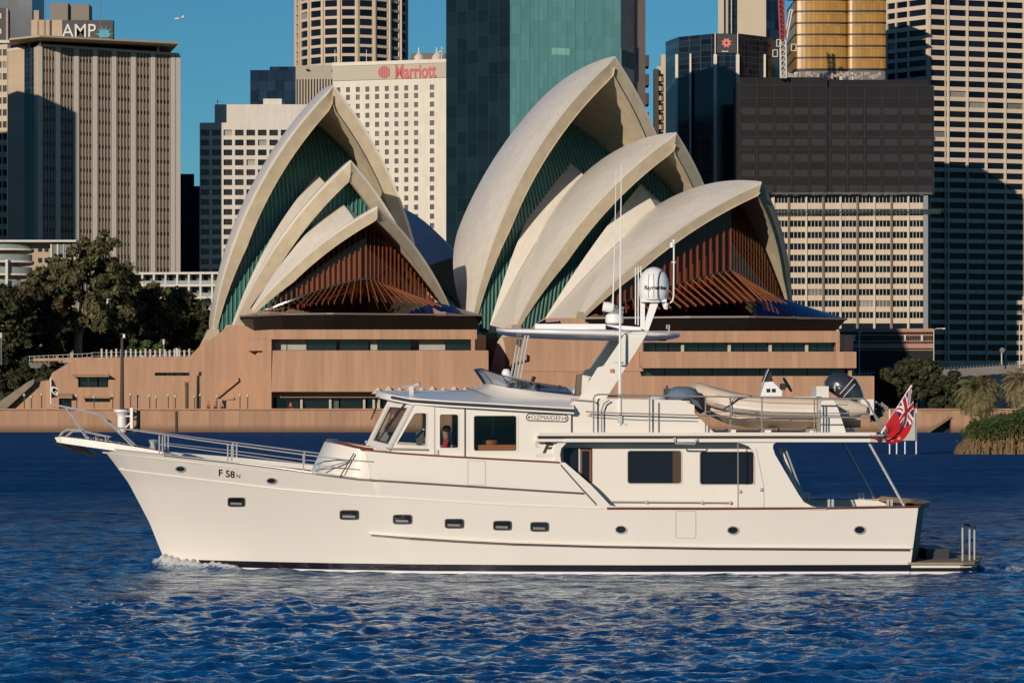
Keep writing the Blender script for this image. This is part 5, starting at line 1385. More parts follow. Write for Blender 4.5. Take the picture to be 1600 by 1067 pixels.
def figure(label, base, pose, shirt, trousers, hair, rot=0, group=None, reach=None):
    """pose: 'sit' or 'stand'; base = between the feet (stand) or under the seat (sit)"""
    B = Vector(base); q = Matrix.Rotation(rot, 3, 'Z')
    t = thing('person', label, 'person', B, group)
    hip = .48 if pose == 'sit' else .92
    P = lambda x, y, z: B + q @ Vector((x, y, z))
    V = [P(0, 0, hip), P(0, .02, hip + .25), P(0, .03, hip + .48), P(0, .01, hip + .58), P(0, -.02, hip + .70), P(0, -.01, hip + .80)]
    E = [(0, 1), (1, 2), (2, 3), (3, 4), (4, 5)]; Rr = [(.15, .12), (.145, .11), (.16, .11), .06, .095, .075]
    for s_ in (-1, 1):
        o = len(V)
        if reach: arm = [P(s_ * .19, .02, hip + .50), P(s_ * .23, -.10, hip + .26), P(s_ * .16, -.34, hip + .30), P(s_ * .14, -.42, hip + .32)]
        else: arm = [P(s_ * .19, .02, hip + .50), P(s_ * .25, .02, hip + .22), P(s_ * .22, -.14, hip + .04), P(s_ * .19, -.22, hip + .02)]
        V += arm; E += [(2, o), (o, o + 1), (o + 1, o + 2), (o + 2, o + 3)]; Rr += [.06, .047, .036, .04]
        o = len(V)
        if pose == 'sit': leg = [P(s_ * .09, -.06, hip - .02), P(s_ * .11, -.46, hip - .02), P(s_ * .11, -.46, .08), P(s_ * .11, -.62, .04)]
        else: leg = [P(s_ * .09, 0, hip - .06), P(s_ * .10, -.02, .48), P(s_ * .10, .02, .08), P(s_ * .11, -.14, .04)]
        V += leg; E += [(0, o), (o, o + 1), (o + 1, o + 2), (o + 2, o + 3)]; Rr += [.09, .065, .045, .04]
    skin_body('body', V, E, Rr, M['skin'], t)
    # clothes follow the same joints a little wider
    skin_body('shirt', V[:3] + V[6:9] + V[14:17], [(0, 1), (1, 2), (2, 3), (3, 4), (4, 5), (2, 6), (6, 7), (7, 8)],
              [(.165, .135), (.16, .125), (.172, .12), .072, .058, .048, .072, .058, .048], shirt, t)
    skin_body('trousers', [V[0]] + V[10:13] + V[18:21], [(0, 1), (1, 2), (2, 3), (0, 4), (4, 5), (5, 6)], [(.16, .13), .102, .076, .06, .102, .076, .06], trousers, t)
    mb = MB(); c = P(0, .015, hip + .775); mb.lathe([(.086, -.06), (.096, 0), (.085, .045), (.05, .075), (0, .085)], c, 14); mb.build('hair', hair, t, smooth=True)
    f_ = MB(); n_ = P(0, -.118, hip + .715); f_.lathe([(.022, -.03), (.016, 0), (.004, .03)], n_, 6)
    for s_ in (-1, 1): f_.lathe([(.012, -.012), (.014, 0), (.004, .014)], P(s_ * .04, -.098, hip + .745), 6)
    f_.build('face', M['skin'], t)
    return t
M['red_cloth'] = mat('red_cloth', (.52, .03, .02), .8); M['dark_cloth'] = mat('dark_cloth', (.02, .022, .03), .9); M['grey_cloth'] = mat('grey_cloth', (.3, .3, .3), .9)
M['hair'] = mat('dark_hair', (.02, .014, .01), .7)
for px, m, lab in ((326, M['red_cloth'], 'person in a red top sitting alone on the sea wall'), (337, M['red_cloth'], 'person in a red top sitting beside a grey clad companion'), (347, M['grey_cloth'], 'person in grey sitting at the right of the two in red'), (454, M['red_cloth'], 'person in a red top in front of the cafe windows')):
    b = at(px, 640, 442); b.z = 3.46
    figure(lab, b, 'sit', m, M['dark_cloth'], M['hair'], rot=random.uniform(-.5, .5), group='people on the promenade')
    bn = thing('bench', 'low stone block seat under the ' + ('lone red figure' if px == 326 else 'left one of the paired figures' if px == 337 else 'grey clad figure' if px == 347 else 'red figure by the cafe'), 'bench', b + Vector((0, .1, 0)), 'stone block seats on the promenade')
    mb = MB(); mb.box(b + Vector((0, .12, .17)), (.8, .5, .34)); mb.build('seat', M['paving'], bn)
# aeroplane
t = thing('aeroplane', 'tiny white airliner climbing in the clear sky', 'aeroplane', at(279, 29, 3200))
mb = MB(); a, b = at(272.5, 30.2, 3200), at(286.5, 28, 3200); d = (b - a)
mb.tube([a, a + d * .06, a + d * .2, a + d * .75, a + d * .95, b], [.15, .6, .85, .85, .45, .1], 8); mb.build('fuselage', M['white_paint'], t, smooth=True)
for s_ in (-1, 1):
    mb = MB(); c = a + d * .45; mb.prism([c, c + d * .16, c + d * .42 + Vector((0, s_ * 7, .4)), c + d * .34 + Vector((0, s_ * 7, .4))], (0, 0, .2)); mb.build('wing', M['white_paint'], t)
mb = MB(); mb.prism([a + d * .8, a + d * .97, a + d * 1.06 + Vector((0, 0, 2.6)), a + d * .98 + Vector((0, 0, 2.6))], (0, .25, 0)); mb.build('tail_fin', M['white_paint'], t)
# ---------------------------------------------------------------- the motor yacht
CY = 62.0
M['gel'] = mat('ivory_gelcoat', (.74, .70, .635), .28, var=.03, scale=.5, spec=.45, coat=.35)
M['gel_deck'] = mat('deck_gelcoat', (.66, .64, .60), .5, var=.05)
M['boot'] = mat('black_boot_stripe', (.010, .008, .016), .25, var=.2)
M['teak'] = mat('varnished_teak', (.16, .035, .014), .25, var=.35, scale=6, coat=.5)
M['wood'] = mat('interior_oak', (.40, .13, .035), .4, var=.3, scale=3)
M['rub'] = mat('grey_rub_rail', (.085, .075, .07), .35, .3, var=.2)
M['wglass'] = pane_glass('wheelhouse_glass', (.86, .87, .86), .992, fk=.45)
M['saloon_glass'] = mat('saloon_glass', (.012, .013, .021), .04, var=.3, spec=.45)
M['tint'] = pane_glass('tinted_screen', (.20, .26, .36), .90)
M['white_gloss'] = mat('white_gloss', (.80, .80, .79), .25, var=.02, coat=.3)
M['letter'] = mat('dark_lettering', (.02, .018, .016), .4)
M['faint'] = mat('pale_lettering', (.50, .48, .44), .5)
M['teak_deck'] = mat('weathered_teak', (.28, .21, .14), .8, var=.25, scale=4)
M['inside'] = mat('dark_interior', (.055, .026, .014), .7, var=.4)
M['navy_and_shade'] = mat('navy_transom', (.022, .026, .038), .5, var=.2)

boat = thing('motor_yacht', 'long ivory trawler style motor yacht named OZMAIDEN cruising across the harbour', 'yacht', (0, CY, 0))
def itp(tab, x):
    if x <= tab[0][0]: return tab[0][1]
    for (a, p), (b, q) in zip(tab[:-1], tab[1:]):
        if x <= b: return p + (q - p) * (x - a) / (b - a)
    return tab[-1][1]
def sm(tab, x, h=14): return (itp(tab, x - h) + itp(tab, x) * 2 + itp(tab, x + h)) / 4
BS = [(160, .04), (172, .34), (185, .56), (215, .97), (255, 1.37), (300, 1.70), (357, 2.00), (430, 2.26), (490, 2.38), (560, 2.47), (700, 2.55), (900, 2.6), (1200, 2.58), (1437, 2.42)]
BW = [(262, .02), (280, .16), (300, .30), (350, .66), (430, 1.17), (520, 1.65), (650, 2.13), (800, 2.38), (1000, 2.5), (1425, 2.32)]
SHEER = [(160, 700), (185, 703), (215, 706), (255, 711), (357, 722), (430, 731), (490, 739.5), (555, 748), (566, 702.5), (620, 708), (690, 712.5), (780, 717.5), (872, 722.5), (905, 757), (932, 789), (950, 793), (1200, 793.5), (1437, 790.5)]
REF = [(160, 700), (255, 711), (357, 722), (430, 731), (490, 739.5), (700, 760), (860, 780), (950, 793), (1200, 793.5), (1437, 790.5)]
STEM = [(-.6, 284), (0, 263), (.35, 252), (1.0, 234), (1.9, 201), (2.35, 178), (2.68, 160)]
def stem_px(z): return itp(STEM, z)
def tran_px(z): return 1421 + (z / 1.55) * 15
def hull_uz(u, z):
    """point of the port side at u (0 stem .. 1 transom) and height z"""
    zr = zat(itp(REF, 160 + 1277 * u), CY - sm(BS, 160 + 1277 * u))
    t = max(0, min(1, z / zr)); bs = sm(BS, 160 + 1277 * u, 8); bw = itp(BW, 263 + 1160 * u)
    if u == 0: bs = bw = .015
    b = bw + (bs - bw) * t ** 1.35
    if z < 0: b *= max(.25, 1 + z * .7)
    px = stem_px(z) + (tran_px(z) - stem_px(z)) * u
    return Vector((xat(px, CY - b), CY - b, z)), b
def hull_at(px, py, off=0):
    b = 2.3; u = .5
    for _ in range(12):
        z = zat(py, CY - b); u = (px - stem_px(z)) / (tran_px(z) - stem_px(z)); u = max(0, min(1, u)); b = hull_uz(u, z)[1]
    return at(px, py, CY - b - off)
SKEW = [0.]
def far(v): return Vector((v[0] - SKEW[0] * 2 * (CY - v[1]), 2 * CY - v[1], v[2]))
US = sorted(set([i / 110 for i in range(111)] + [(p - 160) / 1277 for p, _ in SHEER]))
ZL = [-.6, -.25]
def build_hull():
    mb = MB(); rows = 18; G = []
    for u in US:
        px = 160 + 1277 * u; b = sm(BS, px, 8); ztop = zat(itp(SHEER, px), CY - b); col = []
        for z in (-.6, -.2): col.append(hull_uz(u, z)[0])
        for k in range(rows + 1): col.append(hull_uz(u, max(0, ztop * k / rows))[0])
        G.append(col)
    mb.loft(G, False); mb.loft([[far(p) for p in c] for c in G], False)
    # bulwark thickness and its inner face
    I = []
    for u, c in zip(US, G):
        top = c[-1]; b = CY - top.y; d = min(.16, b * .6); px = 160 + 1277 * u
        I.append([top, top + Vector((0, d, 0)), top + Vector((0, d + .03, -.55 if px > 860 else -.11))])
    mb.loft(I, False); mb.loft([[far(p) for p in c] for c in I], False)
    hull = mb.build('hull', M['gel'], boat, autosm=28)
    # transom, bowed aft, dark navy
    tr = MB(); G2 = []; last = G[-1]; n = 10
    for p in last:
        b = CY - p.y; G2.append([Vector((p.x + .42 * (1 - (1 - 2 * j / n) ** 2), CY - b + 2 * b * j / n, p.z)) for j in range(n + 1)])
    tr.loft(G2, False); tr.build('transom', M['navy_and_shade'], boat, smooth=True)
    return G
HG = build_hull()
def strip(name, m, pts, w, out=.015, both=True, proud=.03):
    """a rail laid along the side of the hull; pts in photo pixels"""
    for s in ((0, 1) if both else (0,)):
        mb = MB(); P = []
        dense = []
        for (a, b), (c, d) in zip(pts[:-1], pts[1:]):
            k = max(1, int(abs(c - a) / 18)); dense += [(a + (c - a) * i / k, b + (d - b) * i / k) for i in range(k)]
        dense.append(pts[-1])
        rings = []
        for px, py in dense:
            p = hull_at(px, py); h = w / 2 * p.y / F
            r = [p + Vector((0, dy, dz)) for dy, dz in ((.02, -h), (-proud, -h * .7), (-proud, h * .7), (.02, h))]
            rings.append([far(q) for q in r] if s else r)
        mb.loft(rings, True, True, True); mb.build(name, m, boat)
# boot stripe, white line, rub rails, caprails
for s in (0, 1):
    mb = MB(); w2 = MB()
    A, B, C, D = [], [], [], []
    for u in US:
        if u < .045: continue
        k = 1 if u > .2 else (u - .045) / .155
        q = lambda z: hull_uz(u, z)[0] + Vector((0, -.006, 0))
        z1 = .20; z0 = .055
        A.append(q(z0)); B.append(q(z1)); C.append(q(.0)); D.append(q(.05))
    if s: A, B, C, D = [[far(v) for v in L] for L in (A, B, C, D)]
    mb.loft([A, B], False); mb.build('boot_stripe', M['boot'], boat); w2.loft([C, D], False); w2.build('water_line', M['white_gloss'], boat)
    mb = MB(); A = [hull_uz(u, 0)[0] + Vector((0, -.004, 0)) for u in US if u > .04]; B = [hull_uz(u, -.3)[0] + Vector((0, -.004, 0)) for u in US if u > .04]
    if s: A, B = [far(v) for v in A], [far(v) for v in B]
    mb.loft([A, B], False); mb.build('antifouling', M['boot'], boat)
strip('rub_rail', M['rub'], [(494, 740), (560, 748.5), (640, 753.5), (700, 757.3), (780, 762.5), (860, 767.5), (912, 770.5)], 3.2, proud=.045)
strip('knuckle', M['gel'], [(186, 733), (300, 747), (440, 764), (560, 774), (700, 783), (800, 789), (940, 794)], 2.6, proud=.018)
strip('spray_rail', M['rub'], [(580, 835.5), (640, 841), (720, 846), (800, 850), (940, 854), (1120, 857), (1421, 859)], 3.0, proud=.05)
strip('spray_rail_lip', M['gel'], [(577, 833), (640, 838), (720, 843.2), (800, 847.2), (940, 851.2), (1120, 854.2), (1424, 856)], 2.4, proud=.06)
strip('cap_rail', M['teak'], [(948, 793.6), (1100, 794), (1290, 793.2), (1438, 790.8)], 3.4, proud=.06)
strip('cap_rail', M['teak'], [(563, 701.8), (620, 707.4), (690, 712), (780, 717), (874, 722)], 2.8, proud=.05)
strip('toe_rail', M['steel'], [(166, 699.8), (255, 710), (357, 721), (430, 730), (488, 738.5)], 1.5, proud=.03)
strip('toe_rail', M['rub'], [(256, 711.8), (357, 722.6), (430, 731.6), (494, 740.6)], 1.6, proud=.02)
strip('bulwark_edge', M['rub'], [(876, 726), (906, 760), (932, 788)], 4.6, proud=.012)
# decks
def deck(name, m, a, b, dz, zfix=None):
    mb = MB(); R = []
    for i in range(31):
        px = a + (b - a) * i / 30; w = max(.02, sm(BS, px, 8) - .12); z = zat(itp(REF, px), CY - w) + dz if zfix is None else zfix
        R.append([Vector((xat(px, CY - w), CY - w + 2 * w * j / 6, z + .06 * (1 - (1 - j / 3) ** 2))) for j in range(7)])
    mb.loft(R, False); mb.build(name, m, boat)
deck('foredeck', M['gel_deck'], 172, 575, -.10); deck('side_deck', M['teak_deck'], 870, 1434, 0, .78)
# gate seams and hatch outlines let into the side
def outline_on_hull(pts, w=.8):
    mb = MB()
    for a, b in zip(pts, pts[1:] + pts[:1]): mb.bar(hull_at(*a, .004), hull_at(*b, .004), .010, .010)
    mb.build('hatch_seam', mat('seam', (.42, .39, .34), .6), boat)
outline_on_hull([(1056, 798), (1087, 798), (1087, 840), (1056, 840)]); outline_on_hull([(731, 719), (758, 720), (758, 758), (731, 757)])
# hull windows
def port(px, py, w, h, oval=False, split=False):
    c = hull_at(px, py); e = hull_at(px + w, py) - hull_at(px - w, py); e.normalize(); k = c.y / F; n = Vector((e.y, -e.x, 0)).normalized()
    nn = 20
    def ring(s, d):
        P = []
        for j in range(nn):
            a = 2 * math.pi * j / nn; q = 1 if oval else .32
            x = math.copysign(abs(math.cos(a)) ** q, math.cos(a)) * w / 2 * s[0]; y = math.copysign(abs(math.sin(a)) ** q, math.sin(a)) * h / 2 * s[1]
            P.append(hull_at(px + x, py + y) + n * d)
        return P
    f1 = (1 - 3.4 / w, 1 - 3.4 / h)
    mb = MB(); mb.loft([ring((1, 1), -.02), ring((1, 1), .028), ring(f1, .028), ring(f1, -.01)], True); fr = mb.build('porthole', M['steel'] if oval else M['rub'], boat)
    mb = MB(); mb.poly(ring(f1, .006)); mb.build('pane', M['dark_pane'] if not split else M['saloon_glass'], fr)
    if not oval:
        mb = MB(); mb.bar(hull_at(px - w * .36, py + h * .16, .012), hull_at(px + w * .30, py + h * .2, .012), .02, .05); mb.build('blind', mat('blind_grey', (.15, .145, .135), .5), fr)
for px, py, w, h in ((370, 784, 27, 14.5), (546, 804, 30, 15), (629, 811, 30, 15), (710, 817.5, 30, 15), (785, 820.5, 29, 15), (843, 822.5, 29, 15)): port(px, py, w, h)
for px, py in ((970, 827), (1145, 828), (1343, 827.5)): port(px, py, 19, 14, True)
for px, py in ((283, 732.5), (425, 751)): port(px, py, 17, 10.5, True)
text_mesh('lettering', 'F 58', .205, lambda u, v, d: hull_at(354 + u / .01385, 740.3 - v / .01385 + u / .01385 * .13) + Vector((0, -.006 - d, 0)), M['letter'], boat, .006, bold=.004)
text_mesh('lettering', 'N', .12, lambda u, v, d: hull_at(372.5 + u / .01385, 744 - v / .01385 + u / .01385 * .13) + Vector((0, -.006 - d, 0)), M['letter'], boat, .006)

SKEW[0] = .048        # the far side stands a little further forward
# panels of the upper works, built on both sides
def both(name, m, outline, holes, b, thick=.06, bslope=None):
    out = []
    for s in (0, 1):
        def fn(u, v, d):
            bb = b if bslope is None else bslope(u, v)
            p = at(u, v, CY - bb) + Vector((0, d, 0))
            return far(p) if s else p
        mb = MB(); mb.panel(outline, holes, fn, thick); out.append(mb.build(name, m, boat))
    return out
def rr(x0, y0, x1, y1, r=4):
    P = []
    for cx, cy, a0 in ((x1 - r, y0 + r, -90), (x1 - r, y1 - r, 0), (x0 + r, y1 - r, 90), (x0 + r, y0 + r, 180)):
        for j in range(4): a = math.radians(a0 + 30 * j); P.append((cx + r * math.cos(a), cy + r * math.sin(a)))
    return P
def rnd(pts, r=3):
    out = []
    n = len(pts)
    for i, p in enumerate(pts):
        a, c = Vector(pts[i - 1]), Vector(pts[(i + 1) % n]); p = Vector(p)
        u, w = (a - p).normalized() * r, (c - p).normalized() * r
        for t in (0, .5, 1): q = (p + u) * (1 - t) ** 2 + p * 2 * t * (1 - t) + (p + w) * t * t; out.append((q.x, q.y))
    return out
HB = 2.38
win1 = rnd([(619, 694), (648, 645), (666.5, 645), (665.5, 697)], 3); win2 = rr(687, 647, 716, 700, 3); win3 = rr(740, 649, 807.5, 704.5, 3)
walls = both('house_side', M['gel'], [(609, 708), (652, 626), (892, 637), (892, 690), (880, 692), (872, 700), (870, 712), (874, 724)], [win1, win2, win3], HB, .07)
for o, nm in ((win1, 'quarter_window'), (win2, 'door_window'), (win3, 'side_window')):
    k = lambda q, g: [((x - sum(a for a, _ in q) / len(q)) * g + sum(a for a, _ in q) / len(q), (y - sum(b for _, b in q) / len(q)) * g + sum(b for _, b in q) / len(q)) for x, y in q]
    both(nm, M['wglass'], k(o, .99), [], HB - .035, .006)
    both('window_frame', M['gel'], k(o, 1.07), [k(o, .985)], HB + .012, .02)
    both('window_seal', M['rub'], k(o, 1.015), [k(o, .955)], HB - .02, .008)
def seam(pts, b, w=.012, m=None):
    mb = MB()
    for a, c in zip(pts[:-1], pts[1:]): mb.bar(at(*a, CY - b), at(*c, CY - b), w, w)
    mb.build('door_seam', m or mat('door_seam', (.30, .27, .23), .6), boat)
seam([(679, 713), (679, 634.5), (725.5, 636)], HB + .004, .014); seam([(726.5, 637), (726.5, 715)], HB + .006, .026, M['black'])
seam([(727, 637.5), (773, 639.5), (773, 636)], HB + .004)
mb = MB(); mb.box(at(682.5, 707, CY - HB - .02), (.06, .04, .12)); mb.build('door_latch', M['steel'], boat)
# windscreen: one raked pane each side and three across the front
def pane4(name, pts, m, th=.03):
    mb = MB(); c = [Vector(p) for p in pts]; n = (c[1] - c[0]).cross(c[2] - c[0]).normalized() * th; mb.prism(c, n); return mb.build(name, m, boat)
Qb = [(575, 697, 1.35), (609, 707, HB)]; Qt = [(608, 634, 1.45), (652, 628, HB)]
for s in (0, 1):
    g = (lambda v: far(v)) if s else (lambda v: v)
    B0, B1 = at(575, 696, CY - 1.35), at(609, 706, CY - HB); T0, T1 = at(610, 625, CY - 1.45), at(652, 626, CY - HB)
    def q(a, b): return g((B0.lerp(B1, a)).lerp(T0.lerp(T1, a), b))
    mb = MB(); 
    for a0, a1, b0, b1 in ((0, 1, 0, .12), (0, 1, .84, 1), (0, .12, .12, .84), (.86, 1, .12, .84)):
        P = [q(a0, b0), q(a1, b0), q(a1, b1), q(a0, b1)]; n = (P[1] - P[0]).cross(P[3] - P[0]).normalized() * .05; mb.prism(P, n if s else n)
    mb.build('windscreen_frame', M['gel'], boat)
    mb = MB(); mb.quad(q(.12, .12), q(.86, .12), q(.86, .84), q(.12, .84)); mb.build('windscreen', M['wglass'], boat)
    mb = MB(); w0 = q(.72, .97) + Vector((-.06, -.08 if not s else .08, 0)); w1 = q(.50, .36) + Vector((-.06, -.07 if not s else .07, 0)); mb.tube([w0, w1], .022, 5); d = (q(.55, .62) - q(.36, .16)); mb.tube([w1 + d * .45, w1 - d * .45], .016, 5); mb.build('wiper', M['black'], boat)
mb = MB(); B0, T0 = at(575, 696, CY - 1.35), at(610, 625, CY - 1.45)
fx = lambda a, b: (B0.lerp(far(B0), a)).lerp(T0.lerp(far(T0), a), b)
for a0, a1, b0, b1 in ((0, 1, 0, .12), (0, 1, .84, 1), (0, .04, .12, .84), (.96, 1, .12, .84), (.33, .36, .12, .84), (.64, .67, .12, .84)):
    P = [fx(a0, b0), fx(a1, b0), fx(a1, b1), fx(a0, b1)]; mb.prism(P, (-.05, 0, 0))
mb.build('windscreen_frame', M['gel'], boat)
for a0, a1 in ((.04, .33), (.36, .64), (.67, .96)):
    mb = MB(); mb.quad(fx(a0, .12), fx(a1, .12), fx(a1, .84), fx(a0, .84)); mb.build('windscreen', M['wglass'], boat)
mb = MB(); mb.tube([at(598, 620, CY - 1.5) + Vector((-.1, 0, 0)), at(592, 645, CY - 1.45) + Vector((-.1, 0, 0))], .018, 5); mb.tube([at(594, 640, CY - 1.45) + Vector((-.11, 0, 0)), at(588, 655, CY - 1.4) + Vector((-.11, 0, 0))], .016, 5); mb.build('wiper', M['black'], boat)
strip_pts = [(571, 691.5, 1.2), (600, 699, 2.0), (608, 700.5, HB), (640, 701.3, HB), (668, 702, HB)]
for s in (0, 1):
    mb = MB(); P = [at(a, b, CY - c - .05) for a, b, c in strip_pts]; mb.tube([far(p) if s else p for p in P], .022, 6); mb.build('grab_rail', M['steel'], boat)
# raised breakwater ahead of the wheelhouse
mb = MB(); top, bot = [], []
for px, py, b, pb, yb in ((580, 703.2, 2.44, 578, 749), (566, 702.0, 2.43, 560, 748.5), (552, 699.5, 2.36, 540, 746.5), (535, 695.5, 2.15, 515, 743), (520, 692.3, 1.75, 497, 740), (510, 690.5, 1.15, 488, 737.5), (507, 690, .5, 486, 736)):
    top.append(at(px, py, CY - b)); bot.append(at(pb, yb, CY - b - .0))
fullT = top + [far(p) for p in reversed(top)]; fullB = bot + [far(p) for p in reversed(bot)]
inT = [p + Vector((.14, .06 if p.y < CY else -.06, 0)) for p in fullT]; inB = [p + Vector((.3, .06 if p.y < CY else -.06, -.45)) for p in fullT]
mb.loft([fullB, fullT, inT, inB], False); mb.build('breakwater', M['gel'], boat, autosm=40)
mb = MB(); mb.tube([p + Vector((.05, 0, .02)) for p in fullT], .03, 6); mb.build('cap_rail', M['teak'], boat)
# roof over the wheelhouse
RS = [(587, 611, .5, 610.8), (590, 612, 1.1, 610.6), (598, 613.8, 1.6, 610.3), (612, 616.5, 2.05, 610), (640, 621.8, 2.42, 609.6), (700, 626, 2.52, 609.4), (780, 630.5, 2.54, 608), (840, 634, 2.54, 606), (897, 637.2, 2.50, 604)]
G = []; Gb = []
for px, py, b, pc in RS:
    e = at(px, py, CY - b); zc = zat(pc, CY); row = []
    for j in range(17):
        t = -1 + j / 8; row.append(Vector((e.x, CY + t * b, e.z + (zc - e.z) * (1 - abs(t) ** 2.0))))
    G.append(row); Gb.append([p - Vector((0, 0, .13)) for p in row])
mb = MB(); mb.loft(G, False); mb.loft(Gb, False); mb.loft([[r[0] for r in G], [r[0] for r in Gb]], False); mb.loft([[r[-1] for r in G], [r[-1] for r in Gb]], False); mb.quad(G[0][0], G[0][-1], Gb[0][-1], Gb[0][0]) if False else mb.loft([G[0], Gb[0]], False); mb.loft([G[-1], Gb[-1]], False)
mb.build('house_roof', M['white_gloss'], boat, autosm=35)
for s in (0, 1):
    mb = MB(); P = [at(px, py + 4.0, CY - b - .03) for px, py, b, _ in RS[3:]]; mb.tube([far(p) if s else p for p in P], .034, 6); mb.build('rub_rail', M['rub'], boat)
    mb = MB(); P = [at(px, py + 7.5, CY - b + .03) for px, py, b, _ in RS[4:]]; mb.tube([far(p) if s else p for p in P], .014, 5); mb.build('gutter', M['gel'], boat)
# navigation light on the roof
mb = MB(); c = at(643, 611, CY - 1.5); mb.box(c, (.10, .10, .22)); mb.tube([c + Vector((-.2, 0, .1)), c + Vector((.12, 0, .11))], .03, 6); mb.tube([c + Vector((.05, 0, .12)), c + Vector((.18, -.04, .16))], .05, 8); mb.build('horn', M['steel'], boat)
# name plate
text_mesh('name_lettering', 'OZMAIDEN', .132, lambda u, v, d: at(855 + u / .01379, 652.6 - v / .01379 + u / .01379 * .03, CY - HB - .02 - d), M['letter'], boat, .008, bold=-.0015, sx=1.03)
for g, m, o in ((1.0, M['letter'], .010), (.90, M['gel'], .015)):
    gx = 1 if g == 1 else .955; pts = [(855 + x * gx, 652.5 + y * (1 if g == 1 else .74) + x * .03) for x, y in [(27 * math.copysign(1, math.cos(a)) + 6.2 * math.cos(a), 6.2 * math.sin(a)) for a in [2 * math.pi * j / 24 for j in range(24)]]]
    mb = MB(); mb.prism([at(x, y, CY - HB - o) for x, y in pts], (0, .008, 0)); mb.build('name_plate', m, boat)
for px in (826.5, 883.5):
    mb = MB(); c = at(px, 652.5 + (px - 855) * .03, CY - HB - .02)
    for k in range(5):
        a = math.radians(90 + 72 * k); mb.prism([c + Vector((.035 * math.cos(a), -.001 * k, .035 * math.sin(a))), c + Vector((.014 * math.cos(a + .9), -.001 * k, .014 * math.sin(a + .9))), c + Vector((0, -.001 * k, 0)), c + Vector((.014 * math.cos(a - .9), -.001 * k, .014 * math.sin(a - .9)))], (0, .006, 0))
    mb.build('star', M['letter'], boat)
tx = lambda cx, cy, o=.012: (lambda u, v, d: at(cx + u / .01379, cy - v / .01379, CY - HB - o - d))
text_mesh('emblem', 'F', .27, tx(853, 701), M['letter'], boat, .006, shear=.35, bold=.012, sx=1.25); text_mesh('emblem', 'o', .16, tx(856.5, 689.5), M['letter'], boat, .006, bold=.006, sx=1.5)
text_mesh('emblem', 'E', .2, tx(839, 694), M['faint'], boat, .006)
mb = MB(); mb.box(at(850, 711, CY - HB - .01), (.36, .01, .07)); mb.build('emblem_line', mat('barely_grey', (.60, .57, .51), .5), boat)
# wheelhouse inside
zf = 1.62
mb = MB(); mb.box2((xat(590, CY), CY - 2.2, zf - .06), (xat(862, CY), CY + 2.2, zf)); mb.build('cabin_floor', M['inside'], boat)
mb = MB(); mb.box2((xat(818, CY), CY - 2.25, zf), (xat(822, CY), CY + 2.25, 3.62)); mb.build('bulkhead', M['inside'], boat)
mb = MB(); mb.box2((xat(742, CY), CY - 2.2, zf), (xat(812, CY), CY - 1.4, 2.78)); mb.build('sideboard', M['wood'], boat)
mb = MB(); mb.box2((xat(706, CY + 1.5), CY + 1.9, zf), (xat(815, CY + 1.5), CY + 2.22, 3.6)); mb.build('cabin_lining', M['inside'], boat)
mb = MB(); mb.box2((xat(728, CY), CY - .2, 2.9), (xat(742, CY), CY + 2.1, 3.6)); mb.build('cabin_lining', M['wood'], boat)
mb = MB(); mb.box2((xat(612, CY), CY - 1.7, zf), (xat(664, CY), CY + 1.7, 2.72)); mb.build('helm_console', mat('helm_grey', (.16, .15, .14), .6), boat)
mb = MB(); mb.box2(at(650, 694, CY - .9), at(664, 672, CY - .1)); mb.build('instrument_panel', mat('helm_panel', (.07, .075, .08), .4), boat)
mb = MB(); c = at(766, 696, CY - 1.7); mb.lathe([(.10, -.1), (.16, -.02), (.17, .08), (.15, .12)], c, 14); mb.build('fruit_bowl', M['wood'], boat)
mb = MB(); c = at(791, 697, CY - 1.7); mb.box(c, (.12, .12, .06)); mb.build('dish', M['white_gloss'], boat)
mb = MB(); mb.lathe([(.045, 0), (.045, .9)], at(771, 680, CY - .4), 10); mb.build('pillar', M['wood'], boat)
seat_c = at(697, 700, CY - 1.05)
mb = MB(); sz = zf + .62; mb.box2((seat_c.x - .26, CY - 1.32, sz - .14), (seat_c.x + .3, CY - .78, sz)); mb.box2((seat_c.x + .24, CY - 1.3, sz), (seat_c.x + .36, CY - .8, sz + .62)); mb.lathe([(.2, 0), (.06, .05), (.06, .5)], (seat_c.x, CY - 1.05, zf), 10); mb.build('helm_seat', M['black'], boat)
figure('person in a red top seated at the helm behind the wheelhouse door window', (seat_c.x, CY - 1.05, sz - .48 + .1), 'sit', M['red_cloth'], M['dark_cloth'], M['hair'], rot=math.radians(-90), reach=True)

# flybridge
CB = [(728, 605.5, 0), (734, 607, .9), (748, 612, 1.5), (775, 621, 1.98), (830, 627, 2.15), (905, 634, 2.25)]
CT = [(757, 599.5, 0), (760, 599.5, .9), (770, 600.5, 1.4), (795, 606, 1.75), (840, 612, 1.86), (905, 619, 1.92)]
P = [at(a, b, CY - c) for a, b, c in CB]; Q = [at(a, b, CY - c) for a, b, c in CT]
Pm = [p.lerp(q, .55) + Vector((.06, .02, -.03)) for p, q in zip(P, Q)]
ful = lambda L: list(reversed(L)) + [far(p) for p in L[1:]]
In = [q + Vector((.1, .08, 0)) for q in Q]; Ib = [q + Vector((.12, .09, -.5)) for q in Q]
mb = MB(); mb.loft([ful(P), ful(Pm), ful(Q), ful(In), ful(Ib)], False); mb.build('flybridge_coaming', M['gel'], boat, autosm=40)
mb = MB(); S0 = [at(a, b - .5, CY - c + .03) for a, b, c in [(757, 599.5, 0), (760, 599.5, .9), (770, 600.5, 1.4), (795, 606, 1.75), (840, 612, 1.86), (897, 618, 1.92)]]
S1 = [at(a, b, CY - c) for a, b, c in [(743, 577, 0), (744.5, 576.5, .8), (752, 576, 1.35), (786, 587, 1.72), (835, 597.5, 1.84), (884, 605, 1.90)]]
mb.loft([ful(S0), ful(S1)], False); mb.build('flybridge_screen', M['tint'], boat)
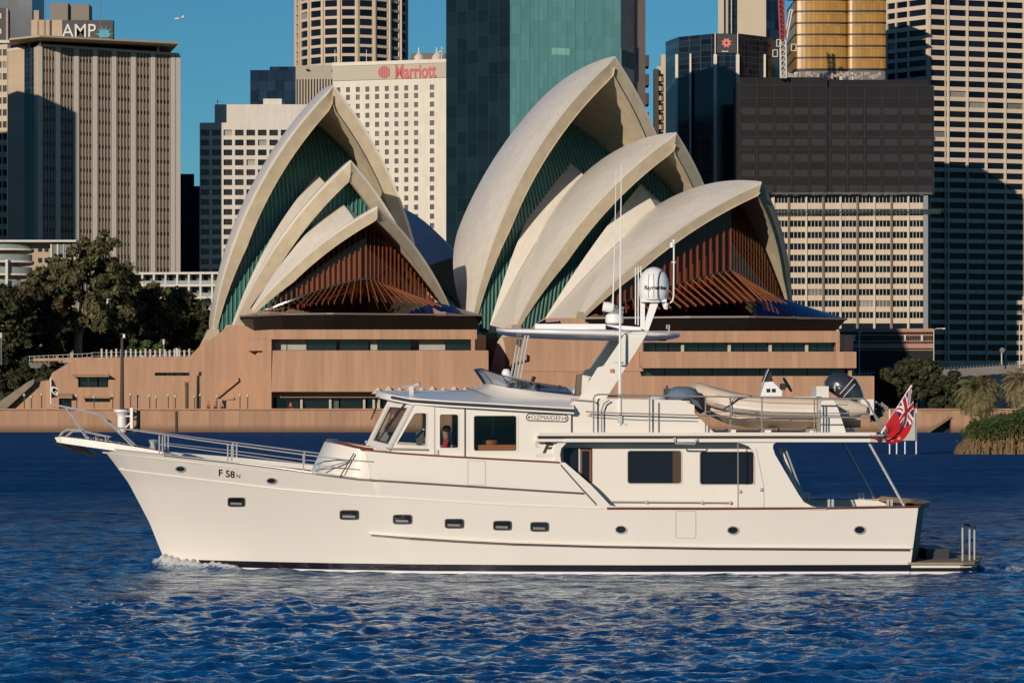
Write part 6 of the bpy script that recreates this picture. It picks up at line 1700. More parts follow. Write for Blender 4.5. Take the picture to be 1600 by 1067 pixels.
mb = MB(); mb.tube(ful(S1), .014, 5)
for a, b in ((S0[2], S1[2]), (S0[3], S1[3]), (S0[5], S1[5]), (far(S0[2]), far(S1[2])), (far(S0[3]), far(S1[3])), (far(S0[5]), far(S1[5]))): mb.tube([a, b], .014, 5)
mb.build('screen_frame', M['black'], boat)
mb = MB(); mb.box2((xat(790, CY), CY - 1.2, zat(606, CY) - .4), (xat(812, CY), CY + 1.2, zat(596, CY))); mb.build('flybridge_console', M['black'], boat)
mb = MB(); c = at(791, 588, CY - .3); mb.lathe([(.16, -.12), (.16, 0), (.1, .05), (.1, .1), (.06, .16), (0, .17)], c, 12); mb.build('compass', M['white_gloss'], boat)
for a, b in (((822, 620), (835, 588)), ((836, 620), (842, 600)), ((868, 620), (876, 602))):
    mb = MB(); mb.tube([at(*a, CY - .4), at(*b, CY - .4)], .05, 6); mb.build('fitting', M['black'], boat)
mb = MB(); mb.box2(at(814, 606, CY - .6), at(823, 594, CY)); mb.build('helm_screen', M['black'], boat)
mb = MB(); mb.prism([at(898, 620, CY - 1.2), at(902, 585, CY - 1.2), at(910, 583, CY - 1.2), at(908, 620, CY - 1.2)], (0, .9, 0)); mb.build('flybridge_seat', mat('brown_vinyl', (.13, .09, .06), .6), boat)
mb = MB(); mb.box2((xat(890, CY), CY - 1.85, zat(624, CY)), (xat(768, CY), CY + 1.85, zat(621, CY))); mb.build('flybridge_floor', M['gel_deck'], boat)
# radar arch, hard top
both('arch_leg', M['gel'], [(903, 624), (909, 615), (934, 574), (943, 571.5), (964, 541), (977, 520), (1012, 519), (1004, 533), (946, 624), (936, 640), (905, 640)], [], 1.95, .3)
HT = [(775.5, .35, 514, 517), (779, 1.0, 513.5, 518.5), (790, 1.5, 513.5, 520.8), (815, 1.85, 513, 523), (880, 2.02, 513.6, 525.6), (960, 2.05, 515.5, 527.5), (1030, 1.95, 518.5, 528.3), (1050, 1.6, 520, 527.5), (1060, .9, 521.5, 527), (1063, .3, 522.5, 526)]
G, Gb = [], []
for px, b, y0, y1 in HT:
    row, rb = [], []
    for j in range(13):
        t = -1 + j / 6; e0 = at(px, (y0 + y1) / 2 - 1, CY - b); zt = zat(y0 - 2, CY - b); zb = zat(y1, CY - b)
        k = 1 - abs(t) ** 5; row.append(Vector((e0.x, CY + t * b, e0.z + (zt - e0.z) * k))); rb.append(Vector((e0.x, CY + t * b, e0.z + (zb - e0.z) * k)))
    G.append(row); Gb.append(rb)
mb = MB(); mb.loft(G, False); mb.loft(Gb, False); mb.loft([G[0], Gb[0]], False); mb.loft([G[-1], Gb[-1]], False); mb.build('hard_top', M['white_gloss'], boat, smooth=True)
mb = MB(); mb.box2(at(836, 514.5, CY - .9), at(942, 510, CY + .9)); mb.build('roof_plate', M['white_gloss'], boat)
mb = MB(); mb.tube([at(840, 506, CY - .5), at(853, 505, CY - .5)], [.02, .09], 8); mb.tube([at(853, 505.5, CY - .5), at(874, 504, CY - .5)], .03, 6); mb.tube([at(874, 504, CY - .5), at(876, 503.5, CY - .5)], [.05, .03], 8); mb.box(at(845, 510, CY - .5), (.06, .06, .1)); mb.build('horn', mat('blue_chrome', (.12, .16, .26), .15, 1.), boat)
for s in (0, 1):
    for a, b in (((821, 524), (806, 604)), ((826, 524), (811, 606))):
        mb = MB(); p, q = at(*a, CY - 1.6), at(*b, CY - 1.6); mb.tube([far(p) if s else p, far(q) if s else q], .024, 6); mb.build('top_post', M['steel'], boat)
mb = MB(); mb.box(at(1034, 529, CY), (.2, .3, .1)); mb.build('dome_light', M['black'], boat)
mb = MB(); mb.tube([at(1018, 518.5, CY - .8), at(1050, 519.5, CY - .8)], .02, 5); mb.tube([at(1045, 519, CY - .8), at(1046, 508, CY - .8), at(1042, 508, CY - .8), at(1042, 514, CY - .8)], .016, 5); mb.build('rail', M['steel'], boat)
mb = MB(); mb.prism([at(1048, 520, CY - .8), at(1060, 520, CY - .8), at(1057, 527, CY - .8), at(1048, 527, CY - .8)], (0, 1.6, 0)); mb.build('stern_tip', mat('pale_blue_plastic', (.13, .26, .50), .4), boat)
# mast, domes and aerials
mb = MB(); mb.prism([at(940, 506.5, CY - .6), at(1002, 511, CY - .6), at(1002, 516, CY - .6), at(975, 515.5, CY - .6)], (0, 1.2, 0)); mb.build('radar_platform', M['white_gloss'], boat)
mb = MB(); c = at(960, 506, CY); mb.lathe([(.17, 0), (.2, .03), (.205, .14), (.19, .2), (.12, .24), (0, .25)], c, 20); mb.build('radar_drum', M['white_gloss'], boat, autosm=40)
mb = MB(); c = at(957, 481, CY); mb.lathe([(.11, -.22), (.12, -.1), (.1, .02), (.05, .06)], c, 14, axis=(1, 0, -.15)); mb.box(at(962, 490, CY), (.14, .12, .12)); mb.build('searchlight', M['white_gloss'], boat, autosm=40)
mb = MB(); mb.tube([at(958, 484, CY - .1), at(974, 489, CY - .1)], [.07, .05], 8); mb.tube([at(960, 480, CY + .05), at(975, 482, CY + .05)], [.05, .04], 8); mb.build('loudhailer', M['grey_metal'], boat)
mb = MB(); mb.box2(at(1000.5, 517, CY - .08), at(1007, 466, CY + .08)); mb.prism([at(1004, 517, CY - .07), at(1013, 517, CY - .07), at(1030, 470, CY - .07), at(1017, 470, CY - .07)], (0, .14, 0)); mb.box2(at(1001, 472, CY - .2), at(1040, 468.5, CY + .2)); mb.build('mast', M['white_gloss'], boat)
mb = MB(); c = at(1021.5, 469, CY); r = .335; mb.lathe([(r * .86, 0), (r * .93, .03), (r, .16), (r, .36), (r * .95, .48), (r * .8, .60), (r * .52, .69), (r * .22, .735), (0, .745)], c, 28); dome = mb.build('satellite_dome', M['white_gloss'], boat, autosm=50)
Rd = r + .004
text_mesh('lettering', 'Raymarine', .125, lambda u, v, d: c + Vector(((Rd + d) * math.sin(u / Rd + .06), -(Rd + d) * math.cos(u / Rd + .06), .265 + v)), M['letter'], dome, .004, shear=.1, bold=.004)
mb = MB()
for a in (-.42, -.05): mb.tube([c + Vector((math.sin(a) * (r + .003) * k, -math.cos(a) * (r + .003) * k, z)) for z, k in ((.04, .94), (.16, 1), (.36, 1), (.48, .95), (.58, .83))], .006, 4)
mb.build('dome_seam', M['rub'], dome)
for a, b in (((993, 507), (993, 418)), ((997, 508), (997.3, 417)), ((1001, 509), (1001.5, 416))):
    mb = MB(); mb.tube([at(*a, CY + .1), at(*b, CY + .1)], .014, 5); mb.build('aerial', M['white_gloss'], boat)
mb = MB(); mb.tube([at(1038, 474, CY), at(1046, 474, CY), at(1051, 470, CY), at(1052.5, 462, CY), at(1053, 375, CY)], .02, 6); mb.lathe([(.05, 0), (.05, .1), (.03, .12)], at(1050, 387, CY), 8); mb.lathe([(.035, 0), (.03, .05)], at(1053, 378, CY), 8); mb.tube([at(1049, 410, CY), at(1056, 410, CY)], .012, 5); mb.build('aerial', M['white_gloss'], boat)
mb = MB(); mb.tube([at(1035, 474, CY - .1), at(1039, 482, CY - .1), at(1043, 482, CY - .1)], .025, 6); mb.lathe([(.03, 0), (.05, .05), (.04, .1)], at(1041, 480, CY - .1), 8); mb.build('mast_light', M['white_gloss'], boat)
mb = MB(); mb.tube([at(957.5, 477, CY - .3), at(960, 400, CY - .3), at(962.8, 268, CY - .3)], [.020, .013, .008], 5); mb.build('aerial', M['white_gloss'], boat)
mb = MB(); mb.tube([at(968.5, 664, CY - 2.3), at(968.6, 600, CY - 2.3), at(969.4, 400, CY - 2.3), at(971, 258, CY - 2.3)], [.034, .034, .018, .009], 6); mb.build('aerial', M['white_gloss'], boat)
mb = MB(); mb.box(at(968.5, 655, CY - 2.3), (.10, .1, .14)); mb.build('aerial_bracket', M['steel'], boat); mb = MB(); mb.bar(at(960, 566, CY - 2.2), at(976, 567, CY - 2.2), .03, .03); mb.build('aerial_bracket', M['steel'], boat); mb = MB(); mb.bar(at(968, 660, CY - 2.28), at(980, 664, CY - 2.28), .03, .03); mb.build('aerial_bracket', M['steel'], boat)
mb = MB(); mb.box(at(956.2, 579.5, CY - 1.955), (.075, .012, .08)); mb.build('red_label', M['sign_red'], boat)
text_mesh('lettering', '1', .07, lambda u, v, d: at(956.2 + u / .0139, 579.7 - v / .0139, CY - 1.965 - d), M['white_gloss'], boat, .003, bold=.003)
text_mesh('lettering', ')', .09, lambda u, v, d: at(960.3 + u / .0139, 579.5 - v / .0139, CY - 1.952 - d), M['letter'], boat, .003, bold=.003)
# boat deck and house aft of the arch
both('upper_side', M['gel'], [(886, 678), (886, 634), (905, 622), (1064, 625), (1085, 633), (1085, 645), (1119, 679)], [], 2.28, .08)
mb = MB(); mb.box2((xat(900, CY), CY - 2.2, zat(628, CY - 2.2)), (xat(1068, CY), CY + 2.2, zat(625.5, CY - 2.2))); mb.build('house_top', M['gel_deck'], boat)
mb = MB(); mb.prism([at(1064, 625.5, CY - 2.2), at(1085, 633, CY - 2.2), at(1085, 645, CY - 2.2), at(1117, 678, CY - 2.2), at(1060, 678, CY - 2.2)], (0, 4.4, 0)); mb.build('house_end', M['gel'], boat)
OB = 2.62
def slab_outline(b): 
    e = .0
    return [(870, b * .96), (884, b), (1360, b), (1388, b * .93), (1400, b * .75), (1405, b * .4), (1405.5, 0)]
ow = [at(px, 680, CY - b) for px, b in slab_outline(OB)]; ow = ow + [far(p) for p in reversed(ow[:-1])]
z0, z1 = zat(690.5, CY - OB), zat(679.5, CY - OB)
mb = MB(); mb.loft([[Vector((p.x, p.y, z0)) for p in ow], [Vector((p.x, p.y, z1)) for p in ow]], True, True, True); mb.build('boat_deck', M['gel'], boat)
for s in (0, 1):
    mb = MB(); mb.panel([(838, 690), (838, 679.5), (884, 679.5), (884, 690)], [], (lambda u, v, d: far(at(u, v, CY - OB + .02) + Vector((0, d, 0)))) if s else (lambda u, v, d: at(u, v, CY - OB + .02) + Vector((0, d, 0))), .25); 
    mb.build('deck_edge', M['gel'], boat)
    mb = MB(); pth = [at(px, 682.6, CY - OB - .02) for px in range(840, 1381, 30)] + [at(1396, 682.8, CY - OB * .86)]; mb.tube([far(p) if s else p for p in pth], .030, 6); mb.build('rub_rail', M['rub'], boat)
    mb = MB(); pth = [at(px, 677.5, CY - OB + .06) for px in range(842, 1400, 31)]; mb.tube([far(p) if s else p for p in pth], .034, 6); mb.build('deck_lip', M['gel'], boat)
mb = MB(); mb.tube([at(1054, 686, CY - OB - .05), at(1056, 693, CY - OB - .05), at(1086, 693.5, CY - OB - .05), at(1088, 687, CY - OB - .05)], .02, 6); mb.box(at(1054, 686, CY - OB - .03), (.06, .06, .06)); mb.box(at(1088, 687, CY - OB - .03), (.06, .06, .06)); mb.build('boarding_handle', M['steel'], boat)
# saloon inside the side deck, its windows
SB = 2.06
ws = [rr(880.5, 699.5, 925, 754, 3), rr(980, 703.5, 1065.5, 755.5, 4), rr(1093, 705, 1178.5, 757, 4)]
both('saloon_side', M['gel'], [(862, 830), (862, 690), (1207, 690), (1207, 830)], ws, SB, .07)
for i, w in enumerate(ws):
    both('saloon_window', M['saloon_glass'], w, [], SB - .04, .008)
    sh = lambda q, g: [((x - sum(a for a, _ in q) / len(q)) * g + sum(a for a, _ in q) / len(q), (y - sum(b for _, b in q) / len(q)) * g + sum(b for _, b in q) / len(q)) for x, y in q]
    both('window_frame', M['teak'] if i == 0 else M['faint'], sh(w, 1.02), [sh(w, .975)], SB + .012, .03)
mb = MB(); mb.box2(at(904, 753, CY - SB - .0), at(906.5, 700.5, CY - SB + .03)); mb.build('window_bar', M['steel'], boat)
mb = MB(); mb.panel(rr(907, 702, 924, 753, 2), [rr(909.5, 704.5, 921, 750.5, 1)], lambda u, v, d: at(u, v, CY - SB + .0) + Vector((0, d, 0)), .03); mb.build('window_sash', mat('dark_sash', (.17, .055, .02), .4, var=.3), boat)
mb = MB(); mb.box2(at(1051, 755, CY - SB + .03), at(1064.5, 704.5, CY - SB + .022)); mb.build('curtain', M['inside'], boat)
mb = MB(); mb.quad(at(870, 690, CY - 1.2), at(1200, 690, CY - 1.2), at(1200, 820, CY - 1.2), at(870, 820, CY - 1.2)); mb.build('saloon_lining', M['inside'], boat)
for s in (0, 1):
    mb = MB(); pth = [at(px, 783.2 + (px - 927) * .008, CY - SB - .07) for px in (927, 1010, 1097, 1141)]; pth = [far(p) if s else p for p in pth]; mb.tube(pth, .018, 6)
    for p in pth[1:]: mb.lathe([(.03, -.06), (.04, 0), (.02, .04)], p, 8, axis=(0, -1 if not s else 1, 0))
    mb.build('hand_rail', M['steel'], boat)
# wing panel and gate
wing_o = [(1153, 796), (1153, 757.5), (1180, 757.5), (1180, 716), (1177, 705), (1170, 697), (1158, 692.5), (1140, 690), (1140, 688), (1400, 686), (1400, 690.2), (1216, 690.2), (1209, 693), (1207.5, 699), (1211, 710), (1247, 771), (1256, 784), (1270, 791), (1292, 794.5), (1292, 796)]
both('wing_panel', M['gel'], wing_o, [], 2.56, .12)
both('arch_panel', M['gel'], [(868, 720), (864, 704), (868, 694), (878, 688), (878, 686), (1150, 686), (1150, 690.5), (896, 690.5), (884, 693), (877, 700), (875, 710), (877, 724)], [], 2.5, .14)
seam([(1153, 688), (1153, 796)], 2.565, .018); seam([(1181, 700), (1193, 757), (1194, 788), (1190, 796)], 2.565, .008)
for px, py in ((1156.5, 767.5), (1189.5, 764.5)):
    mb = MB(); mb.lathe([(.045, -.01), (.04, .02), (.02, .03)], at(px, py, CY - 2.57), 10, axis=(0, -1, 0)); mb.build('gate_latch', M['steel'], boat)
mb = MB(); mb.tube([at(1224, 692, CY - 1.9), at(1252, 768, CY - 1.9), at(1254, 790, CY - 1.9)], .022, 6); mb.build('grab_rail', M['steel'], boat)
mb = MB(); mb.prism([at(1216, 700, CY - 1.95), at(1222, 700, CY - 1.95), at(1250, 770, CY - 1.95), at(1244, 770, CY - 1.95)], (0, .05, 0)); mb.build('door_panel', M['gel_deck'], boat)
mb = MB(); mb.quad(at(1206, 690, CY - 2.04), at(1206, 830, CY - 2.04), at(1206, 830, CY - 2.04) + Vector((0, 4.08, 0)), at(1206, 690, CY - 2.04) + Vector((0, 4.08, 0))); mb.build('saloon_bulkhead', M['gel'], boat)
SKEW[0] = 0.
for s in (0, 1):
    b = 2.45
    p, q = at(1357, 690, CY - b), at(1413, 791, CY - b)
    mb = MB(); mb.tube([far(p) if s else p, far(q) if s else q], .030, 8); mb.build('deck_post', M['steel'], boat)
    for px in (1297, 1389):
        mb = MB(); c = at(px, 787, CY - 2.4); c = far(c) if s else c; mb.box(c + Vector((-.03, 0, 0)), (.05, .10, .2)); mb.box(c + Vector((.05, 0, 0)), (.05, .10, .2)); mb.build('bollard', M['steel'], boat)
mb = MB(); R_ = []
for i in range(13):
    px = 1255 + 181 * i / 12; w = 2.5 - .06 * max(0, i - 9); R_.append([at(px, 793, CY - w), at(px, 793, CY - w) + Vector((0, .22, .02))])
mb.loft(R_, False); mb.loft([[far(p) for p in r] for r in R_], False)
mb.build('cap_rail', M['teak'], boat)
mb = MB(); p = at(1437, 790.5, CY - 2.4); mb.loft([[Vector((p.x + .45 * (1 - (1 - j / 5) ** 2) - dx, CY - 2.4 + 4.8 * j / 10, p.z + dz)) for j in range(11)] for dx, dz in ((-.05, -.05), (-.05, .05), (.3, .07), (.3, -.05))], False); mb.build('cap_rail', M['teak_deck'], boat)
mb = MB(); mb.box2(at(1405, 800, CY - .8), at(1428, 793, CY + .8)); mb.build('cockpit_bench', M['gel_deck'], boat)
# swim platform, step locker and rails
sp = [at(px, 880, CY - b) for px, b in ((1418, 2.28), (1500, 2.28), (1518, 2.1), (1526, 1.6), (1530, 0))]; sp = sp + [far(p) for p in reversed(sp[:-1])]
lo = zat(893, CY - 2.28)
mb = MB(); mb.loft([[Vector((p.x, p.y, lo - .25)) for p in sp[:]], [Vector((p.x, p.y, zat(882, CY - 2.28))) for p in sp]], True, True, True)
mb.build('swim_platform', M['gel'], boat)
mb = MB(); mb.loft([[Vector((p.x + (.06 if p.x > sp[0].x + .1 else 0), CY + (p.y - CY) * 1.03, zat(882, CY - 2.28) + dz)) for p in sp] for dz in (.004, .055)], True, True, True); mb.build('platform_edge', M['teak_deck'], boat)
mb = MB(); mb.loft([[Vector((p.x + .008, CY + (p.y - CY) * 1.004, z)) for p in sp] for z in (.05, .13)], True); mb.build('platform_band', M['boot'], boat)
mb = MB(); mb.box2((xat(1437, CY), CY - 1.0, zat(884, CY) + .1), (xat(1472, CY), CY + 1.0, zat(854, CY))); mb.build('step_locker', M['navy_and_shade'], boat)  # navy colour imitates the hull's shade on this locker
for px, Y in ((1504, CY - 1.7), (1515, CY - 1.5), (1522.5, CY - 1.3)):
    mb = MB(); mb.tube([at(px, 877, Y), at(px, 823, Y)], .022, 6); mb.build('ladder_rail', M['steel'], boat)
mb = MB(); mb.tube([at(1504, 824, CY - 1.7), at(1504, 819.5, CY - 1.7), at(1512, 819, CY - 1.6), at(1515, 821, CY - 1.5), at(1515, 826, CY - 1.5)], .03, 6); mb.tube([at(1522.5, 827, CY - 1.3), at(1522.5, 819, CY - 1.3)], .03, 6); mb.build('ladder_grip', M['black'], boat)
SKEW[0] = .06
# upper deck guard rails
def rail(name, pts, b, r=.019, m=None, mirror=True):
    for s in ((0, 1) if mirror else (0,)):
        mb = MB(); P = [at(p[0], p[1], CY - (p[2] if len(p) > 2 else b)) for p in pts]; mb.tube([far(p) if s else p for p in P], r, 6); mb.build(name, m or M['rubsteel'], boat)
M['rubsteel'] = mat('brushed_steel', (.26, .245, .225), .4, .1, var=.1)
rail('guard_rail', [(927.5, 676), (927.5, 622), (930, 617.5), (936, 616), (1080, 619), (1240, 621.5), (1350, 623), (1357, 629), (1378, 674)], 2.5)
rail('guard_rail', [(915, 643), (960, 645), (1080, 648.5), (1200, 651), (1360, 652.5)], 2.5, .016)
rail('guard_rail', [(918, 649), (930, 652), (1000, 656), (1090, 658)], 2.3, .011)
rail('guard_rail', [(892, 624), (928, 627), (935, 632)], 2.32, .016); rail('guard_rail', [(940, 676), (940, 640), (944, 630), (952, 625)], 2.42, .017, None, False)
rail('guard_rail', [(1150, 652), (1145, 640), (1143, 628), (1148, 622), (1155, 621)], 2.2, .014); rail('guard_rail', [(1360, 646), (1100, 643)], 2.1, .012)
for px, y0 in ((1015, 618.5), (1029, 629), (1102.5, 620), (1141, 622), (1190.5, 622), (1272.5, 623), (1277, 622), (1281, 640)): rail('stanchion', [(px, 678), (px, y0)], 2.46 if px not in (1029, 1141) else 2.3, .018, None, px not in (1277, 1281, 1029, 1141))
rail('guard_rail', [(1352, 624), (1385, 676)], 2.0, .022)
SKEW[0] = 0.
both('davit_base', M['gel'], rnd([(1283, 679), (1283, 626), (1303, 625), (1310, 640), (1323, 679)], 3), [], 1.9, .9)
# bow platform, anchors, pulpit rails
mb = MB(); R_ = []
for px, y0, y1, b in ((86, 683, 690, .16), (96, 682, 692, .28), (130, 686, 697, .34), (180, 693, 704, .44), (235, 702, 711, .6), (256, 706, 713, .66)):
    R_.append([at(px, y1, CY - b), at(px, y0, CY - b), far(at(px, y0, CY - b)), far(at(px, y1, CY - b))])
mb.loft(R_, True, True, True); mb.build('bow_platform', M['gel'], boat)
mb = MB(); mb.loft([[p + Vector((0, -.012 if p.y < CY else .012, dz)) for p in (r[1], r[2])] for r in R_ for dz in (.012,)], False); mb.build('platform_planking', M['teak_deck'], boat)
mb = MB(); mb.tube([at(86, 688, CY - .1), at(112, 697, CY - .1), at(150, 712, CY - .1)], [.09, .11, .05], 6); mb.prism([at(84, 689, CY - .25), at(105, 695, CY - .35), at(128, 707, CY - .2), at(100, 694, CY)], (0, .5, -.05)); mb.build('anchor', mat('dark_anchor', (.05, .05, .055), .5, .6), boat)
mb = MB(); mb.prism([at(115, 698, CY - .2), at(128, 699, CY - .3), at(147, 711, CY - .2), at(122, 702, CY - .05)], (0, .4, -.04)); mb.tube([at(118, 696, CY - .1), at(126, 700, CY - .1)], .06, 6); mb.build('anchor', mat('dark_anchor', (.05, .05, .055), .5, .6), boat)
SKEW[0] = .07
rail('pulpit_rail', [(79, 632, .1), (92, 634, .16), (122, 640, .28), (153, 647.5, .36), (159, 651, .36), (178, 668, .42), (196, 686, .46), (217, 706, .5)], .3, .021, M['steel']); rail('pulpit_rail', [(103, 637.5, .2), (138, 689, .34)], .3, .017, M['steel'])
rail('bow_rail', [(178, 668, .42), (215, 673, .8), (250, 678, 1.1), (300, 686, 1.5), (357, 694, 1.83), (415, 702, 2.05), (473, 710, 2.2), (540, 718, 2.36), (583, 721, 2.5)], 1, .015, M['steel']); rail('bow_rail', [(250, 694, 1.1), (357, 708, 1.83), (473, 724, 2.2), (530, 730, 2.34), (562, 733.5, 2.46)], 1, .011, M['steel'])
rail('bow_rail', [(492, 734, 2.3), (520, 727, 2.36), (545, 720.5, 2.42)], 1, .017, M['steel']); rail('bow_stay', [(531, 745, 2.46), (553, 708, 2.46)], 1, .014, M['rub'])
for px, y0, y1, b in ((249, 680, 710, 1.1), (254, 681, 710.5, 1.15), (356, 694, 722, 1.83), (362, 696, 722.5, 1.85), (474, 710, 738, 2.2), (492, 733, 740, 2.3)): rail('stanchion', [(px, y1), (px, y0)], b, .018, M['steel'])
rail('chain_guide', [(90, 686, .1), (97, 676, .1), (105, 671, .12), (125, 672, .14), (135, 680, .14)], .1, .024, M['steel']); rail('chain_guide', [(100, 684, .2), (112, 674, .2), (130, 674, .22), (170, 683, .3)], .2, .016, M['steel'])
mb = MB(); mb.lathe([(.14, 0), (.1, .06), (.07, .12), (.1, .2), (.12, .24), (0, .26)], at(240, 704, CY - .1), 14); mb.box(at(232, 705, CY), (.3, .5, .1)); mb.tube([at(238, 690, CY - .3), at(241, 705, CY - .3)], .05, 8); mb.build('windlass', M['steel'], boat)
mb = MB(); [mb.tube([at(135 + i * 7, 683 + i * 1.3, CY), at(140 + i * 7, 684.3 + i * 1.3, CY)], .028, 5) for i in range(13)]; mb.build('anchor_chain', M['steel'], boat)
for px in (150, 165): 
    rail('stanchion', [(px, 690 + (px - 150) * .13), (px, 681)], .36, .014, M['steel'])

SKEW[0] = 0.
# ---- pennant at the bow
pn = thing('pennant', 'small dark pennant with a white letter on a staff at the bow', 'flag', at(79, 632, CY))
mb = MB(); mb.tube([at(79.5, 633, CY), at(79.5, 591, CY)], .014, 5); mb.build('staff', M['steel'], pn)
def cloth(C0, C1, n, m_, Y, amp, colour, name, mats, parent, both_=True):
    def cur(C, t):
        k = t * (len(C) - 1); i = min(int(k), len(C) - 2); a = C[max(i - 1, 0)]; b = C[i]; c = C[i + 1]; d = C[min(i + 2, len(C) - 1)]; f = k - i
        return tuple(.5 * ((2 * b[q]) + (-a[q] + c[q]) * f + (2 * a[q] - 5 * b[q] + 4 * c[q] - d[q]) * f * f + (-a[q] + 3 * b[q] - 3 * c[q] + d[q]) * f ** 3) for q in (0, 1))
    G = []
    for i in range(n + 1):
        f = i / n; a, b = cur(C0, f), cur(C1, f); row = []
        for j in range(m_ + 1):
            h = j / m_; px, py = a[0] + (b[0] - a[0]) * h, a[1] + (b[1] - a[1]) * h
            dy = amp * (math.sin(f * 9 + h * 4.5) * .6 + math.sin(f * 4 - h * 7 + 1) * .5) * min(1, f * 3)
            p = at(px, py, Y); row.append(p + Vector((.05 * math.sin(h * 9 + f * 5) * min(1, f * 3) * amp * 4, dy, 0)))
        G.append(row)
    mb = MB(); 
    for i in range(n):
        for j in range(m_):
            mb.quad(G[i][j], G[i + 1][j], G[i + 1][j + 1], G[i][j + 1], colour((i + .5) / n, (j + .5) / m_))
    return mb.build(name, mats, parent, smooth=True), G
cloth([(80.3, 592), (86, 600), (92.5, 616)], [(80.3, 622), (84, 621), (90, 620)], 14, 10, CY, .06, lambda f, h: 0, 'cloth', [mat('navy_cloth', (.012, .014, .028), .9)], pn)
text_mesh('letter', 'G', .24, lambda u, v, d: at(85.2 + u / .0143, 611 - v / .0143 + u / .0143 * .5, CY - .09 - d), mat('flag_white', (.62, .62, .62), .9), pn, .004, bold=.006)
# ---- red ensign at the stern
en = thing('ensign_flag', 'red ensign flag with union jack canton and white stars on a slanted stern staff', 'flag', at(1378, 674, CY - 2.72))
mb = MB(); mb.tube([at(1377, 677, CY - 2.70), at(1424.5, 602, CY - 2.70)], .022, 6); mb.build('staff', M['white_gloss'], en)
def star_in(f, h, cf, ch, r, n=7):
    x, y = (f - cf) * 2, (h - ch); d = math.hypot(x, y); a = math.atan2(y, x)
    return d < r * (.62 + .38 * math.cos(a * n))
def ens(f, h):
    if f < .5 and h < .58:
        x, y = f / .5 * 2 - 1, h / .58 * 2 - 1
        if abs(x) < .12 or abs(y) < .17: return 0
        if abs(x) < .21 or abs(y) < .30: return 1
        d = abs(abs(x) - abs(y))
        if d < .09: return 0
        if d < .26: return 1
        return 2
    if star_in(f, h, .62, .84, .17): return 1
    for cf, ch, r in ((.74, .18, .08), (.74, .6, .08), (.64, .36, .07), (.84, .33, .07)):
        if star_in(f, h, cf, ch, r): return 1
    return 0
fr, fw, fb = mat('flag_red', (.40, .004, .010), .85), mat('flag_cloth_white', (.68, .66, .64), .85), mat('flag_blue', (.012, .014, .06), .85)
cloth([(1423.5, 604), (1427, 626), (1426, 650), (1421, 672), (1411, 688), (1392, 694)], [(1383, 665), (1388, 673), (1388, 684), (1378, 690), (1367, 687), (1356, 678)], 64, 60, CY - 2.8, .12, ens, 'cloth', [fr, fw, fb], en)

# ---- the tender on the boat deck
td = thing('inflatable_tender', 'tan inflatable tender with a white console lying on the upper deck of the yacht', 'dinghy', at(1230, 672, CY))
M['hypalon'] = mat('tan_hypalon', (.60, .505, .405), .6, var=.06, scale=2); M['hypalon_white'] = mat('white_hypalon', (.66, .645, .61), .5, var=.04)
pth = [(1353, 640, .88), (1325, 638.5, .9), (1270, 637, .92), (1200, 635, .92), (1150, 630, .86), (1118, 622, .66), (1098, 615, .38), (1090, 612, 0)]
A = [at(a, b, CY - c) for a, b, c in pth]; A = A + [far(p) for p in reversed(A[:-1])]
mb = MB(); mb.tube(A, [.10] + [.21] * (len(A) - 2) + [.10], 16); mb.build('tube', M['hypalon'], td, autosm=50)
for s in (0, 1):
    mb = MB(); P = [at(a, b + 5.5, CY - c - .19) for a, b, c in pth[1:6]]; mb.tube([far(p) if s else p for p in P], .055, 8); mb.build('rubbing_strake', M['hypalon_white'], td, smooth=True)
    mb = MB(); P = [at(a, b - 6, CY - c - .2) for a, b, c in pth[1:6]]; mb.tube([far(p) if s else p for p in P], .012, 5); mb.build('grab_line', M['grey_metal'], td)
mb = MB(); mb.loft([[at(a, b, CY - .45), at(a, b - 7, CY - .2), at(a, b - 8, CY + .2), at(a, b, CY + .45)] for a, b in ((1076, 613), (1090, 606), (1110, 611), (1150, 621), (1185, 627))], False); mb.build('bow_cover', M['hypalon'], td, smooth=True)
kp = [(1090, 636, .05, 628), (1105, 648, .35, 634), (1135, 662, .62, 642), (1170, 668, .78, 646), (1280, 670, .8, 648), (1345, 668, .8, 648)]
G = []
for px, yk, b, yc in kp: G.append([at(px, yc, CY - b), at(px, yc + (yk - yc) * .45, CY - b * .95), at(px, yk, CY), far(at(px, yc + (yk - yc) * .45, CY - b * .95)), far(at(px, yc, CY - b))])
mb = MB(); mb.loft(G, False, True, True); mb.build('hull', M['hypalon'], td)
mb = MB(); mb.box2(at(1345, 648, CY - .75), at(1352, 624, CY + .75)); mb.build('transom', M['hypalon_white'], td)
mb = MB(); mb.prism([at(1188, 619, CY - .3), at(1195, 597, CY - .3), at(1207, 596, CY - .3), at(1222, 611, CY - .3), at(1222, 619, CY - .3)], (0, .6, 0)); con = mb.build('console', M['white_gloss'], td)
for a in (1200.5, 1209):
    mb = MB(); mb.box(at(a, 610, CY - .305), (.085, .012, .08)); mb.build('gauge', M['dark_pane'], con)
mb = MB(); mb.prism([at(1193, 596, CY - .28), at(1200, 577, CY - .22), at(1204, 578, CY - .22), at(1208, 596, CY - .28)], (0, .54, 0)); mb.build('windscreen', M['black'], con)
mb = MB(); mb.tube([at(1190, 603, CY - .33), at(1201, 576.5, CY - .3)], .014, 5); mb.build('screen_rail', M['steel'], con)
mb = MB(); c = at(1230.5, 601, CY - .05); ax = Vector((.85, 0, .5)).normalized(); q = ax.to_track_quat('Z', 'Y').to_matrix()
mb.tube([c + q @ Vector((.17 * math.cos(a), .17 * math.sin(a), 0)) for a in [2 * math.pi * j / 20 for j in range(21)]], .022, 6)
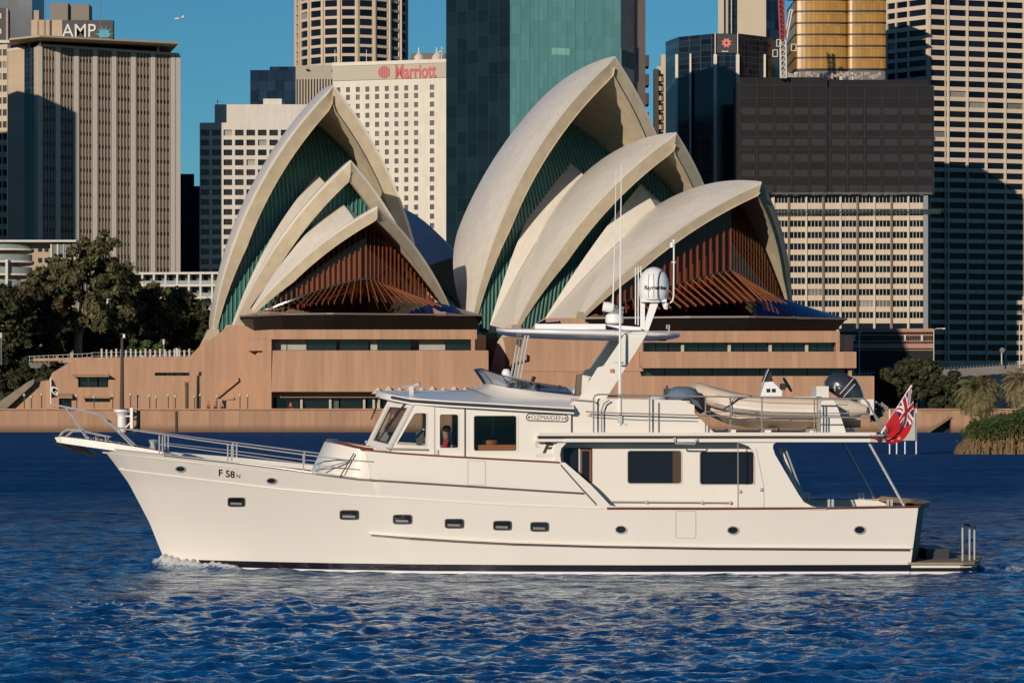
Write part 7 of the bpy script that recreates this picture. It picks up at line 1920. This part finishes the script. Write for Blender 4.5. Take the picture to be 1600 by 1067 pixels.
for k in range(3): mb.tube([c, c + q @ Vector((.16 * math.cos(k * 2.1), .16 * math.sin(k * 2.1), 0))], .018, 5)
mb.tube([c, at(1219, 608, CY - .05)], .045, 6); mb.box(at(1223, 604, CY - .05), (.12, .14, .14)); mb.build('steering_wheel', M['black'], td)
mb = MB(); mb.box2(at(1275.5, 623, CY - .5), at(1287, 604, CY + .5)); mb.build('seat_back', M['hypalon_white'], td)
mb = MB(); mb.box2(at(1240, 628, CY - .5), at(1276, 620, CY + .5)); mb.build('seat', M['hypalon_white'], td)
# its outboard motor: cowl, stripes, leg, propeller
M['cowl'] = mat('charcoal_cowl', (.055, .063, .078), .22, .4, var=.1, coat=.6)
ax = [(1338, 634, .10, .18), (1330, 626, .20, .32), (1321, 617, .26, .43), (1318, 606, .28, .43), (1319, 596, .25, .36), (1321, 588, .17, .24), (1321, 584.5, .04, .06)]
G = []
for px, py, w, l in ax:
    c = at(px, py, CY); G.append([c + Vector((l * math.cos(a) * 1.02, w * math.sin(a), -l * math.cos(a) * .30)) for a in [2 * math.pi * j / 20 for j in range(20)]])
mb = MB(); mb.loft(G, True, True, True); cw = mb.build('outboard_cowl', M['cowl'], td, smooth=True)
for a, b, w in (((1312, 616), (1333, 592), .03), ((1318, 620), (1336, 600), .02)):
    mb = MB(); mb.bar(at(*a, CY - .275), at(*b, CY - .255), .02, w, up=(0, 1, 0)); mb.build('cowl_stripe', M['faint'], cw)
mb = MB(); mb.prism([at(1302, 604, CY - .285), at(1306, 598, CY - .28), at(1305, 612, CY - .285)], (0, .01, 0)); mb.build('cowl_mark', M['faint'], cw)
mb = MB(); mb.loft([[at(px + dx, py + dx * .55, CY - w), at(px - dx, py - dx * .55, CY - w), at(px - dx, py - dx * .55, CY + w), at(px + dx, py + dx * .55, CY + w)] for px, py, dx, w in ((1322, 624, 12, .2), (1344, 628, 12, .16), (1356, 632, 12, .11), (1370, 642, 10, .09), (1378, 648, 5, .06))], True, True, True); mb.build('outboard_leg', M['cowl'], td)
mb = MB(); mb.tube([at(1362, 656, CY), at(1378, 634, CY)], [.09, .05], 8); mb.prism([at(1358, 660, CY - .02), at(1369, 645, CY - .02), at(1376, 640, CY - .02), at(1380, 650, CY - .02)], (0, .04, 0)); mb.box(at(1366, 640, CY), (.35, .3, .03), Matrix.Rotation(.6, 3, 'Y')); mb.build('gearcase', M['black'], td)
mb = MB(); c = at(1378, 640, CY)
for k in range(3):
    a = 2.1 * k + .4; d = Vector((.5 * math.sin(a), math.cos(a), .7 * math.sin(a))).normalized(); s_ = Vector((.06, .02, -.05))
    mb.prism([c - s_, c + d * .17 - s_ * 1.6, c + d * .19 + s_, c + s_], (.01, .01, .02))
mb.build('propeller', M['steel'], td)
mb = MB(); mb.tube([at(1340, 640, CY - .3), at(1352, 628, CY - .2)], .04, 6); mb.tube([at(1348, 645, CY - .25), at(1370, 628, CY - .2)], .03, 6); mb.build('tilt_bracket', M['steel'], td)
# cradle chocks under the tender (fixed to the yacht)
for px in (1112, 1145, 1200, 1270, 1330):
    mb = MB(); mb.prism([at(px - 5, 679, CY - .7), at(px - 5, 670, CY - .7), at(px + 5, 670, CY - .7), at(px + 5, 679, CY - .7)], (0, 1.4, 0)); mb.build('cradle', M['gel'], boat)
mb = MB(); mb.tube([at(1130, 640, CY - 1.1), at(1155, 622, CY - 1.1), at(1175, 619, CY - 1.0)], .016, 5); mb.build('lashing', M['black'], boat)
# covered gear beside it
g1 = thing('covered_grill', 'rounded grill under a blue grey cover on the upper deck ahead of the tender', 'grill', at(1066, 625, CY - 1))
mb = MB(); mb.lathe([(.26, 0), (.36, .04), (.38, .14), (.30, .25), (.16, .30), (0, .31)], at(1066, 625.5, CY - 1), 18); mb.build('cover', mat('blue_grey_cover', (.10, .155, .225), .7, var=.25, scale=5, bump=.4, bscale=10), g1, smooth=True)
mb = MB(); mb.prism([at(1078, 622, CY - 1.3), at(1090, 626, CY - 1.3), at(1100, 643, CY - 1.3), at(1096, 646, CY - 1.3), at(1084, 634, CY - 1.3)], (0, .6, 0)); mb.build('skirt', mat('slate_cover', (.07, .085, .11), .8, var=.3), g1)
g2 = thing('jerry_can', 'dark green jerry can standing on the upper deck beside the covered grill', 'can', at(1043, 625, CY - 1))
mb = MB(); mb.box2(at(1038, 625.5, CY - 1.15), at(1048, 607, CY - .85)); mb.build('can', mat('dark_green_can', (.012, .035, .030), .5), g2); mb = MB(); mb.box(at(1042, 604.5, CY - 1), (.04, .05, .07)); mb.build('cap', M['black'], g2)
g3 = thing('folded_cover', 'pale folded cover lying on the upper deck rail side of the can', 'cover', at(1024, 625, CY - 1.2))
mb = MB(); mb.lathe([(.2, 0), (.22, .06), (.14, .12), (0, .13)], at(1026, 626, CY - 1.2), 12); mb.build('cloth', mat('pale_grey_cloth', (.40, .40, .42), .8, bump=.4, bscale=12), g3, smooth=True)
